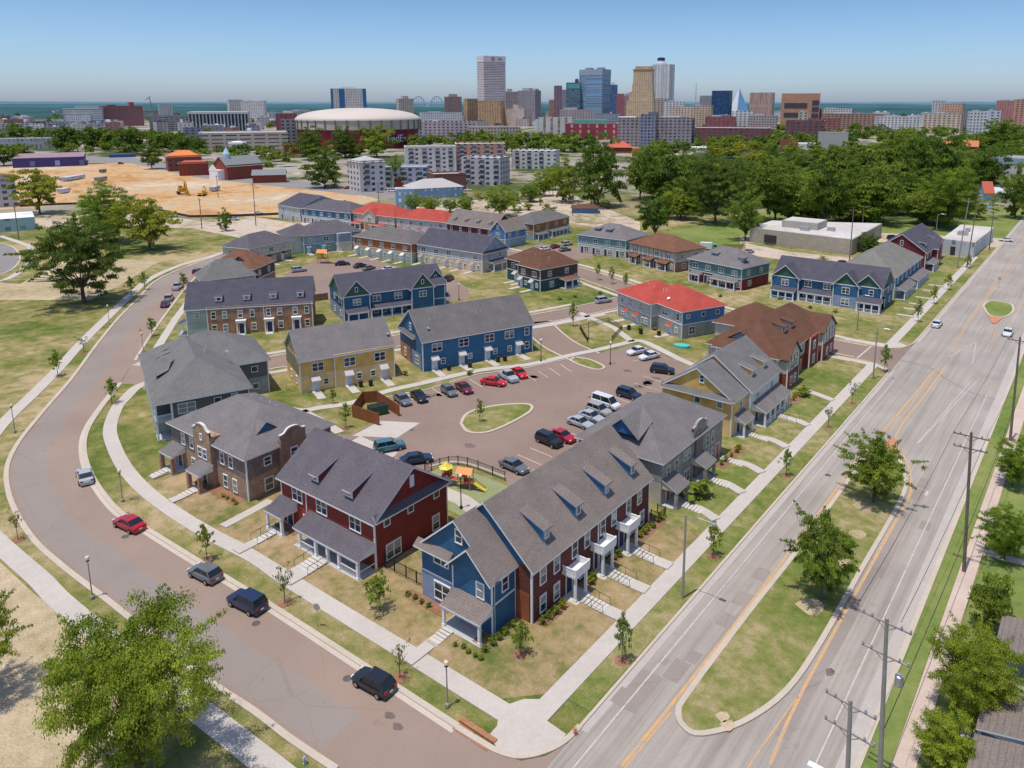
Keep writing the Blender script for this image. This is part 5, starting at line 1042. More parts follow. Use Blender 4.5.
# grass tufts mass on the left field
# ================================================================== vehicles
@cached
def carpaint(c): 
    n=N('car_paint',.28,.5); f=n.noise(2,3); n.base(n.ramp(f,[(.3,sc(c,.9)),(.7,sc(c,1.08))])); n.b.inputs['Coat Weight'].default_value=.6; n.b.inputs['Metallic'].default_value=.15; return n.m
CGL=plain('car_glass',(.012,.018,.022),.06,.1,spec=.6); TYRE=plain('tyre_rubber',(.02,.02,.02),.9,.1); RIM=plain('alloy_rim',(.45,.45,.46),.3,.05,metal=.7); HLM=plain('headlight_lens',(.75,.77,.78),.15,.05); TLM=plain('taillight_lens',(.5,.02,.02),.2,.05); PLATE=plain('licence_plate_blank',(.7,.7,.68),.5,.05)
PROF={ # stations of lower body (x,z_belt,halfwidth) ; cabin (x bottom rear, x top rear, x top front, x bottom front, z top)
'sedan':(4.7,[(-2.35,.62,.72),(-2.25,.86,.8),(-1.75,.97,.87),(-.9,.98,.91),(.6,.95,.92),(1.0,.93,.9),(1.9,.80,.86),(2.22,.7,.76),(2.35,.5,.66)],(-1.7,-1.0,.25,1.05,1.43)),
'suv':(4.6,[(-2.3,.7,.78),(-2.22,1.05,.86),(-1.7,1.1,.92),(-.6,1.1,.94),(.7,1.08,.94),(1.1,1.04,.93),(1.95,.95,.88),(2.2,.8,.8),(2.3,.55,.7)],(-2.2,-1.85,.3,1.05,1.7)),
'hatch':(4.2,[(-2.1,.65,.74),(-2.02,.95,.82),(-1.6,1.0,.88),(-.6,1.0,.9),(.6,.97,.9),(1.0,.94,.88),(1.7,.82,.84),(2.0,.7,.76),(2.1,.5,.66)],(-2.0,-1.45,.25,1.0,1.5)),
'pickup':(5.4,[(-2.7,.7,.86),(-2.65,1.02,.9),(-2.0,1.05,.94),(-.9,1.06,.95),(.6,1.08,.95),(1.1,1.06,.94),(2.2,1.0,.92),(2.6,.9,.86),(2.7,.6,.78)],(-.9,-.7,.5,1.15,1.75)),
'van':(5.2,[(-2.6,.8,.85),(-2.55,1.1,.92),(-1.7,1.15,.95),(0,1.15,.95),(1.2,1.12,.95),(1.6,1.05,.93),(2.2,.95,.9),(2.5,.8,.85),(2.6,.55,.75)],(-2.55,-2.45,1.0,1.75,2.0))}
_cm={}
def car_meshes(ty,c):
    if (ty,c) in _cm: return _cm[(ty,c)]
    L,st,(xa,xb,xc,xd,zt)=PROF[ty]; P=carpaint(c); z0=.24
    b=MB(); rings=[]
    for x,zb,w in st:
        r=[(-w*.86,z0),(-w,z0+.18),(-w,zb-.14),(-w*.9,zb),(w*.9,zb),(w,zb-.14),(w,z0+.18),(w*.86,z0)]
        rings.append([(x,y,z+.035*(1 if abs(y)<.1 else 0)) for y,z in r])
    for i in range(len(rings)-1):
        for k in range(8): b.face([rings[i][k],rings[i][(k+1)%8],rings[i+1][(k+1)%8],rings[i+1][k]])
    b.face(rings[0]); b.face(rings[-1][::-1])
    wb=max(w for _,_,w in st)*.9; wt=wb*.8
    zb=lambda x: np.interp(x,[s[0] for s in st],[s[1] for s in st])
    e=.02; rf=MB() 
    b.face([(xb-.05,-wt-.02,zt),(xc+.05,-wt-.02,zt),(xc+.05,wt+.02,zt),(xb-.05,wt+.02,zt)]); b.box(xb-.05,-wt-.02,zt-.07,xc+.05,wt+.02,zt-.002)
    def pil(x0,x1,wd): # slanted body-coloured pillar
        for s in (-1,1):
            A=(x0,s*(wb+.012),zb(x0)-.03); B=(x1,s*(wt+.03),zt-.02); b.face([A,(A[0]+wd,A[1],A[2]),(B[0]+wd,B[1],B[2]),B])
    pil(xd-.09,xc-.04,.1); pil(xa,xb-.05,.2 if ty!='sedan' else .16); pil((xa+xd)/2-.05,(xb+xc)/2-.05,.07)
    g=MB(); q=[(xa,-wb,zb(xa)-.02),(xd,-wb,zb(xd)-.02),(xd,wb,zb(xd)-.02),(xa,wb,zb(xa)-.02)]; t=[(xb,-wt,zt-.03),(xc,-wt,zt-.03),(xc,wt,zt-.03),(xb,wt,zt-.03)]
    for k in range(4): g.face([q[k],q[(k+1)%4],t[(k+1)%4],t[k]])
    if ty=='pickup': 
        b.box(-2.6,-.8,1.07,-.95,-.72,1.12); b.box(-2.6,.72,1.07,-.95,.8,1.12)
    bm=b.mesh('body',P)
    ty_=MB().tube((0,-.12,0),(0,.12,0),.33 if ty in('suv','pickup','van') else .31,n=14).mesh('tyre',TYRE); rm=MB().tube((0,-.13,0),(0,.13,0),.19,n=10).mesh('rim',RIM)
    hl=MB().box(-.06,-.17,-.07,.06,.17,.07).mesh('headlight',HLM); tl=MB().box(-.05,-.16,-.1,.05,.16,.1).mesh('taillight',TLM)
    mr=MB().box(-.07,-.09,-.06,.07,.09,.06).mesh('side_mirror',P); pl=MB().box(-.01,-.17,-.07,.01,.17,.07).mesh('licence_plate',PLATE)
    _cm[(ty,c)]=(bm,g.mesh('windows',CGL),ty_,rm,hl,tl,mr,pl,L,st,xd,wb,zb); return _cm[(ty,c)]
def car(ty,c,x,y,rz,label,name='parked_car',cat='car',z=.024,detail=True,group=None):
    bm,g,tm,rm,hl,tl,mr,pl,L,st,xd,wb,zb=car_meshes(ty,c)
    e=empty(name,(x,y,z),rz,label,cat,group); link('body',bm,e); link('windows',g,e)
    w=max(s[2] for s in st)
    for sx in (-L*.3,L*.305):
        for s in (-1,1):
            o=link('wheel',tm,e,(sx,s*(w-.09),.32)); 
            if detail: link('rim',rm,o)
    if detail:
        for s in (-1,1):
            link('headlight',hl,e,(L/2-.14,s*.58,.66)); link('taillight',tl,e,(-L/2+.06,s*.62,.78)); link('side_mirror',mr,e,(xd-.25,s*(wb+.12),zb(xd)+.08))
        link('licence_plate',pl,e,(-L/2-.015,0,.6))
    return e
def carpx(ty,c,px,tail,head,label,**k):
    # nose and tail sighted at bumper height
    x,y=G(*px,.55); a=G(*tail,.55); b=G(*head,.55); return car(ty,c,x,y,math.atan2(b[1]-a[1],b[0]-a[0]),label,**k)
C_=dict(white=(.72,.72,.72),silver=(.42,.44,.46),grey=(.14,.15,.16),black=(.014,.015,.017),navy=(.012,.022,.06),red=(.42,.008,.02),bred=(.6,.012,.012),maroon=(.16,.012,.03),teal=(.06,.17,.22),blue=(.1,.2,.34),purple=(.06,.02,.07),green=(.12,.18,.13),champ=(.38,.36,.33))
def street_car(ty,c,x,y,deg,label,**k): return car(ty,C_[c],x,y,R(deg),label,**k)
CARS=[('sedan','silver',(85,476),(87.5,485),(82,467),'silver-white sedan parked at the bend with its dark rear window towards the camera'),
('sedan','red',(129,523.5),(143,530),(115,517),'deep red sedan parked between the white sedan and the grey hatchback'),
('hatch','grey',(205,573),(219,580),(191,566),'grey hatchback parked behind the red sedan on the curved street'),
('suv','navy',(247,602),(263,610),(231,594),'dark navy crossover parked below the stepped path of the red house'),
('hatch','black',(373.5,682),(388,690),(359,674),'small black boxy hatchback parked alone nearest the corner'),
('sedan','purple',(165,304),(163,308),(167,300),'dark purple car, nearest of the trio parked where the street curves away'),
('suv','champ',(169,298),(167,302),(172,294),'pale roofed dark-glass SUV right behind the purple car'),
('pickup','silver',(177.5,287),(174,290),(181,284),'silver pickup parked past the SUV on the curve'),
('suv','maroon',(198,272),(193,274.5),(203,269.5),'dark red car farthest up the curved street'),
('sedan','grey',(402.5,399.5),(396,394.5),(409,404.5),'dark grey sedan in the first stall beside the bin enclosure'),
('sedan','black',(419,396.5),(413,391.5),(425,401.5),'black sedan second from the bin enclosure'),
('hatch','grey',(449,391),(443,386.5),(455,395.5),'charcoal hatchback left of the maroon sedan'),
('sedan','maroon',(464,388),(458,384),(470,392),'maroon sedan in the row below the blue rowhouse'),
('sedan','bred',(493.5,382),(484,381),(503,383.5),'bright red low coupe beside the silver pickup'),
('pickup','silver',(508,376.5),(500,371.5),(517,381.5),'silver pickup truck between the two bright red cars'),
('sedan','bred',(519,373),(512,368.5),(526,377.5),'bright red sedan right of the silver pickup'),
('sedan','grey',(514,466),(502,460.5),(527,471.5),'dark grey sedan parked alone beside the playground fence'),
('suv','black',(549,440.5),(537,435.5),(561,445.5),'large black SUV with silver trim, behind the brick rowhouse'),
('sedan','red',(562,436),(551,431.5),(574,440.5),'deep red sedan hard against the large black SUV'),
('sedan','silver',(580,422.5),(569,418.5),(591,426.5),'silver sedan at the near end of the cluster of four pale cars'),
('sedan','silver',(591,416.5),(580,412.5),(602,420.5),'silver-grey car second in the cluster of four pale cars'),
('suv','champ',(599,410.5),(588,406.5),(610,414.5),'grey-blue SUV third in the cluster of four pale cars'),
('van','white',(606,403.5),(594,399.5),(618,407.5),'white minivan at the far end of the cluster of pale cars'),
('suv','navy',(629,394.5),(617,391),(641,398),'dark teal-black SUV parked alone between the white van and the empty stalls'),
('suv','black',(662.5,370),(650,368.5),(675,371.5),'black SUV right of the two white sedans, below the lawn strip'),
('sedan','white',(649.5,356),(660,353.5),(638,358.5),'white sedan in front of the other white one, nearest the camera'),
('sedan','white',(637,351),(647,348.5),(627,353.5),'white sedan behind its twin, next to the path of the red-roofed house'),
('suv','teal',(389.5,446.5),(379,448.5),(400,444.5),'teal-blue SUV peeping over the red house roof'),
('sedan','navy',(416.5,459),(406,460.5),(427,457.5),'dark navy sedan beside the playground behind the red house'),
('suv','silver',(603.5,300.5),(594,302),(614,299),'silver SUV on the inner street left of the red-roofed house'),
('sedan','black',(342.5,263.5),(334,264),(351,263),'black car next to the small orange playground in the rear car park'),
('sedan','navy',(360,265.5),(352,267.5),(368,263.5),'dark blue hatchback, left one of the side-by-side pair in the rear car park'),
('sedan','grey',(369,268),(361,270),(377,266),'dark grey car, right one of the side-by-side pair in the rear car park'),
('sedan','white',(389,269),(380,270.5),(398,267.5),'white sedan in the rear car park before the rust-panelled row'),
('suv','silver',(299,270),(291,271),(307,269),'silver SUV parked by the tan clapboard row'),
('suv','black',(449,278.5),(445,281),(453,276),'black SUV partly hidden beside the green front gable'),
('sedan','white',(545,249),(538,250),(552,248),'white car in the far car park beside the maroon one'),
('sedan','maroon',(555,246.5),(549,248),(561,245),'maroon car in the far car park'),
('suv','silver',(567,244),(560,245),(574,243),'silver-green car at the back of the far car park'),
('sedan','green',(565,249.5),(558,250.5),(572,248.5),'olive car nearest the stone townhouse in the far car park'),
('sedan','champ',(749,251.5),(743,253),(755,250),'dark car on the pale lot behind the maroon and green townhouse'),
('sedan','navy',(843,263),(836,263.5),(850,262.5),'dark car half hidden behind the long navy townhouse'),
('suv','black',(893,238),(885,238.5),(901,237.5),'black car between the block warehouse and the maroon gabled roof'),
('sedan','white',(258,213),(252,213.5),(264,212.5),'white car on the back road left of the grey gabled townhouse'),
('sedan','silver',(234,219),(229,219),(239,219),'pale car behind the small lone tree on the back road'),
('sedan','grey',(374,214),(380,212.5),(368,215.5),'grey car in the gravel yard beyond the red roofs'),('sedan','silver',(386,212),(380,213),(392,211),'silver-grey car beside the grey one beyond the red roofs'),
('van','white',(392,191),(385,191),(399,191),'white van parked before the pale flats'),('sedan','silver',(380,191.5),(374,191.5),(386,191.5),'silver car left of the white van'),('sedan','black',(365,188.5),(360,188.5),(370,188.5),'black car on the street by the pale flats'),('pickup','bred',(348,188),(341,188.5),(355,187.5),'red truck parked in front of the dark round tree'),
('sedan','white',(1006,240),(1013,240.5),(999,239.5),'distant white car crossing at the top right by the lawn'),('sedan','white',(468,190),(462,190),(474,190),'white car beside the brown brick shed'),('suv','navy',(121,163.5),(116,163.5),(126,163.5),'dark car on the road past the cleared lot'),('sedan','white',(207,174),(202,174),(212,174),'small white car before the gabled brick church')]
for c in CARS: carpx(c[0],C_[c[1]],*c[2:5],c[5],detail=(c[2][1]>260))
car('sedan',C_['white'],-28.0,187.5,R(90),'white sedan parked at the avenue kerb by the long navy townhouse'); car('sedan',C_['white'],-14.2,189.5,R(-90),'white sedan driving down the avenue right of the round grass island',name='moving_car')
# refuse lorry-like cab (green and white) on the far lot
e=empty('utility_truck',(*G(709,250),.05),R(20),'small white truck with green front standing by the brown fence in the far lot','truck')
MB().box(-3,-1.1,.6,1.0,1.1,2.6).build('body',plain('truck_white',(.6,.62,.6),.5,.1),e); MB().box(1.05,-1.05,.5,2.6,1.05,2.2).build('cab',plain('truck_green',(.15,.35,.25),.4,.1),e); MB().box(1.6,-1.08,1.4,2.63,1.08,2.05).build('windows',CGL,e)
for sx in (-2,1.8):
    for s in (-1,1): MB().tube((sx,s*1.05-.14,.45),(sx,s*1.05+.14,.45),.45,n=12).build('wheel',TYRE,e)
# excavators on the cleared lot
YEM=plain('digger_yellow',(.55,.3,.04),.5,.15)
def digger(px,s,rz,label):
    x,y=G(*px); e=empty('excavator',(x,y,.02),rz,label,'excavator')
    b=MB(); b.box(-2.2*s,-1.5*s,1.0*s,2.0*s,1.5*s,2.2*s); b.box(-.2*s,-1.4*s,2.2*s,1.4*s,-.1*s,3.3*s); b.build('body',YEM,e)
    for q in (-1,1): MB().prism([(-2.3*s,q*1.5*s-.4*s),(2.3*s,q*1.5*s-.4*s),(2.3*s,q*1.5*s+.4*s),(-2.3*s,q*1.5*s+.4*s)],0,.95*s).build('track',TYRE,e)
    a=MB(); a.tube((1.8*s,.4*s,2*s),(4.8*s,.4*s,5.8*s),.4*s,.32*s,6); a.tube((4.8*s,.4*s,5.8*s),(7.4*s,.4*s,4.0*s),.32*s,.25*s,6); a.tube((7.4*s,.4*s,4*s),(7.4*s,.4*s,1.6*s),.25*s,.2*s,6); a.build('arm',YEM,e); MB().box(6.7*s,-.3*s,.6*s,7.9*s,1.1*s,1.8*s).build('bucket',YEM,e)
digger((183,194),1.5,R(-20),'yellow excavator with raised arm on the orange earth'); digger((202,196),.9,R(130),'smaller excavator just right of the raised-arm one')
for q,w,l,c,t in (((215,191),3,9,(.5,.5,.52),'grey trailer with clutter on the bare earth'),((103,173),3,5,(.2,.2,.14),'dark olive container on the bare earth'),((101,181),4,9,(.32,.3,.24),'drab skip container on the bare earth below the dark one'),((73,180),5,22,(.5,.5,.54),'long pale grey trailer on the bare earth'),((64,193),4,7,(.6,.6,.6),'white site cabin behind the lime-coloured tree')):
    x,y=G(*q); e=empty('site_container',(x,y,.02),R(-50),t,'container'); MB().box(-l/2,-w/2,.5,l/2,w/2,2.8).build('body',plain('container_paint',c,.6,.25,.4),e); MB().box(l/2,-w/2+.2,.6,l/2+.05,w/2-.2,2.6).build('door',plain('container_door',sc(c,.7),.6,.1),e)
# ================================================================== street furniture
POLEM=plain('weathered_pole',(.2,.15,.11),.9,.2,.8); POLEG=plain('grey_pole',(.3,.27,.24),.85,.15,.8); GLOBE=plain('lamp_globe',(.75,.6,.42),.3,.05); INS=plain('insulator',(.3,.28,.3),.3,.1)
def post_lamp(px,h,label,dark=False,z=.09):
    x,y=G(*px,z); e=empty('street_lamp',(x,y,z),0,label,'street lamp'); m=BLACKM if dark else POLEG
    MB().lathe([(.22,0),(.2,.25),(.1,.35)],10).build('base',m,e); MB().tube((0,0,.3),(0,0,h-.6),.075,.05,8).build('pole',m,e)
    MB().lathe([(.07,h-.62),(.17,h-.55),(.17,h-.5),(.06,h-.48)],10).build('collar',BLACKM,e); MB().lathe([(.1,h-.48),(.22,h-.3),(.2,h-.1),(.05,h+.05)],10).build('globe',GLOBE if not dark else WHITE,e)
for px,h,l,d in (((92.5,598),4.8,'post lamp with amber globe on the outer verge of the bend, nearest the camera',0),((122.7,501),4.4,'post lamp on the inner verge across from the red sedan',0),((447.5,706),4.4,'grey post lamp beside the steps of the blue corner house',0),((15,432),4.6,'post lamp on the outer verge at the left edge',0),((109.5,324),4.6,'post lamp on the outer verge beside the old tree',0),
    ((461.2,508),4.6,'dark post lamp at the playground edge',1),((610.3,364),4.6,'dark post lamp by the two white sedans',1),((541,361),4.6,'dark post lamp by the end of the blue rowhouse',1),((588.5,339),4.4,'dark post lamp at the corner of the fenced garden',1),((459,300),4.4,'dark post lamp by the round plot behind the blue rowhouse',1),((143.5,352),4.2,'post lamp beside the side street mouth on the left',0)): post_lamp(px,h,l,bool(d))
def upole(x,y,h,label,arms,m=POLEM,lean=(0,0),trans=None,name='utility_pole'):
    e=empty(name,(x,y,0),0,label,'utility pole'); MB().tube((0,0,-.2),(lean[0],lean[1],h),.2,.13,9).build('pole',m,e)
    for z,w,a in arms:
        t=z/h; cx,cy=lean[0]*t,lean[1]*t; c,s=math.cos(R(a)),math.sin(R(a)); b=MB(); b.tube((cx-c*w/2,cy-s*w/2,z),(cx+c*w/2,cy+s*w/2,z),.075,n=4)
        b.tube((cx-c*w*.22,cy-s*w*.22,z),(cx,cy,z-.6),.03,n=4); b.tube((cx+c*w*.22,cy+s*w*.22,z),(cx,cy,z-.6),.03,n=4); o=b.build('crossarm',m,e)
        for k in (-.48,-.3,.3,.48): MB().lathe([(.05,0),(.1,.06),(.06,.14),(.09,.2),(.03,.26)],8).build('insulator',INS,o,(cx+c*w*k,cy+s*w*k,z+.05))
    if trans: 
        z,q=trans; MB().lathe([(.28,0),(.3,.05),(.3,.8),(.15,.9)],10,(q*.55,0,z)).build('transformer',METAL,e)
    return e
def ppx(base,topy,label,arms,m=POLEM,lean=0,trans=None):
    x,y=G(*base); h=project_z(x,y,topy); A=[(h-d,w,a) for d,w,a in arms]; return upole(x,y,h,label,A,m,(lean*cA,lean*sA),(h-trans[0],trans[1]) if trans else None),x,y,h
L_=-1.2
poles=[ppx((963.8,572),432,'dark utility pole with two crossarms on the avenue verge, right of the median trees',[(.5,3.3,0),(1.9,3.2,0)],POLEM,-1.0)]
poles.append(ppx((879,790),618,'taller utility pole at the bottom edge with two crossarms and a drop box',[(.4,3.4,-8),(3.0,3.3,-8)],POLEG,-.7,(5.2,1)))
poles.append(ppx((845,838),700,'shorter utility pole at the bottom edge, left of the taller one',[(.4,3.4,-8),(2.5,3.4,-8)],POLEG,-.5))
poles.append(ppx((1010,441),337,'utility pole cut by the right edge with a single arm',[(.6,3,0)],POLEM,-.5))
ppx((966.5,268),190,'dark utility pole near the white workshop',[(1,2.6,0)],POLEM,1.2); ppx((957,268),198,'second leaning utility pole near the white workshop',[(1,2.4,0)],POLEG,1.4)
for q,ty,l in (((202,229),198,'slim pole on the verge beside the cleared lot, left'),((218.5,200),175,'small pole at the far rim of the cleared lot'),((256,226),183,'slim pole by the back road left of the grey gabled townhouse'),((19,240),205,'pole by the back road behind the turning circle'),((572.8,216),172,'pole with a dark sign box by the gravel road'),((591.5,203),178,'pole before the tall dark tree'),((657,232),202,'pole behind the timbered townhouse'),((862,230),205,'pole between the warehouse and the wood'),((989,250),210,'tall pole standing at the end of the avenue'),((849,266),208,'pole rising behind the block warehouse lawn'),((379,205),182,'pole beside the pale blue house'),((553,196),180,'short pole in the lane')): ppx(q,ty,l,[(.8,2.0,20)],POLEM)
# cobra-head lamp on the avenue verge
def cobra(base,topy,label,arm=2.6,a=0,m=POLEG):
    x,y=G(*base); h=project_z(x,y,topy); e=empty('avenue_lamp',(x,y,0),R(a),label,'street lamp'); MB().tube((0,0,-.1),(0,0,h),.15,.1,9).build('pole',m,e)
    MB().tube((0,0,h-.4),(arm*.5,0,h+.15),.045,n=6).tube((arm*.5,0,h+.15),(arm,0,h+.1),.045,n=6).build('arm',METAL,e); MB().box(arm-.1,-.17,h-.02,arm+.65,.17,h+.14).build('lamp_head',METAL,e); return e
cobra((682.6,598.3),515,'wooden street lamp pole with a curved arm over the avenue by the brick rowhouse'); cobra((873,379),328,'grey street lamp at the side street corner',2.2,0); cobra((857,330),295,'street lamp beyond the side street',2.0,0)
cobra((933,262),214,'street lamp pole by the maroon gabled townhouse',1.8)
e=empty('avenue_lamp',(-8.6,42.6,0),R(180),'street lamp with its pale head over the avenue lane at the bottom edge','street lamp'); MB().tube((0,0,0),(0,0,8.8),.14,.1,8).build('pole',METAL,e); MB().tube((0,0,8.6),(1.6,0,8.9),.05,n=6).build('arm',METAL,e); MB().box(1.5,-.2,8.8,2.4,.2,9.0).build('lamp_head',WHITE,e)
# power lines between the avenue poles
def wire(a,b,sag,label,r=.02):
    m=MB(); p=None
    for i in range(13):
        t=i/12; q=tuple(a[k]+(b[k]-a[k])*t for k in range(3)); q=(q[0],q[1],q[2]-sag*4*t*(1-t))
        if p: m.tube(p,q,r,n=4,cap=False)
        p=q
    tag(m.build('power_line',BLACKM),label,'power line')
(_,x0,y0,h0),(_,x1,y1,h1),(_,x2,y2,h2)=poles[1],poles[0],poles[3]
for i,dx in enumerate((-1.5,1.5)):
    wire((x0-1.2+dx,y0,h0-.2),(x1-.9+dx,y1,h1-.3),.6,['left','right'][i]+' overhead wire between the bottom and middle avenue poles',.022); wire((x1-.9+dx,y1,h1-.3),(x2-.4+dx,y2,h2-.4),.6,['left','right'][i]+' overhead wire from the middle avenue pole to the one at the right edge',.022)
wire((x0-.1,y0,5.2),(x1-.1,y1,5.2),.5,'thick sagging communications cable along the verge, lower span',.035); wire((x1-.1,y1,5.2),(x2-.1,y2,5.2),.5,'thick sagging communications cable along the verge, upper span',.035)
# stop sign seen from behind, small signs
def sign(px,h,label,shape,colr,txt=None,rz=0,w=.38):
    x,y=G(*px); e=empty('road_sign',(x,y,.05),rz,label,'sign'); MB().tube((0,0,0),(0,0,h),.035,n=6).build('post',METAL,e)
    n={'oct':8,'sq':4,'dia':4}[shape]; a0={'oct':22.5,'sq':45,'dia':0}[shape]; m=MB(); pts=[(w*math.cos(R(a0+360*k/n)),w*math.sin(R(a0+360*k/n))) for k in range(n)]
    m.face([(p[0],-.03,h-.35+p[1]) for p in pts],0); m.face([(p[0],.0,h-.35+p[1]) for p in pts][::-1],1); m.build('sign_plate',[colr,METAL],e); return e
REDS=plain('sign_red',(.5,.02,.02),.4,.05); sign((318,627),2.5,'octagonal stop sign seen from behind in the verge by the red house','oct',METAL,rz=R(20)); 
sign((998.5,288),3.0,'small dark sign on the round grass island','sq',METAL,rz=R(10),w=.5); sign((888,449),2.2,'leaning keep-right sign at the tip of the median','sq',plain('sign_yellow',(.2,.22,.1),.5,.1),rz=R(-20)); sign((287,390),1.8,'small white sign by the left car park path','sq',WHITE,w=.25)
# hydrants
def hydrant(px,c,label):
    x,y=G(*px); e=empty('fire_hydrant',(x,y,.05),.4,label,'fire hydrant'); MB().lathe([(.16,0),(.16,.06),(.11,.08),(.11,.5),(.14,.52),(.12,.62),(.04,.72)],10).build('body',c,e); MB().tube((-.22,0,.42),(.22,0,.42),.06,n=8).build('outlet',c,e); MB().tube((0,0,.42),(0,-.2,.42),.07,n=8).build('cap',c,e)
HYG=plain('hydrant_grey',(.35,.37,.42),.5,.1); HYR=plain('hydrant_orange',(.6,.22,.12),.5,.1); HYY=plain('hydrant_yellow',(.6,.5,.2),.5,.1)
hydrant((305,764),HYG,'grey hydrant on the verge at the bottom edge'); hydrant((575,735),HYR,'salmon-coloured hydrant on the grass corner of the avenue'); hydrant((602,288),HYY,'small yellow hydrant by the side street')
x,y=G(140,331); e=empty('traffic_cone',(x,y,.02),0,'orange cone standing in the curved street','traffic cone'); MB().box(-.25,-.25,0,.25,.25,.05).build('base',BLACKM,e); MB().lathe([(.2,.05),(.04,.8)],10).build('cone',plain('cone_orange',(.8,.3,.1),.5,.05),e)
# bin enclosure
FW=siding((.26,.09,.035),.5); D0=G(348,425); e=empty('bin_enclosure',(*G(367,430),.03),R(67),'reddish-brown wooden bin enclosure open to the car park','fence')
def panel(a,b,h=2.0):
    x0,y0=a;x1,y1=b; l=math.hypot(x1-x0,y1-y0); o=MB().box(0,-.06,0,l,.06,h).build('fence_panel',FW,e,(x0,y0,0),math.atan2(y1-y0,x1-x0)); p=MB(); p.box(-.08,-.1,0,.08,.1,h+.1); p.build('fence_post',FW,e,(x0,y0,0))
ca,sa=math.cos(-R(67)),math.sin(-R(67)); ex,ey=G(367,430)
def loc(px,z=0): X,Y=G(*px,z); X-=ex;Y-=ey; return (X*ca-Y*sa,X*sa+Y*ca)
q=[loc(p) for p in ((379,425.5),(353,417),(363,403),(377,402),(399.5,416.5))]
for a,b in zip(q[:-1],q[1:]): panel(a,b)
x,y=G(378,414); e=empty('dumpster',(x,y,.06),R(67),'dark green steel dumpster with black lid inside the brown enclosure','dumpster'); DG=plain('dumpster_green',(.02,.1,.05),.5,.15); b=MB(); b.prism([(-1.5,-.9),(1.5,-.9),(1.5,.9),(-1.5,.9)],.1,1.4); 
for k in range(6): b.box(-1.4+k*.52,-.97,.15,-1.32+k*.52,.97,1.35)
b.build('body',DG,e); MB().box(-1.5,-.9,1.42,-.03,.95,1.5).build('lid',BLACKM,e); MB().box(.03,-.9,1.42,1.5,.95,1.5).build('lid',BLACKM,e)
# fences of thin black bars
def fence(pts,label,h=1.2,z=.03,step=.5,cat='fence',mat=None,name='railing_fence'):
    mat=mat or BLACKM; e=empty(name,(pts[0][0],pts[0][1],z),0,label,cat); ox,oy=pts[0]
    for i in range(len(pts)-1):
        a,b=pts[i],pts[i+1]; l=math.hypot(b[0]-a[0],b[1]-a[1]); m=MB(); m.box(0,-.02,h-.06,l,.02,h); m.box(0,-.02,.12,l,.02,.17); k=.12
        while k<l: m.box(k-.012,-.012,.1,k+.012,.012,h); k+=step/3
        m.build('fence_panel',mat,e,(a[0]-ox,a[1]-oy,0),math.atan2(b[1]-a[1],b[0]-a[0])); 
    for p in pts: MB().box(-.045,-.045,0,.045,.045,h+.12).build('fence_post',mat,e,(p[0]-ox,p[1]-oy,0))
fence(smoothline(GP([(425,474),(440,467.5),(458,465),(478,470),(505,481)]),2),'curved black railing round the play lawn',1.3)
fence([(-58.6,49.0),(-57.0,49.0),(-55.2,49.0),(-53.6,49.0),(-52.3,49.0)],'short black railing between the red house and the blue corner house',1.4,.4)
fence(GP([(588,343),(580,330),(608,322),(622,330)])+[G(612,341)],'black railing round the little garden by the red-roofed row',1.1)
fence([(-40,75.0),(-38.9,75.0),(-38.9,76.6),(-40,76.6)],'tiny black railing in the gap beside the brick rowhouse',1.2,.4)
WF=siding((.17,.06,.03),.4)
fence([G(x,y) for x,y in ((313,302),(328,300))],'reddish-brown board fence beside the brick dormer rowhouse',1.9,.02,.1,mat=WF,name='board_fence'); fence([G(x,y) for x,y in ((722,250),(745,250))],'brown board fence behind the maroon and green townhouse',2,.02,.2,mat=WF,name='board_fence')
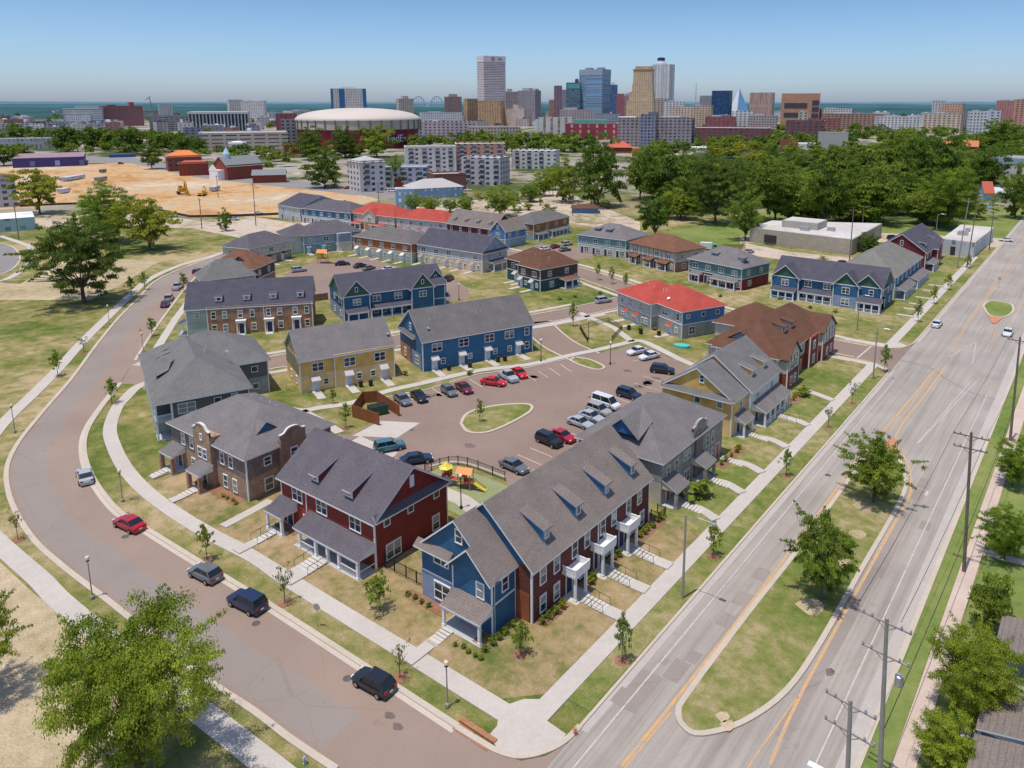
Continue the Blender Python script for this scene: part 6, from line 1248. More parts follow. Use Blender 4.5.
# playgrounds
PO=plain('play_orange',(.75,.22,.04),.4,.05); PY=plain('play_yellow',(.7,.6,.08),.4,.05); PRD=plain('play_red',(.5,.06,.04),.4,.05)
def playset(px,s,rz,label,two=True):
    x,y=G(*px); e=empty('playground_set',(x,y,.03),rz,label,'playground')
    for i in (0,2.0):
        for j in (0,1.4): MB().tube((i*s,j*s,0),(i*s,j*s,2.9*s),.07*s,n=8).build('post',PO,e)
    MB().box(-.1*s,-.1*s,1.2*s,2.1*s,1.5*s,1.3*s).build('platform',PRD,e)
    r=MB(); r.face([(-.3*s,-.3*s,2.7*s),(2.3*s,-.3*s,2.7*s),(2.3*s,.7*s,3.4*s),(-.3*s,.7*s,3.4*s)]); r.face([(2.3*s,1.7*s,2.7*s),(-.3*s,1.7*s,2.7*s),(-.3*s,.7*s,3.4*s),(2.3*s,.7*s,3.4*s)]); r.build('roof',PO,e)
    for y0 in (0,1.4): MB().box(0,y0*s-.05,1.4*s,1.0*s,y0*s+.05,2.1*s).build('side_panel',PY,e)
    m=MB(); 
    for k in range(6): t0,t1=k/6,(k+1)/6; z=lambda t:(1.3*(1-t)**1.3+.12)*s; m.face([((2.1+2.4*t0)*s,.1*s,z(t0)),((2.1+2.4*t0)*s,.7*s,z(t0)),((2.1+2.4*t1)*s,.7*s,z(t1)),((2.1+2.4*t1)*s,.1*s,z(t1))])
    for yy in (.1,.7):
        for k in range(6): t0,t1=k/6,(k+1)/6; m.face([((2.1+2.4*t0)*s,yy*s,z(t0)),((2.1+2.4*t1)*s,yy*s,z(t1)),((2.1+2.4*t1)*s,yy*s,z(t1)+.25*s),((2.1+2.4*t0)*s,yy*s,z(t0)+.25*s)])
    m.build('slide',PY,e); m=MB(); 
    for k in range(7): m.tube(((2.1+k*.3)*s,.95*s,(1.25-k*.17)*s),((2.1+k*.3)*s,1.55*s,(1.25-k*.17)*s),.04*s,n=6)
    m.tube((2.1*s,.95*s,1.3*s),((4.0)*s,.95*s,.1*s),.05*s,n=6); m.tube((2.1*s,1.55*s,1.3*s),(4.0*s,1.55*s,.1*s),.05*s,n=6); m.build('climbing_net',PRD,e)
    if two:
        t=MB(); t.tube((-1.6*s,.7*s,0),(-1.6*s,.7*s,3.2*s),.07*s,n=8); t.tube((-2.9*s,.7*s,0),(-2.9*s,.7*s,3.2*s),.07*s,n=8); t.build('tower_post',PO,e); MB().box(-3.0*s,0,1.5*s,-1.5*s,1.4*s,1.6*s).build('platform',PRD,e); MB().box(-1.5*s,.3*s,1.3*s,-.1*s,1.1*s,1.38*s).build('bridge',PRD,e)
        MB().box(-3.0*s,1.36*s,1.6*s,-1.5*s,1.42*s,2.4*s).build('side_panel',PY,e); c=MB(); c.lathe([(1.2*s,3.0*s),(.7*s,3.3*s),(.1*s,3.9*s)],6,(-2.25*s,.7*s,0)); c.build('roof',PY,e); sl=MB()
        for k in range(7): a0,a1=k*.55,(k+1)*.55; sl.tube((-2.9*s-1.0*s*math.sin(a0),-.2*s-.9*s*(1-math.cos(a0)),(1.6-k*.2)*s),(-2.9*s-1.0*s*math.sin(a1),-.2*s-.9*s*(1-math.cos(a1)),(1.4-k*.2)*s),.32*s,n=8,cap=False)
        sl.build('spiral_slide',PY,e)
playset((458,489),.85,R(20),'orange and yellow play structure with a slide on the railed lawn'); playset((318,263.5),1.3,R(30),'smaller-looking orange playground by the teal rowhouse',False)
MB_=MB().prism([(1.1*math.cos(a*.6)*1.6,1.1*math.sin(a*.6)) for a in range(10)],0,.45); x,y=G(682,347); o=MB_.build('paddling_pool',plain('pool_teal',(.08,.5,.45),.4,.05)); o.location=(x,y,.02); o.rotation_euler=(0,0,.3); tag(o,'turquoise paddling pool on the lawn behind the red-roofed rowhouse','paddling pool')
# wheelie bins and ac units by rear doors
BIN=plain('bin_black',(.03,.03,.035),.6,.1)
for i,q in enumerate(((361,387),(371,386),(449,370.5),(470,368),(498,362),(505,361),(629,330),(641,334),(659,336),(392,305))):
    x,y=G(*q); e=empty('wheelie_bin',(x,y,.05),R(67),'black wheeled bin beside a rear door of the car park rows','bin','wheeled bins by the rear doors'); MB().prism([(-.28,-.3),(.28,-.3),(.32,.34),(-.32,.34)],.08,1.0).build('body',BIN,e); MB().box(-.33,-.36,1.01,.33,.36,1.08).build('lid',BIN,e); MB().tube((-.3,.3,.1),(.3,.3,.1),.1,n=8).build('wheel',TYRE,e)
# ================================================================== the city beyond
def bld(x0,x1,yb,yt,label,mat,depth=None,rot=0,name='office_building',cat='building',group=None,roofbox=None,parts=None,z0=0):
    """x0,x1 picture columns of the front, yb ground row (distance), yt roof row"""
    xm=(x0+x1)/2; x,y=G(xm,yb); Y=-x*sA+y*cA; d=math.hypot(x,y); h=project_z(x,y,yt); w=(x1-x0)*(Y*math.cos(PT)+HC*math.sin(PT))/FL
    az=math.atan2(y,x)-math.pi/2; a=R(rot); dp=depth or w*.6
    if rot: k=abs(math.cos(a))+abs(math.sin(a))*dp/w; w/=k; dp/=k
    e=empty(name,(x,y,0),az+a,label,cat,group); MB().box(-w/2,-dp/2,-1,w/2,dp/2,h).build('walls',mat,e)
    if roofbox:
        for (a0,a1,hh,m) in roofbox: MB().box(-w/2+w*a0,-dp*.3,h,-w/2+w*a1,dp*.3,h+hh).build('roof_plant',m,e)
    # parapet rim
    if w>12 and h>8:
        p=MB(); t=max(.3,w*.012); p.box(-w/2-.05,-dp/2-.05,h+.02,w/2+.05,-dp/2+t,h+1); p.box(-w/2-.05,dp/2-t,h+.02,w/2+.05,dp/2+.05,h+1); p.box(-w/2-.05,-dp/2+t,h+.02,-w/2+t,dp/2-t,h+1); p.box(w/2-t,-dp/2+t,h+.02,w/2+.05,dp/2-t,h+1); p.build('parapet',mat,e)
    return e,w,dp,h
HZ=lambda c,k=.25:tuple(c[i]*(1-k)+(.26,.34,.42)[i]*k for i in range(3))  # blends a colour towards blue-grey, painting distance haze into it
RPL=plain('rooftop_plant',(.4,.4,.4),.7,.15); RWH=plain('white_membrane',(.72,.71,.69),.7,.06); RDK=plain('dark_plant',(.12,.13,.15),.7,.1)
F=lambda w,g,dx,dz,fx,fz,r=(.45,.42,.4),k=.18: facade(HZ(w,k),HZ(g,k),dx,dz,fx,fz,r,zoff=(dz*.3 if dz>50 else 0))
GLB=(.03,.09,.16); DKG=(.05,.055,.07)
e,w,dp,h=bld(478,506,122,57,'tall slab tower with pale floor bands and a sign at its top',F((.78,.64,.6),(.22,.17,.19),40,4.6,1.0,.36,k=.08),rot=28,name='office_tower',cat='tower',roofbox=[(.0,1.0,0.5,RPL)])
sb=MB().box(-w/2-.6,-dp/2-.6,h-15,w/2+.6,dp/2+.6,h+1.5).build('crown_band',plain('pale_band',HZ((.8,.68,.64),.08),.7,.04),e)
def text(s,size,mat,parent,loc_,rot,name='sign_lettering'):
    cu=bpy.data.curves.new(name,'FONT'); cu.body=s; cu.size=size; cu.extrude=.15; cu.align_x='CENTER'; cu.align_y='CENTER'; o=bpy.data.objects.new(name,cu); col.objects.link(o); dg=bpy.context.evaluated_depsgraph_get(); me=bpy.data.meshes.new_from_object(o.evaluated_get(dg)); bpy.data.objects.remove(o); me.materials.clear(); me.materials.append(mat)
    return link(name,me,parent,loc_,rot)
SGP=plain('sign_magenta',(.35,.03,.14),.5,.05); SGD=plain('sign_dark',(.1,.06,.1),.5,.05)
text('fnb',10,SGD,e,(w*.24,-dp/2-.8,h-6),(R(90),0,0)); o=MB(); o.tube((0,0,0),(0,-.4,0),5.2,n=16); o.build('sign_emblem',SGP,e,(-w*.08,-dp/2-.5,h-6.5)); o=MB(); o.tube((0,0,0),(0,-.3,0),2.2,n=16); o.build('sign_emblem',RWH,e,(-w*.08,-dp/2-.95,h-6.5)); 
# stepped golden tower and white tower
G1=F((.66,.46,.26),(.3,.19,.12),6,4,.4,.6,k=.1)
e,w,dp,h=bld(626,656,122,101,'stepped golden stone tower beside the white slab',G1,depth=60,rot=-10,name='stepped_tower',cat='tower')
x,y,_=e.location; 
for a,b,t0,t1 in ((-.42,.46,101,92),(-.32,.42,92,84),(-.28,.40,84,70.5)):
    z0=project_z(x,y,t0);z1=project_z(x,y,t1); MB().box(w*a,-dp*.34,z0,w*b,dp*.34,z1).build('upper_tier',G1,e)
z0=project_z(x,y,70.5);z1=project_z(x,y,66.5); MB().box(-w*.3,-dp*.36,z0,w*.42,dp*.36,z0+3).build('cornice',plain('rust_cornice',HZ((.4,.16,.08)),.7,.1),e); MB().box(-w*.22,-dp*.3,z0+3,w*.34,dp*.3,z1).build('crown',G1,e)
e,w,dp,h=bld(651,673,121,65,'plain white slab tower behind the golden stepped one',F((.66,.63,.6),(.5,.48,.46),5,400,.35,1),rot=-25,name='white_tower',cat='tower')
MB().lathe([(w*.3,h),(w*.3,h+5),(w*.2,h+6),(w*.2,h+12)],14,(-w*.15,0,0)).build('roof_drum',plain('white_drum',(.7,.7,.72),.6,.05),e); MB().lathe([(w*.16,h+12),(w*.2,h+14),(w*.2,h+20),(w*.1,h+22)],14,(-w*.15,0,0)).build('beacon',plain('navy_drum',(.03,.05,.12),.5,.1),e)
e,w,dp,h=bld(579,610,121,70,'broad blue-glass tower with rounded roof drums',F((.28,.36,.46),(.1,.22,.36),60,5,1,.5,k=.1),rot=-32,name='glass_tower',cat='tower')
for q in (-.25,.25): MB().lathe([(w*.16,h),(w*.16,h+6),(w*.08,h+8)],14,(w*q,0,0)).build('roof_drum',plain('grey_drum',(.25,.3,.38),.5,.1),e)
MB().box(-w/2-.5,-dp/2-.5,h-16,w/2+.5,dp/2+.5,h+.5).build('top_band',plain('grey_band',(.34,.38,.44),.5,.06),e)
e,w,dp,h=bld(566,580,121,83,'dark tower with a teal glass top left of the broad blue-glass tower',F((.12,.13,.18),(.04,.12,.14),8,5,.8,.6),name='dark_tower',cat='tower'); MB().box(-w*.4,-dp/2-.5,h-16,w*.45,-dp/2+.5,h-3).build('glass_band',plain('teal_glass',(.1,.4,.38),.2,.05),e); MB().lathe([(5,h),(6,h+5),(5,h+11),(2,h+13)],12,(w*.25,0,0)).build('roof_ball',plain('dark_ball',(.12,.06,.08),.6,.1),e); MB().tube((w*.45,0,h),(w*.45,0,h+32),.6,.3,5).build('mast',RDK,e)
bld(554,562,120,86,'slim plum-brown tower left of the dark tower',F((.3,.13,.16),DKG,9,4,.4,.5),name='slim_tower',cat='tower')
bld(559,567,119,90,'mauve block behind the slim plum-brown tower',F((.36,.3,.36),DKG,5,4,.5,.5),name='mauve_block')
bld(549,555,120,100,'orange-brown block at the foot of the slim tower',F((.5,.22,.1),DKG,6,4,.4,.5),name='brick_block')
bld(610,617,120,85,'narrow navy glass tower right of the broad blue-glass one',F((.05,.12,.25),(.03,.08,.2),6,5,.7,.7),name='navy_tower',cat='tower',roofbox=[(.1,.6,8,RWH)])
bld(616,624,121,94,'crimson brick block beside the narrow navy tower',F((.42,.1,.1),DKG,7,4,.3,.5),name='crimson_block'); bld(622,632,121,96,'rose-grey block between the crimson block and the golden tower',F((.42,.28,.26),DKG,6,4,.5,.5),name='rose_block',roofbox=[(.3,.7,8,RPL)])
bld(518,541,122,91,'wide brown-grey tower block right of the tall banded slab',F((.34,.27,.28),(.1,.08,.1),5,4,.5,.5),rot=-30,name='brown_tower',cat='tower',roofbox=[(.2,.6,8,RPL),(.75,.95,6,RPL)])
bld(506,519,121,92,'low brown block with rooftop plant between two towers',F((.4,.3,.28),DKG,5,4,.4,.5),name='brown_block',roofbox=[(.1,.5,9,RPL)])
GO=F((.5,.31,.15),(.26,.14,.07),6,4,.45,.7,k=.08)
bld(464,478,125,99,'golden glass block, left one of the gold group',GO,rot=30,name='gold_block'); bld(478,505,126,101,'wide golden glass hotel with curved look in front of the banded tower',GO,rot=-15,name='gold_hotel',cat='hotel'); bld(505,532,126,109,'pale peach hotel right of the golden one',F((.66,.5,.38),(.3,.2,.16),5,4,.4,.55),rot=-35,name='peach_hotel',cat='hotel',roofbox=[(.35,.6,10,plain('peach_head',HZ((.6,.42,.34)),.8,.1))])
bld(445,462,120,97,'distant brown brick tower with hipped cap by the arched bridge',F((.3,.16,.12),DKG,5,4,.4,.5),name='brick_tower',cat='tower',roofbox=[(.25,.75,9,plain('brown_cap',HZ((.35,.22,.18)),.8,.1))])
bld(397,414,122,99,'cream octagonal-topped tower behind the arena roof',F((.55,.45,.35),DKG,6,4,.4,.5),rot=20,name='cream_tower',cat='tower',roofbox=[(.3,.7,8,plain('cream_cap',HZ((.5,.42,.36)),.8,.1))])
e,w,dp,h=bld(333,367,124,89,'white hotel block with two blue glass strips behind the arena',F((.7,.62,.55),(.1,.12,.16),4.2,4,.5,.5,k=.05),depth=30,name='white_hotel',cat='hotel',roofbox=[(.3,.7,5,RWH)])
for a,b in ((-.27,-.12),(.40,.5),(-.5,-.44)): MB().box(w*a,-dp/2-.8,0,w*b,-dp/2+2,h+.5).build('glass_strip',plain('blue_glass',(.03,.14,.3),.2,.1),e)
bld(229,244,121,100,'white apartment block, left half of the pair on the left skyline',F((.72,.66,.6),DKG,5,4,.45,.5,k=.05),rot=10,name='white_flats',cat='apartments'); bld(243,267,121,101,'white apartment block, wider right half of the pair on the left skyline',F((.74,.68,.62),DKG,5,4,.35,.5,k=.05),rot=-10,name='white_flats',cat='apartments',roofbox=[(.1,.3,5,RWH),(.5,.8,4,RWH)])
bld(160,173,120,104,'plain pale grey slab block on the left horizon',F((.55,.52,.48),(.42,.4,.38),7,90,.4,1),name='grey_slab')
bld(104,142,126,106.5,'long dark red brick block with rooftop water tank',F((.26,.05,.05),(.5,.42,.4),5,4.5,.4,.45,k=.08),name='red_brick_block',roofbox=[(.15,.35,4,plain('brick_cap',(.24,.07,.06),.8,.1)),(.7,.8,10,plain('brick_cap2',(.3,.08,.07),.8,.1))],rot=8)
e,w,dp,h=bld(68,103,127,109,'white modern block with dark glass bands, left of the red brick one',F((.7,.68,.66),(.05,.09,.13),60,4.5,1,.4,k=.05),rot=-6,name='white_institute'); MB().box(-w*.45,-dp*.62,0,w*.2,-dp*.5,h*.7).build('annex',F((.72,.7,.68),DKG,4,4,.4,.5,k=.05),e); MB().box(-w*.2,-dp*.3,h,w*.4,dp*.3,h+6).build('roof_plant',RPL,e)
e,w,dp,h=bld(193,249,131,112,'long concrete hall with tall white fins on a dark glass front',F((.6,.56,.5),(.03,.035,.05),6,300,.62,1,k=.03),depth=70,rot=-5,name='finned_hall'); MB().box(-w/2-1,-dp/2-1.5,h-3,w/2+1,dp/2+1,h+1).build('roof_slab',plain('pale_slab',(.6,.58,.54),.8,.05),e)
bld(153,192,131,116,'brown-grey car deck left of the finned hall',F((.36,.33,.3),DKG,9,4,.8,.35,k=.05),depth=50,name='parking_deck'); bld(205,285,150,132.5,'long tan parking structure below the finned hall',F((.52,.44,.36),(.12,.1,.09),14,4,.8,.35,k=0),depth=60,name='parking_structure'); bld(283,300,146,120,'grey stair-tower building left of the arena',F((.3,.28,.27),DKG,6,4,.5,.5,k=.05),name='grey_flats'); bld(278,298,141,114,'maroon brick block with an orange cap left of the arena',F((.34,.08,.08),DKG,6,4,.3,.5,k=.05),name='maroon_block')
# arena
x,y=G(360,146); e=empty('arena',(x,y,0),0,'vast round arena with a white domed roof and maroon walls with big lettering','arena'); Yc=-x*sA+y*cA
Rr=(420-300)/2*(Yc*math.cos(PT)+HC*math.sin(PT))/FL; he=project_z(x,y,119); ht=project_z(x,y,108.3)
MB().lathe([(Rr*.97,-1),(Rr*.97,he*.66),(Rr*.96,he*.66)],72).build('wall',plain('arena_maroon',(.24,.025,.045),.7,.1,.05),e)
AG=N('arena_upper_wall',.6); v=AG.coord(); 
MB().lathe([(Rr,he*.66),(Rr,he*.97),(Rr*.9,he)],72).build('upper_wall',plain('arena_cream_panels',(.5,.45,.36),.7,.12,.05),e)
for k in range(36):
    a=2*math.pi*k/36; MB().tube((Rr*1.01*math.cos(a),Rr*1.01*math.sin(a),he*.62),(Rr*1.01*math.cos(a),Rr*1.01*math.sin(a),he),.7,n=5).build('roof_strut',plain('arena_strut',(.24,.15,.1),.6,.1),e)
MB().lathe([(Rr*1.01,he-1),(Rr*1.01,he+.5)]+[(Rr*math.cos(t),he+.5+(ht-he)*(math.sin(t)*1.0)) for t in [i*math.pi/2/12 for i in range(1,13)]],72).build('dome',plain('arena_dome_white',(.56,.48,.41),.6,.05,.02),e,smooth=True)
base=math.atan2(-y,-x); TXT=plain('arena_letter_white',(.7,.72,.8),.5,.05); TXO=plain('arena_letter_orange',(.6,.25,.08),.5,.05)
def arc_text(s,a0,size,mat,step,z):
    for i,ch in enumerate(s):
        if ch==' ': continue
        a=base+a0+i*step; text(ch,size,mat,e,(Rr*.985*math.cos(a),Rr*.985*math.sin(a),z),(R(90),0,a+math.pi/2),'sign_letter')
arc_text('FedEx',R(27),11.5,TXT,R(4.6),he*.34); arc_text('Forum',R(51),11.5,TXO,R(4.8),he*.34)
# blue pyramid
x,y=G(738,119); e=empty('glass_pyramid',(x,y,0),R(10),'steel-blue glass pyramid with a white sunlit face','pyramid'); h=project_z(x,y,88); d_=math.hypot(x,y); b=18*d_/FL*.5
az=math.atan2(y,x)-math.pi/2; e.rotation_euler=(0,0,az+R(38)); m=MB(); 
P=[(-b,-b,0),(b,-b,0),(b,b,0),(-b,b,0)]
m.face([P[0],P[1],(0,0,h)],1); m.face([P[1],P[2],(0,0,h)],1); m.face([P[2],P[3],(0,0,h)],0); m.face([P[3],P[0],(0,0,h)],0); m.build('faces',[plain('pyramid_sunlit',(.66,.68,.7),.5,.05),plain('pyramid_blue',(.16,.32,.5),.35,.1,.02)],e)  # sun on the glass is painted: sunlit faces white, the others blue
e,w,dp,h=bld(711,731,119.5,91,'dark blue glass block left of the pyramid',F((.015,.06,.14),(.01,.05,.13),6,5,.8,.7,k=.06),rot=-20,name='dark_glass_block'); bld(699,712,119,96,'pale office block with dark bands left of the dark blue one',F((.55,.5,.48),DKG,50,4,1,.45),name='banded_block')
bld(749,773,122,93,'pink-tan slanted-top tower right of the pyramid',F((.5,.31,.24),(.3,.17,.14),4,60,.4,1,k=.12),rot=-12,name='tan_tower',cat='tower'); e,w,dp,h=bld(781,817,126,94,'massive terracotta office block with wide dark window bands',F((.5,.25,.14),(.5,.25,.14),9,9,.1,.1,k=.08),depth=50,rot=0,name='terracotta_block')
for z0,z1 in ((.28,.42),(.56,.72)): MB().box(-w*.42,-dp/2-.5,h*z0,w*.18,-dp/2+.5,h*z1).build('window_band',plain('dark_band',(.07,.06,.08),.3,.1),e)
for z0,z1 in ((.2,.4),(.45,.6),(.65,.8)): MB().box(w*.3,-dp/2-.5,h*z0,w*.48,-dp/2+.5,h*z1).build('window_band',plain('dark_band',(.07,.06,.08),.3,.1),e)
bld(617,690,146,118,'long mauve-brown apartment slab with balconies in front of the downtown towers',F((.4,.33,.31),(.1,.09,.13),5,3.6,.55,.55,k=.03),depth=45,rot=3,name='apartment_slab',cat='apartments',roofbox=[(.0,.25,1.5,RWH),(.42,.55,7,RDK),(.6,.85,2,RPL)])
bld(640,655,147,115,'bluish centre bay of the long apartment slab',F((.28,.28,.35),(.08,.08,.14),4,3.6,.6,.6,k=.03),depth=40,name='apartment_bay',cat='apartments'); bld(681,694,146,119,'dark grey end block of the long apartment slab',F((.14,.14,.18),DKG,5,3.6,.5,.5,k=.03),name='dark_end_block',cat='apartments')
bld(539,574,134,118,'white hotel with brown vertical stripes before the downtown',F((.66,.62,.56),(.32,.18,.15),12,3.6,.35,.9,k=.04),name='striped_hotel',cat='hotel'); bld(566,617,139,124,'crimson brick hall with a green roof band',F((.34,.05,.06),(.4,.3,.3),12,8,.25,.6,k=.02),name='crimson_hall',roofbox=[(.15,.8,6,plain('verdigris_roof',(.12,.3,.24),.7,.1))]); bld(595,620,128,114,'grey parking block with dark decks behind the crimson hall',F((.4,.4,.4),DKG,40,4,1,.4),name='deck_block'); bld(560,594,127,110,'pink-beige block in front of the broad blue-glass tower',F((.5,.38,.34),DKG,6,4,.4,.4),name='beige_block',roofbox=[(.1,.5,5,RPL)])
for a in ((664,684,128,102,'pale blue-roofed white block behind the long apartment slab',(.6,.6,.62)),(668,700,130,107,'peach concrete block right of the golden tower',(.62,.48,.36)),(690,712,131,106,'orange-tan block with a green sign right of the long slab',(.6,.42,.28)),(655,668,127,99,'tan annex at the golden tower foot',(.5,.36,.26)),(705,735,134,117,'dark red low block right of the slab',(.28,.08,.08)),(731,752,134,112,'white block below the pyramid',(.68,.66,.62)),(748,776,135,116,'brown-grey low block below the tan tower',(.42,.34,.3)),(694,768,142,128,'long dark red warehouse right of the apartment slab',(.22,.07,.07)),(786,822,143,121,'dark brick warehouse in front of the terracotta block',(.2,.08,.07)),(797,806,140,112,'small domed beige block before the terracotta one',(.6,.5,.4)),(806,838,134,119,'red-brown block right of the terracotta one',(.3,.1,.08)),(818,850,126,109,'white cluster right of the terracotta block',(.66,.62,.58)),(822,876,129,114,'long low brown roofed block right of the terracotta one',(.42,.22,.14)),(875,916,132,117,'white and dark-glass low block in the trees on the right',(.64,.6,.58)),(925,966,133,114,'tan stepped office block on the right',(.6,.46,.34)),(940,962,126,104,'salmon tower rising from the tan stepped block',(.62,.36,.24)),(931,943,122,101,'grey cross-topped tower behind the tan block',(.55,.52,.5)),(966,984,142,112,'plain white slab among trees on the right',(.72,.7,.68)),(984,997,139,111,'pale blue-grey slab beside the white one',(.56,.58,.62)),(995,1016,128,101,'red and white banded block near the right edge',(.5,.2,.17)),(1013,1040,132,100,'orange-brown block cut by the right edge',(.5,.25,.17)),
 (0,45,131,124,'low pale roofed shops at the far left',(.6,.56,.52)),(50,84,131,122,'grey roofed low building left of the white institute',(.4,.4,.44)),(420,462,126,113,'white terraces with stepped roofs right of the arena',(.62,.6,.6)),(424,475,139,122,'pinkish low blocks right of the arena',(.55,.42,.42)),(470,520,141,127,'tan low roofs below the golden hotel',(.52,.4,.32)),(412,423,143,122,'pale blue stair tower on the arena right flank',(.4,.46,.56)),(185,205,140,128,'violet-grey gabled hall among trees on the left',(.3,.28,.34)),(268,283,124,113,'small white block left of the arena dome',(.66,.62,.58)),(285,330,124,111,'white low building behind the arena left side',(.62,.57,.52)),(738,760,131,122,'white low shed right of the dark red block',(.6,.58,.56))):
    bld(*a[:4],a[4],F(a[5],DKG,random.Random(int(a[0])).uniform(4,8),4,.45,.45,k=.06),rot=random.Random(int(a[1])).uniform(-25,25) if a[3]<118 else 0,roofbox=[(.2,.5,3,RPL)] if a[3]<118 else None)
# radio mast, crane, bridge
x,y=G(694.5,131); e=empty('radio_mast',(x,y,0),0,'thin grey lattice mast rising right of the apartment slab','mast'); h=project_z(x,y,83); MB().tube((0,0,0),(0,0,h),1.4,.4,4).build('mast',plain('mast_grey',(.3,.33,.38),.6,.1),e); MB().lathe([(1.6,0),(1.6,2)],8,(0,0,h*.6)).build('antenna',RWH,e)
x,y=G(152,124); e=empty('tower_crane',(x,y,0),0,'thin leaning construction crane on the left horizon','crane'); h=project_z(x,y,96); MB().tube((6,6,0),(0,0,h*.95),1.3,1,4).build('mast',plain('crane_brown',(.25,.18,.16),.6,.1),e); MB().tube((-8,-6,h*.86),(3,2,h),1,.8,4).build('jib',plain('crane_brown',(.25,.18,.16),.6,.1),e)
x0,y0=G(410,112);x1,y1=G(446,112); e=empty('arch_bridge',(x0,y0,0),math.atan2(y1-y0,x1-x0),'faint steel double-arch river bridge beyond the arena','bridge'); L=math.hypot(x1-x0,y1-y0); SB_=plain('bridge_steel',(.42,.5,.58),.7,.05); zt=project_z(x0,y0,96)
for k in (0,1):
    m=MB(); pr=None
    for i in range(17):
        t=i/16; q=((k+t)*L/2,0,20+(zt-20)*4*t*(1-t)); 
        if pr: m.tube(pr,q,4,n=5,cap=False)
        if i%2==0: m.tube(q,(q[0],0,30),1.5,n=4,cap=False)
        pr=q
    m.build('arch',SB_,e)
MB().box(0,-8,28,L,8,36).build('deck',SB_,e)
# ---- middle distance
def gbox(px0,px1,pb,pt,label,mat,depth,name,cat,rot=0,roof=None,rise=0,roofm=None,z=None,win=0):
    e,w,dp,h=bld(px0,px1,pb,pt,label,mat,depth,rot,name,cat)
    if name=='low_flats':
        k=-w/2+3
        while k<w/2-4:
            MB().box(k,-dp/2-.12,3.3,k+3.0,-dp/2+.1,h-.6).build('balcony_bay',RDK,e); s_=MB(); z_=3.3
            while z_<h-1: s_.box(k-.1,-dp/2-.7,z_-.15,k+3.1,-dp/2,z_+.05); s_.box(k-.1,-dp/2-.7,z_+.05,k+3.1,-dp/2-.62,z_+.9); z_+=3.2
            s_.build('balcony',RPL,e); k+=9.5
    if rise:
        m=MB(); o=.6
        if roof=='hip':
            r=dp/2+o; A=[(-w/2-o,-dp/2-o,h),(w/2+o,-dp/2-o,h),(w/2+o,dp/2+o,h),(-w/2-o,dp/2+o,h)]; hh=min(w,dp)/2; r0,r1=((-w/2-o+hh,0,h+rise),(w/2+o-hh,0,h+rise)) if w>dp else ((0,-dp/2+hh,h+rise),(0,dp/2-hh,h+rise))
            if w>dp: F_=[[A[0],A[1],r1,r0],[A[1],A[2],r1],[A[2],A[3],r0,r1],[A[3],A[0],r0]]
            else: F_=[[A[0],A[1],r0],[A[1],A[2],r1,r0],[A[2],A[3],r1],[A[3],A[0],r0,r1]]
            for f in F_: m.face(f)
        else:
            m.face([(-w/2-o,-dp/2-o,h-.2),(w/2+o,-dp/2-o,h-.2),(w/2+o,0,h+rise),(-w/2-o,0,h+rise)]); m.face([(w/2+o,dp/2+o,h-.2),(-w/2-o,dp/2+o,h-.2),(-w/2-o,0,h+rise),(w/2+o,0,h+rise)])
            for s_ in (-1,1): m.face([(s_*w/2,-dp/2,h),(s_*w/2,dp/2,h),(s_*w/2,0,h+rise-.1)],1)
        m.build('roof',[roofm,mat],e)
    return e,w,dp,h
FL1=facade((.62,.58,.54),(.08,.09,.12),5,3.2,.4,.5,roof=(.7,.68,.66)); FLB=facade((.5,.28,.2),(.08,.09,.12),5,3.2,.4,.5,roof=(.7,.68,.66)); FLG=facade((.34,.38,.44),(.06,.07,.1),4.5,3.2,.45,.55,roof=(.7,.68,.66))
gbox(349,385,190,161,'white and tan four-storey flats with a pale hip roof before the arena',FL1,26,'low_flats','apartments',rot=22,roof='hip',rise=3,roofm=plain('pale_roof',(.42,.4,.38),.8,.1)); gbox(382,430,186,167,'slate blue-grey wing of the flats behind the ball-shaped tree',FLG,18,'low_flats','apartments',rot=-8)
gbox(405,456,172,147,'long white flats with dark balcony bays in the middle',FL1,18,'low_flats','apartments',rot=4); gbox(455,505,170,144,'brick and blue flats with white roof right of the long white ones',FLB,26,'low_flats','apartments',rot=3); gbox(462,510,184,158,'white and brown flats in front of the brick and blue ones',facade((.55,.5,.48),(.06,.07,.1),5,3.2,.45,.55,roof=(.72,.7,.68)),20,'low_flats','apartments',rot=-22); gbox(512,560,168,151,'low white-roofed flats at the end of the row left of the tall dark tree',FL1,24,'low_flats','apartments',rot=-10)
gbox(404,463,196,186,'pale blue house with a big light grey hip roof and a blue turret',facade((.3,.42,.55),(.6,.62,.64),3.4,3.5,.3,.4),22,'pale_blue_house','house',rot=18,roof='hip',rise=4.2,roofm=plain('pale_shingle',(.42,.39,.37),.8,.1)); gbox(396,440,186,177,'red-roofed low brick building behind the pale blue house',BRKR,14,'red_roof_house','house',roof='gable',rise=2.5,roofm=plain('dull_red_roof',(.42,.1,.06),.8,.15)); gbox(428,466,190,174,'dark brown brick shed right of the red-roofed house',facade((.2,.09,.07),(.16,.07,.05),9,9,.2,.2,roof=(.6,.58,.55)),18,'brick_shed','building',rot=15)
gbox(396,412,208,188,'blue turret of the pale blue house',facade((.25,.4,.56),(.6,.62,.64),2.6,3.2,.4,.5),9,'blue_turret','house')
gbox(168,201,170,156,'dark brick house with a bright orange hip roof',facade((.22,.08,.07),DKG,4,3.5,.3,.4),20,'orange_roof_house','house',rot=5,roof='hip',rise=4.5,roofm=plain('orange_tiles',(.68,.19,.05),.7,.1)); gbox(181,208,175,163,'low wing with a dark red roof before the orange-roofed house',BRKR,10,'red_roof_wing','house',roof='hip',rise=2,roofm=plain('dull_red_roof',(.42,.1,.06),.8,.15))
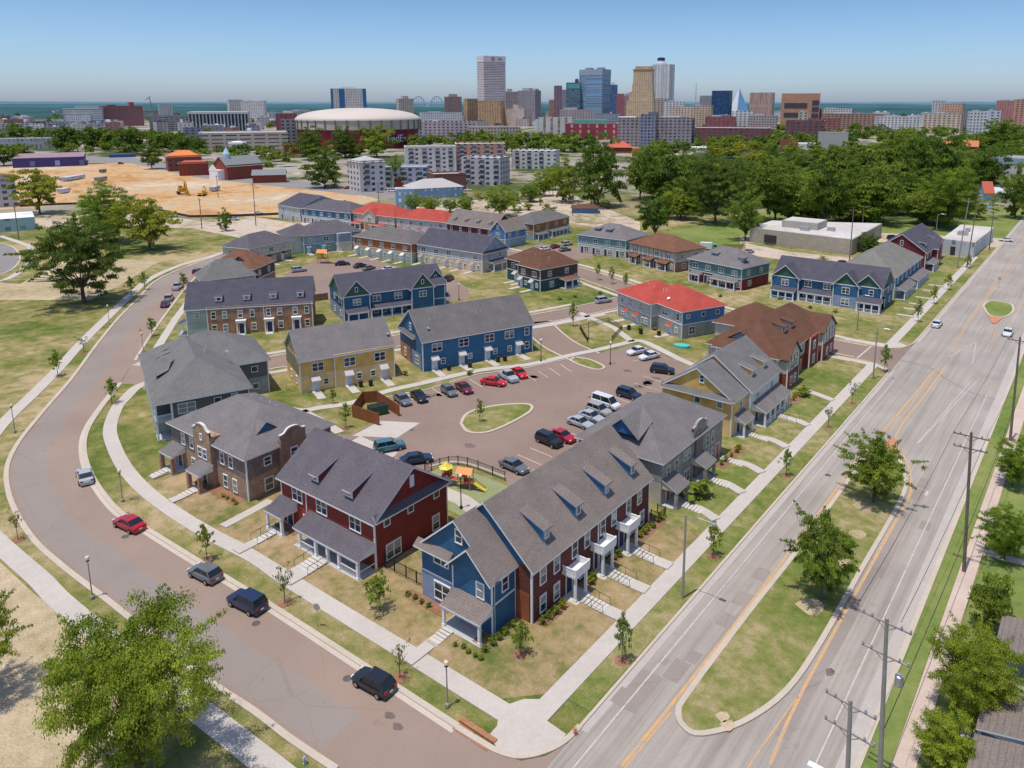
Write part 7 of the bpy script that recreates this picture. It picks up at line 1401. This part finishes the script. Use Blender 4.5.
e,w,dp,h=gbox(216,262,178,165,'red brick church with a steep gabled white-porched front and grey roof',BRKR,20,'brick_church','church',rot=32,roof='gable',rise=6.5,roofm=plain('grey_slate',(.2,.21,.21),.8,.1)); b=MB(); b.box(-w/2-5,-5,0,-w/2,5,h*.75); b.face([(-w/2-5.1,-6,h*.7),(-w/2-5.1,6,h*.7),(-w/2-5.1,0,h*1.2)]); b.build('porch',WHITE,e); MB().lathe([(2.6,h+3),(2.4,h+8),(.3,h+12)],8,(-w*.3,0,0)).build('cupola',plain('pale_blue_copper',(.4,.55,.62),.5,.05),e)
gbox(254,286,182,174,'low brick hall with a grey gable roof right of the church',BRKR,12,'brick_hall','building',rot=-5,roof='gable',rise=3,roofm=plain('grey_slate',(.2,.21,.21),.8,.1)); gbox(230,246,153,143,'small white house with a pale roof above the church',RWH,12,'white_cottage','house',roof='hip',rise=2,roofm=RWH); gbox(267,284,146,141,'tan kiosk with an orange hip roof by the arena trees',BRKT,10,'orange_kiosk','building',roof='hip',rise=3,roofm=plain('orange_tiles',(.68,.19,.05),.7,.1)); gbox(285,306,154,146,'low red brick building left of the arena trees',BRKR,12,'brick_shop','building')
e,w,dp,h=gbox(21,83,164,155,'long purple-painted shed with a mauve roof at the edge of the cleared lot',facade((.07,.05,.17),(.22,.22,.4),17,8,.2,.5,roof=(.3,.2,.22)),75,'purple_shed','warehouse',rot=-3); gbox(111,134,157,154,'low blue shed right of the purple one',plain('blue_shed',(.05,.1,.24),.7,.3),10,'blue_shed','warehouse'); gbox(-5,53,150,139,'long pale grey ribbed warehouse above the purple shed',facade((.5,.5,.5),(.3,.28,.28),4,9,.4,.6,roof=(.66,.65,.66)),30,'grey_warehouse','warehouse')
gbox(-30,13,206,180,'pale grey three-storey flats at the left edge behind the lime tree',facade((.5,.5,.5),(.1,.12,.15),4,3.1,.5,.5),18,'edge_flats','apartments',roof='hip',rise=4,roofm=SPB); gbox(-20,30,229,216,'pale teal flat-roofed workshop at the left edge',facade((.35,.5,.5),(.2,.3,.32),5,4,.4,.4,roof=(.7,.68,.66)),20,'teal_workshop','warehouse')
BW=groundmat('block_wall',[(.3,(.34,.29,.22)),(.7,(.46,.4,.32))],.05,.4,3); FRF=groundmat('flat_roof_pale',[(.3,(.4,.36,.33)),(.7,(.6,.56,.51))],.05,.4,3,gr=.1)
e=empty('block_warehouse',(-104.2,265,0),0,'long concrete-block warehouse with a pale flat roof and one dark loading door','warehouse'); w,dp,h=37.2,30,5.4
m=MB(); m.prism([(0,0),(37.2,-3.5),(36.5,40),(0,22)],0,h); m.build('walls',BW,e); m=MB(); m.prism([(.5,.3),(36.8,-3.0),(36.1,39.3),(.4,21.6)],h+.01,h+.1); m.build('flat_roof',FRF,e)
MB().box(9,8,h+.1,22,19,h+2.6).build('penthouse',plain('block_penthouse',(.42,.38,.32),.8,.1,.3),e); MB().box(9.2,8.2,h+2.6,21.8,18.8,h+2.7).build('penthouse_roof',FRF,e); MB().box(6,-1.2,.8,10.5,-.3,3.6).build('loading_door',DKTRIM,e); MB().box(17,4,h+.1,20,6,h+1.5).build('roof_unit',METAL,e); MB().box(25,9,h+.1,27.5,11,h+1.3).build('roof_unit',METAL,e)
e=empty('white_workshop',(-43.5,283,0),0,'white metal-sided workshop with a flat pale roof at the end of the row','workshop'); h=5.2
MB().prism([(0,0),(10,-2),(11,38),(0,38)],0,h).build('walls',facade((.5,.52,.54),(.36,.38,.42),2.5,30,.4,1,roof=(.6,.58,.55)),e); MB().prism([(.4,.4),(9.7,-1.5),(10.6,37.6),(.4,37.6)],h+.01,h+.12).build('flat_roof',FRF,e)
MB().box(3,10,h+.1,6,14,h+1.3).build('roof_unit',METAL,e); MB().box(4,20,h+.1,5.5,22,h+1.3).build('roof_unit',METAL,e); MB().box(3,-.9,.0,6,-.5,3).build('door',DKTRIM,e)
e,w,dp,h=gbox(993,1040,180,158,'pale three-storey apartment house with a grey-blue upper band at the right edge',facade((.62,.54,.48),(.1,.13,.18),6,4,.3,.5,roof=(.5,.55,.62)),26,'pale_apartment_house','apartments',rot=-10); MB().box(-w/2-.3,-dp/2-.3,h-3.5,w/2+.3,dp/2+.3,h+.3).build('upper_band',plain('slate_band',(.3,.36,.44),.7,.08),e)
gbox(977,990,212,192,'narrow white hut with a steep red roof at the right',plain('hut_white',(.55,.62,.68),.7,.08),14,'red_roof_hut','house',rot=20,roof='gable',rise=5,roofm=plain('brick_red_roof',(.5,.1,.06),.7,.1)); gbox(990,1008,200,192,'open-sided carport with a grey roof beside the red-roofed hut',plain('carport',(.3,.33,.36),.7,.1),12,'carport','carport',roof='gable',rise=2.5,roofm=plain('tin_roof',(.5,.54,.58),.5,.1)); gbox(943,975,152,146,'rust-orange roof among the trees on the right',BRKR,16,'rusty_roof_house','house',roof='gable',rise=6,roofm=plain('rust_roof',(.5,.18,.08),.8,.2))
gbox(604,632,152,147,'low building with a wide red roof left of the apartment slab',BRKR,20,'red_roof_pavilion','building',roof='hip',rise=6,roofm=plain('brick_red_roof',(.5,.1,.06),.7,.1)); gbox(632,655,156,148,'orange-red brick block before the apartment slab',plain('orange_brick',(.42,.12,.07),.8,.15),16,'orange_block','building'); gbox(690,716,152,147,'flat white roof among the trees right of the apartment slab',RWH,20,'white_roof_shed','warehouse'); gbox(780,797,150,141,'red-brown shed right of the wood',plain('red_shed',(.3,.1,.06),.8,.1),16,'red_shed','warehouse'); gbox(795,815,150,143,'white-roofed shed right of the wood',RWH,18,'white_shed','warehouse'); gbox(818,846,151,133,'grey concrete wall-like building by the gravel yard',plain('concrete_grey',(.45,.42,.38),.8,.12),14,'concrete_building','building')
gbox(572,598,212,207,'low brown-roofed hut behind the stone townhouse',plain('hut_blue',(.12,.22,.4),.7,.1),9,'brown_hut','hut',roof='hip',rise=1.5,roofm=SB)
gbox(470,492,209,205,'small white van-like shed behind the hedge',RWH,5,'garden_shed','shed') if False else None
# plain low roofs scattered through the city
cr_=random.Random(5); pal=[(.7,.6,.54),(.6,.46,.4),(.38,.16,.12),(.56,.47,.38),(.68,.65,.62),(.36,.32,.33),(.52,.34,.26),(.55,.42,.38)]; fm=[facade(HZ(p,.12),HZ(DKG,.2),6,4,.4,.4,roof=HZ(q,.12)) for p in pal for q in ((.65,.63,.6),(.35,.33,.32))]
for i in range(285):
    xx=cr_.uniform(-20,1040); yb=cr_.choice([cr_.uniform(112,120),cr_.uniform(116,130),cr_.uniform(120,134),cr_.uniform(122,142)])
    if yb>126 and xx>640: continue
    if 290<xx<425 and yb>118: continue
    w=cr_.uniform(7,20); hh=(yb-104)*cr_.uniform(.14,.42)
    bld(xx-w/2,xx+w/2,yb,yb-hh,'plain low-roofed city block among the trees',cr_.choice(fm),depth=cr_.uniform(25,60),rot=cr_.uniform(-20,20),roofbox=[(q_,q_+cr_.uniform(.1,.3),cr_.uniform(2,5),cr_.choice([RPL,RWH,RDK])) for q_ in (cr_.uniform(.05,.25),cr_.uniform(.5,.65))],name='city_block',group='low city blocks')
# ---- distant wooded ridges
def ridge(name,dist_,h0,amp,c,seed):
    rg=random.Random(seed); m=MB(); n=260; pr=None
    ph=[rg.uniform(0,6.28) for _ in range(5)]
    for i in range(n+1):
        a=-1.3+2.6*i/n; X=dist_*math.sin(a); Y=dist_*math.cos(a); x=X*cA-Y*sA; y=X*sA+Y*cA; hh=h0+amp*(math.sin(a*9+ph[0])*.5+math.sin(a*23+ph[1])*.3+math.sin(a*90+ph[2])*.15+rg.uniform(-.15,.15))
        X2=(dist_*.86)*math.sin(a); Y2=dist_*.86*math.cos(a); q=((X2*cA-Y2*sA),(X2*sA+Y2*cA)); cur=((q[0],q[1],0),(x,y,hh))
        if pr: m.face([pr[0],cur[0],cur[1],pr[1]])
        pr=cur
    tag(m.build(name,c),kind='structure')
ridge('distant_hills',4200,34,4,plain('far_woods_near',(.022,.075,.075),1,.35,.004),1); ridge('distant_hills',6500,50,5,plain('far_woods_mid',(.035,.1,.12),1,.25,.003),2); ridge('distant_hills',10000,74,7,plain('far_woods_far',(.085,.165,.21),1,.15,.002),3)  # bluer and paler with distance: haze is put into the ridge colours
# ================================================================== light, sky, camera
w=bpy.data.worlds.new('World'); scene.world=w; w.use_nodes=True; nt=w.node_tree; bg=nt.nodes['Background']
sky=nt.nodes.new('ShaderNodeTexSky'); sky.sky_type='NISHITA'; sky.sun_disc=False; EL=76.5
sd=Vector((-.24,-.97,0)).normalized()   # towards the sun, horizontal
sky.sun_elevation=R(EL); sky.sun_rotation=math.atan2(sd.x,sd.y); sky.altitude=80; sky.air_density=1.0; sky.dust_density=1.2; sky.ozone_density=1.5
tc=nt.nodes.new('ShaderNodeTexCoord'); sx=nt.nodes.new('ShaderNodeSeparateXYZ'); nt.links.new(tc.outputs['Generated'],sx.inputs[0])
rp=nt.nodes.new('ShaderNodeValToRGB'); nt.links.new(sx.outputs[2],rp.inputs[0]); el=rp.color_ramp.elements; el.new(.06); el.new(.14); el.new(.5)
for q,(p_,c_) in zip(el,((0,(.85,1.0,1.4)),(.05,(.66,.84,1.16)),(.14,(.46,.63,.82)),(.5,(.9,.95,1.1)),(1,(1,1,1.05)))): q.position=p_; q.color=(*c_,1)
mx=nt.nodes.new('ShaderNodeMix'); mx.data_type='RGBA'; mx.blend_type='MULTIPLY'; mx.inputs[0].default_value=1; nt.links.new(sky.outputs[0],mx.inputs[6]); nt.links.new(rp.outputs[0],mx.inputs[7])
nt.links.new(mx.outputs[2],bg.inputs[0]); bg.inputs[1].default_value=.15
sl=bpy.data.lights.new('sun','SUN'); sl.energy=3.8; sl.angle=R(.53); sl.color=(1,.95,.88); so=bpy.data.objects.new('sun',sl); col.objects.link(so)
dirv=Vector((sd.x*math.cos(R(EL)),sd.y*math.cos(R(EL)),math.sin(R(EL)))); so.rotation_euler=(-dirv).to_track_quat('-Z','Y').to_euler(); so.location=(0,0,200)
cam=bpy.data.cameras.new('camera'); co=bpy.data.objects.new('camera',cam); col.objects.link(co); scene.camera=co
cam.sensor_width=36; cam.lens=FL/1024*36; cam.shift_x=(512-CX)/1024; cam.shift_y=(CY-384)/1024; cam.clip_start=.5; cam.clip_end=60000
# looking along azimuth: world forward = (-sA, cA)
fwd=Vector((-sA*math.cos(PT),cA*math.cos(PT),-math.sin(PT))); co.location=(0,0,HC); co.rotation_euler=fwd.to_track_quat('-Z','Y').to_euler()
scene.view_settings.view_transform='Standard'; scene.view_settings.look='None'; scene.view_settings.exposure=0; scene.view_settings.gamma=1
scene.render.resolution_x=1024; scene.render.resolution_y=768
scene.cycles.max_bounces=5; scene.cycles.transparent_max_bounces=4
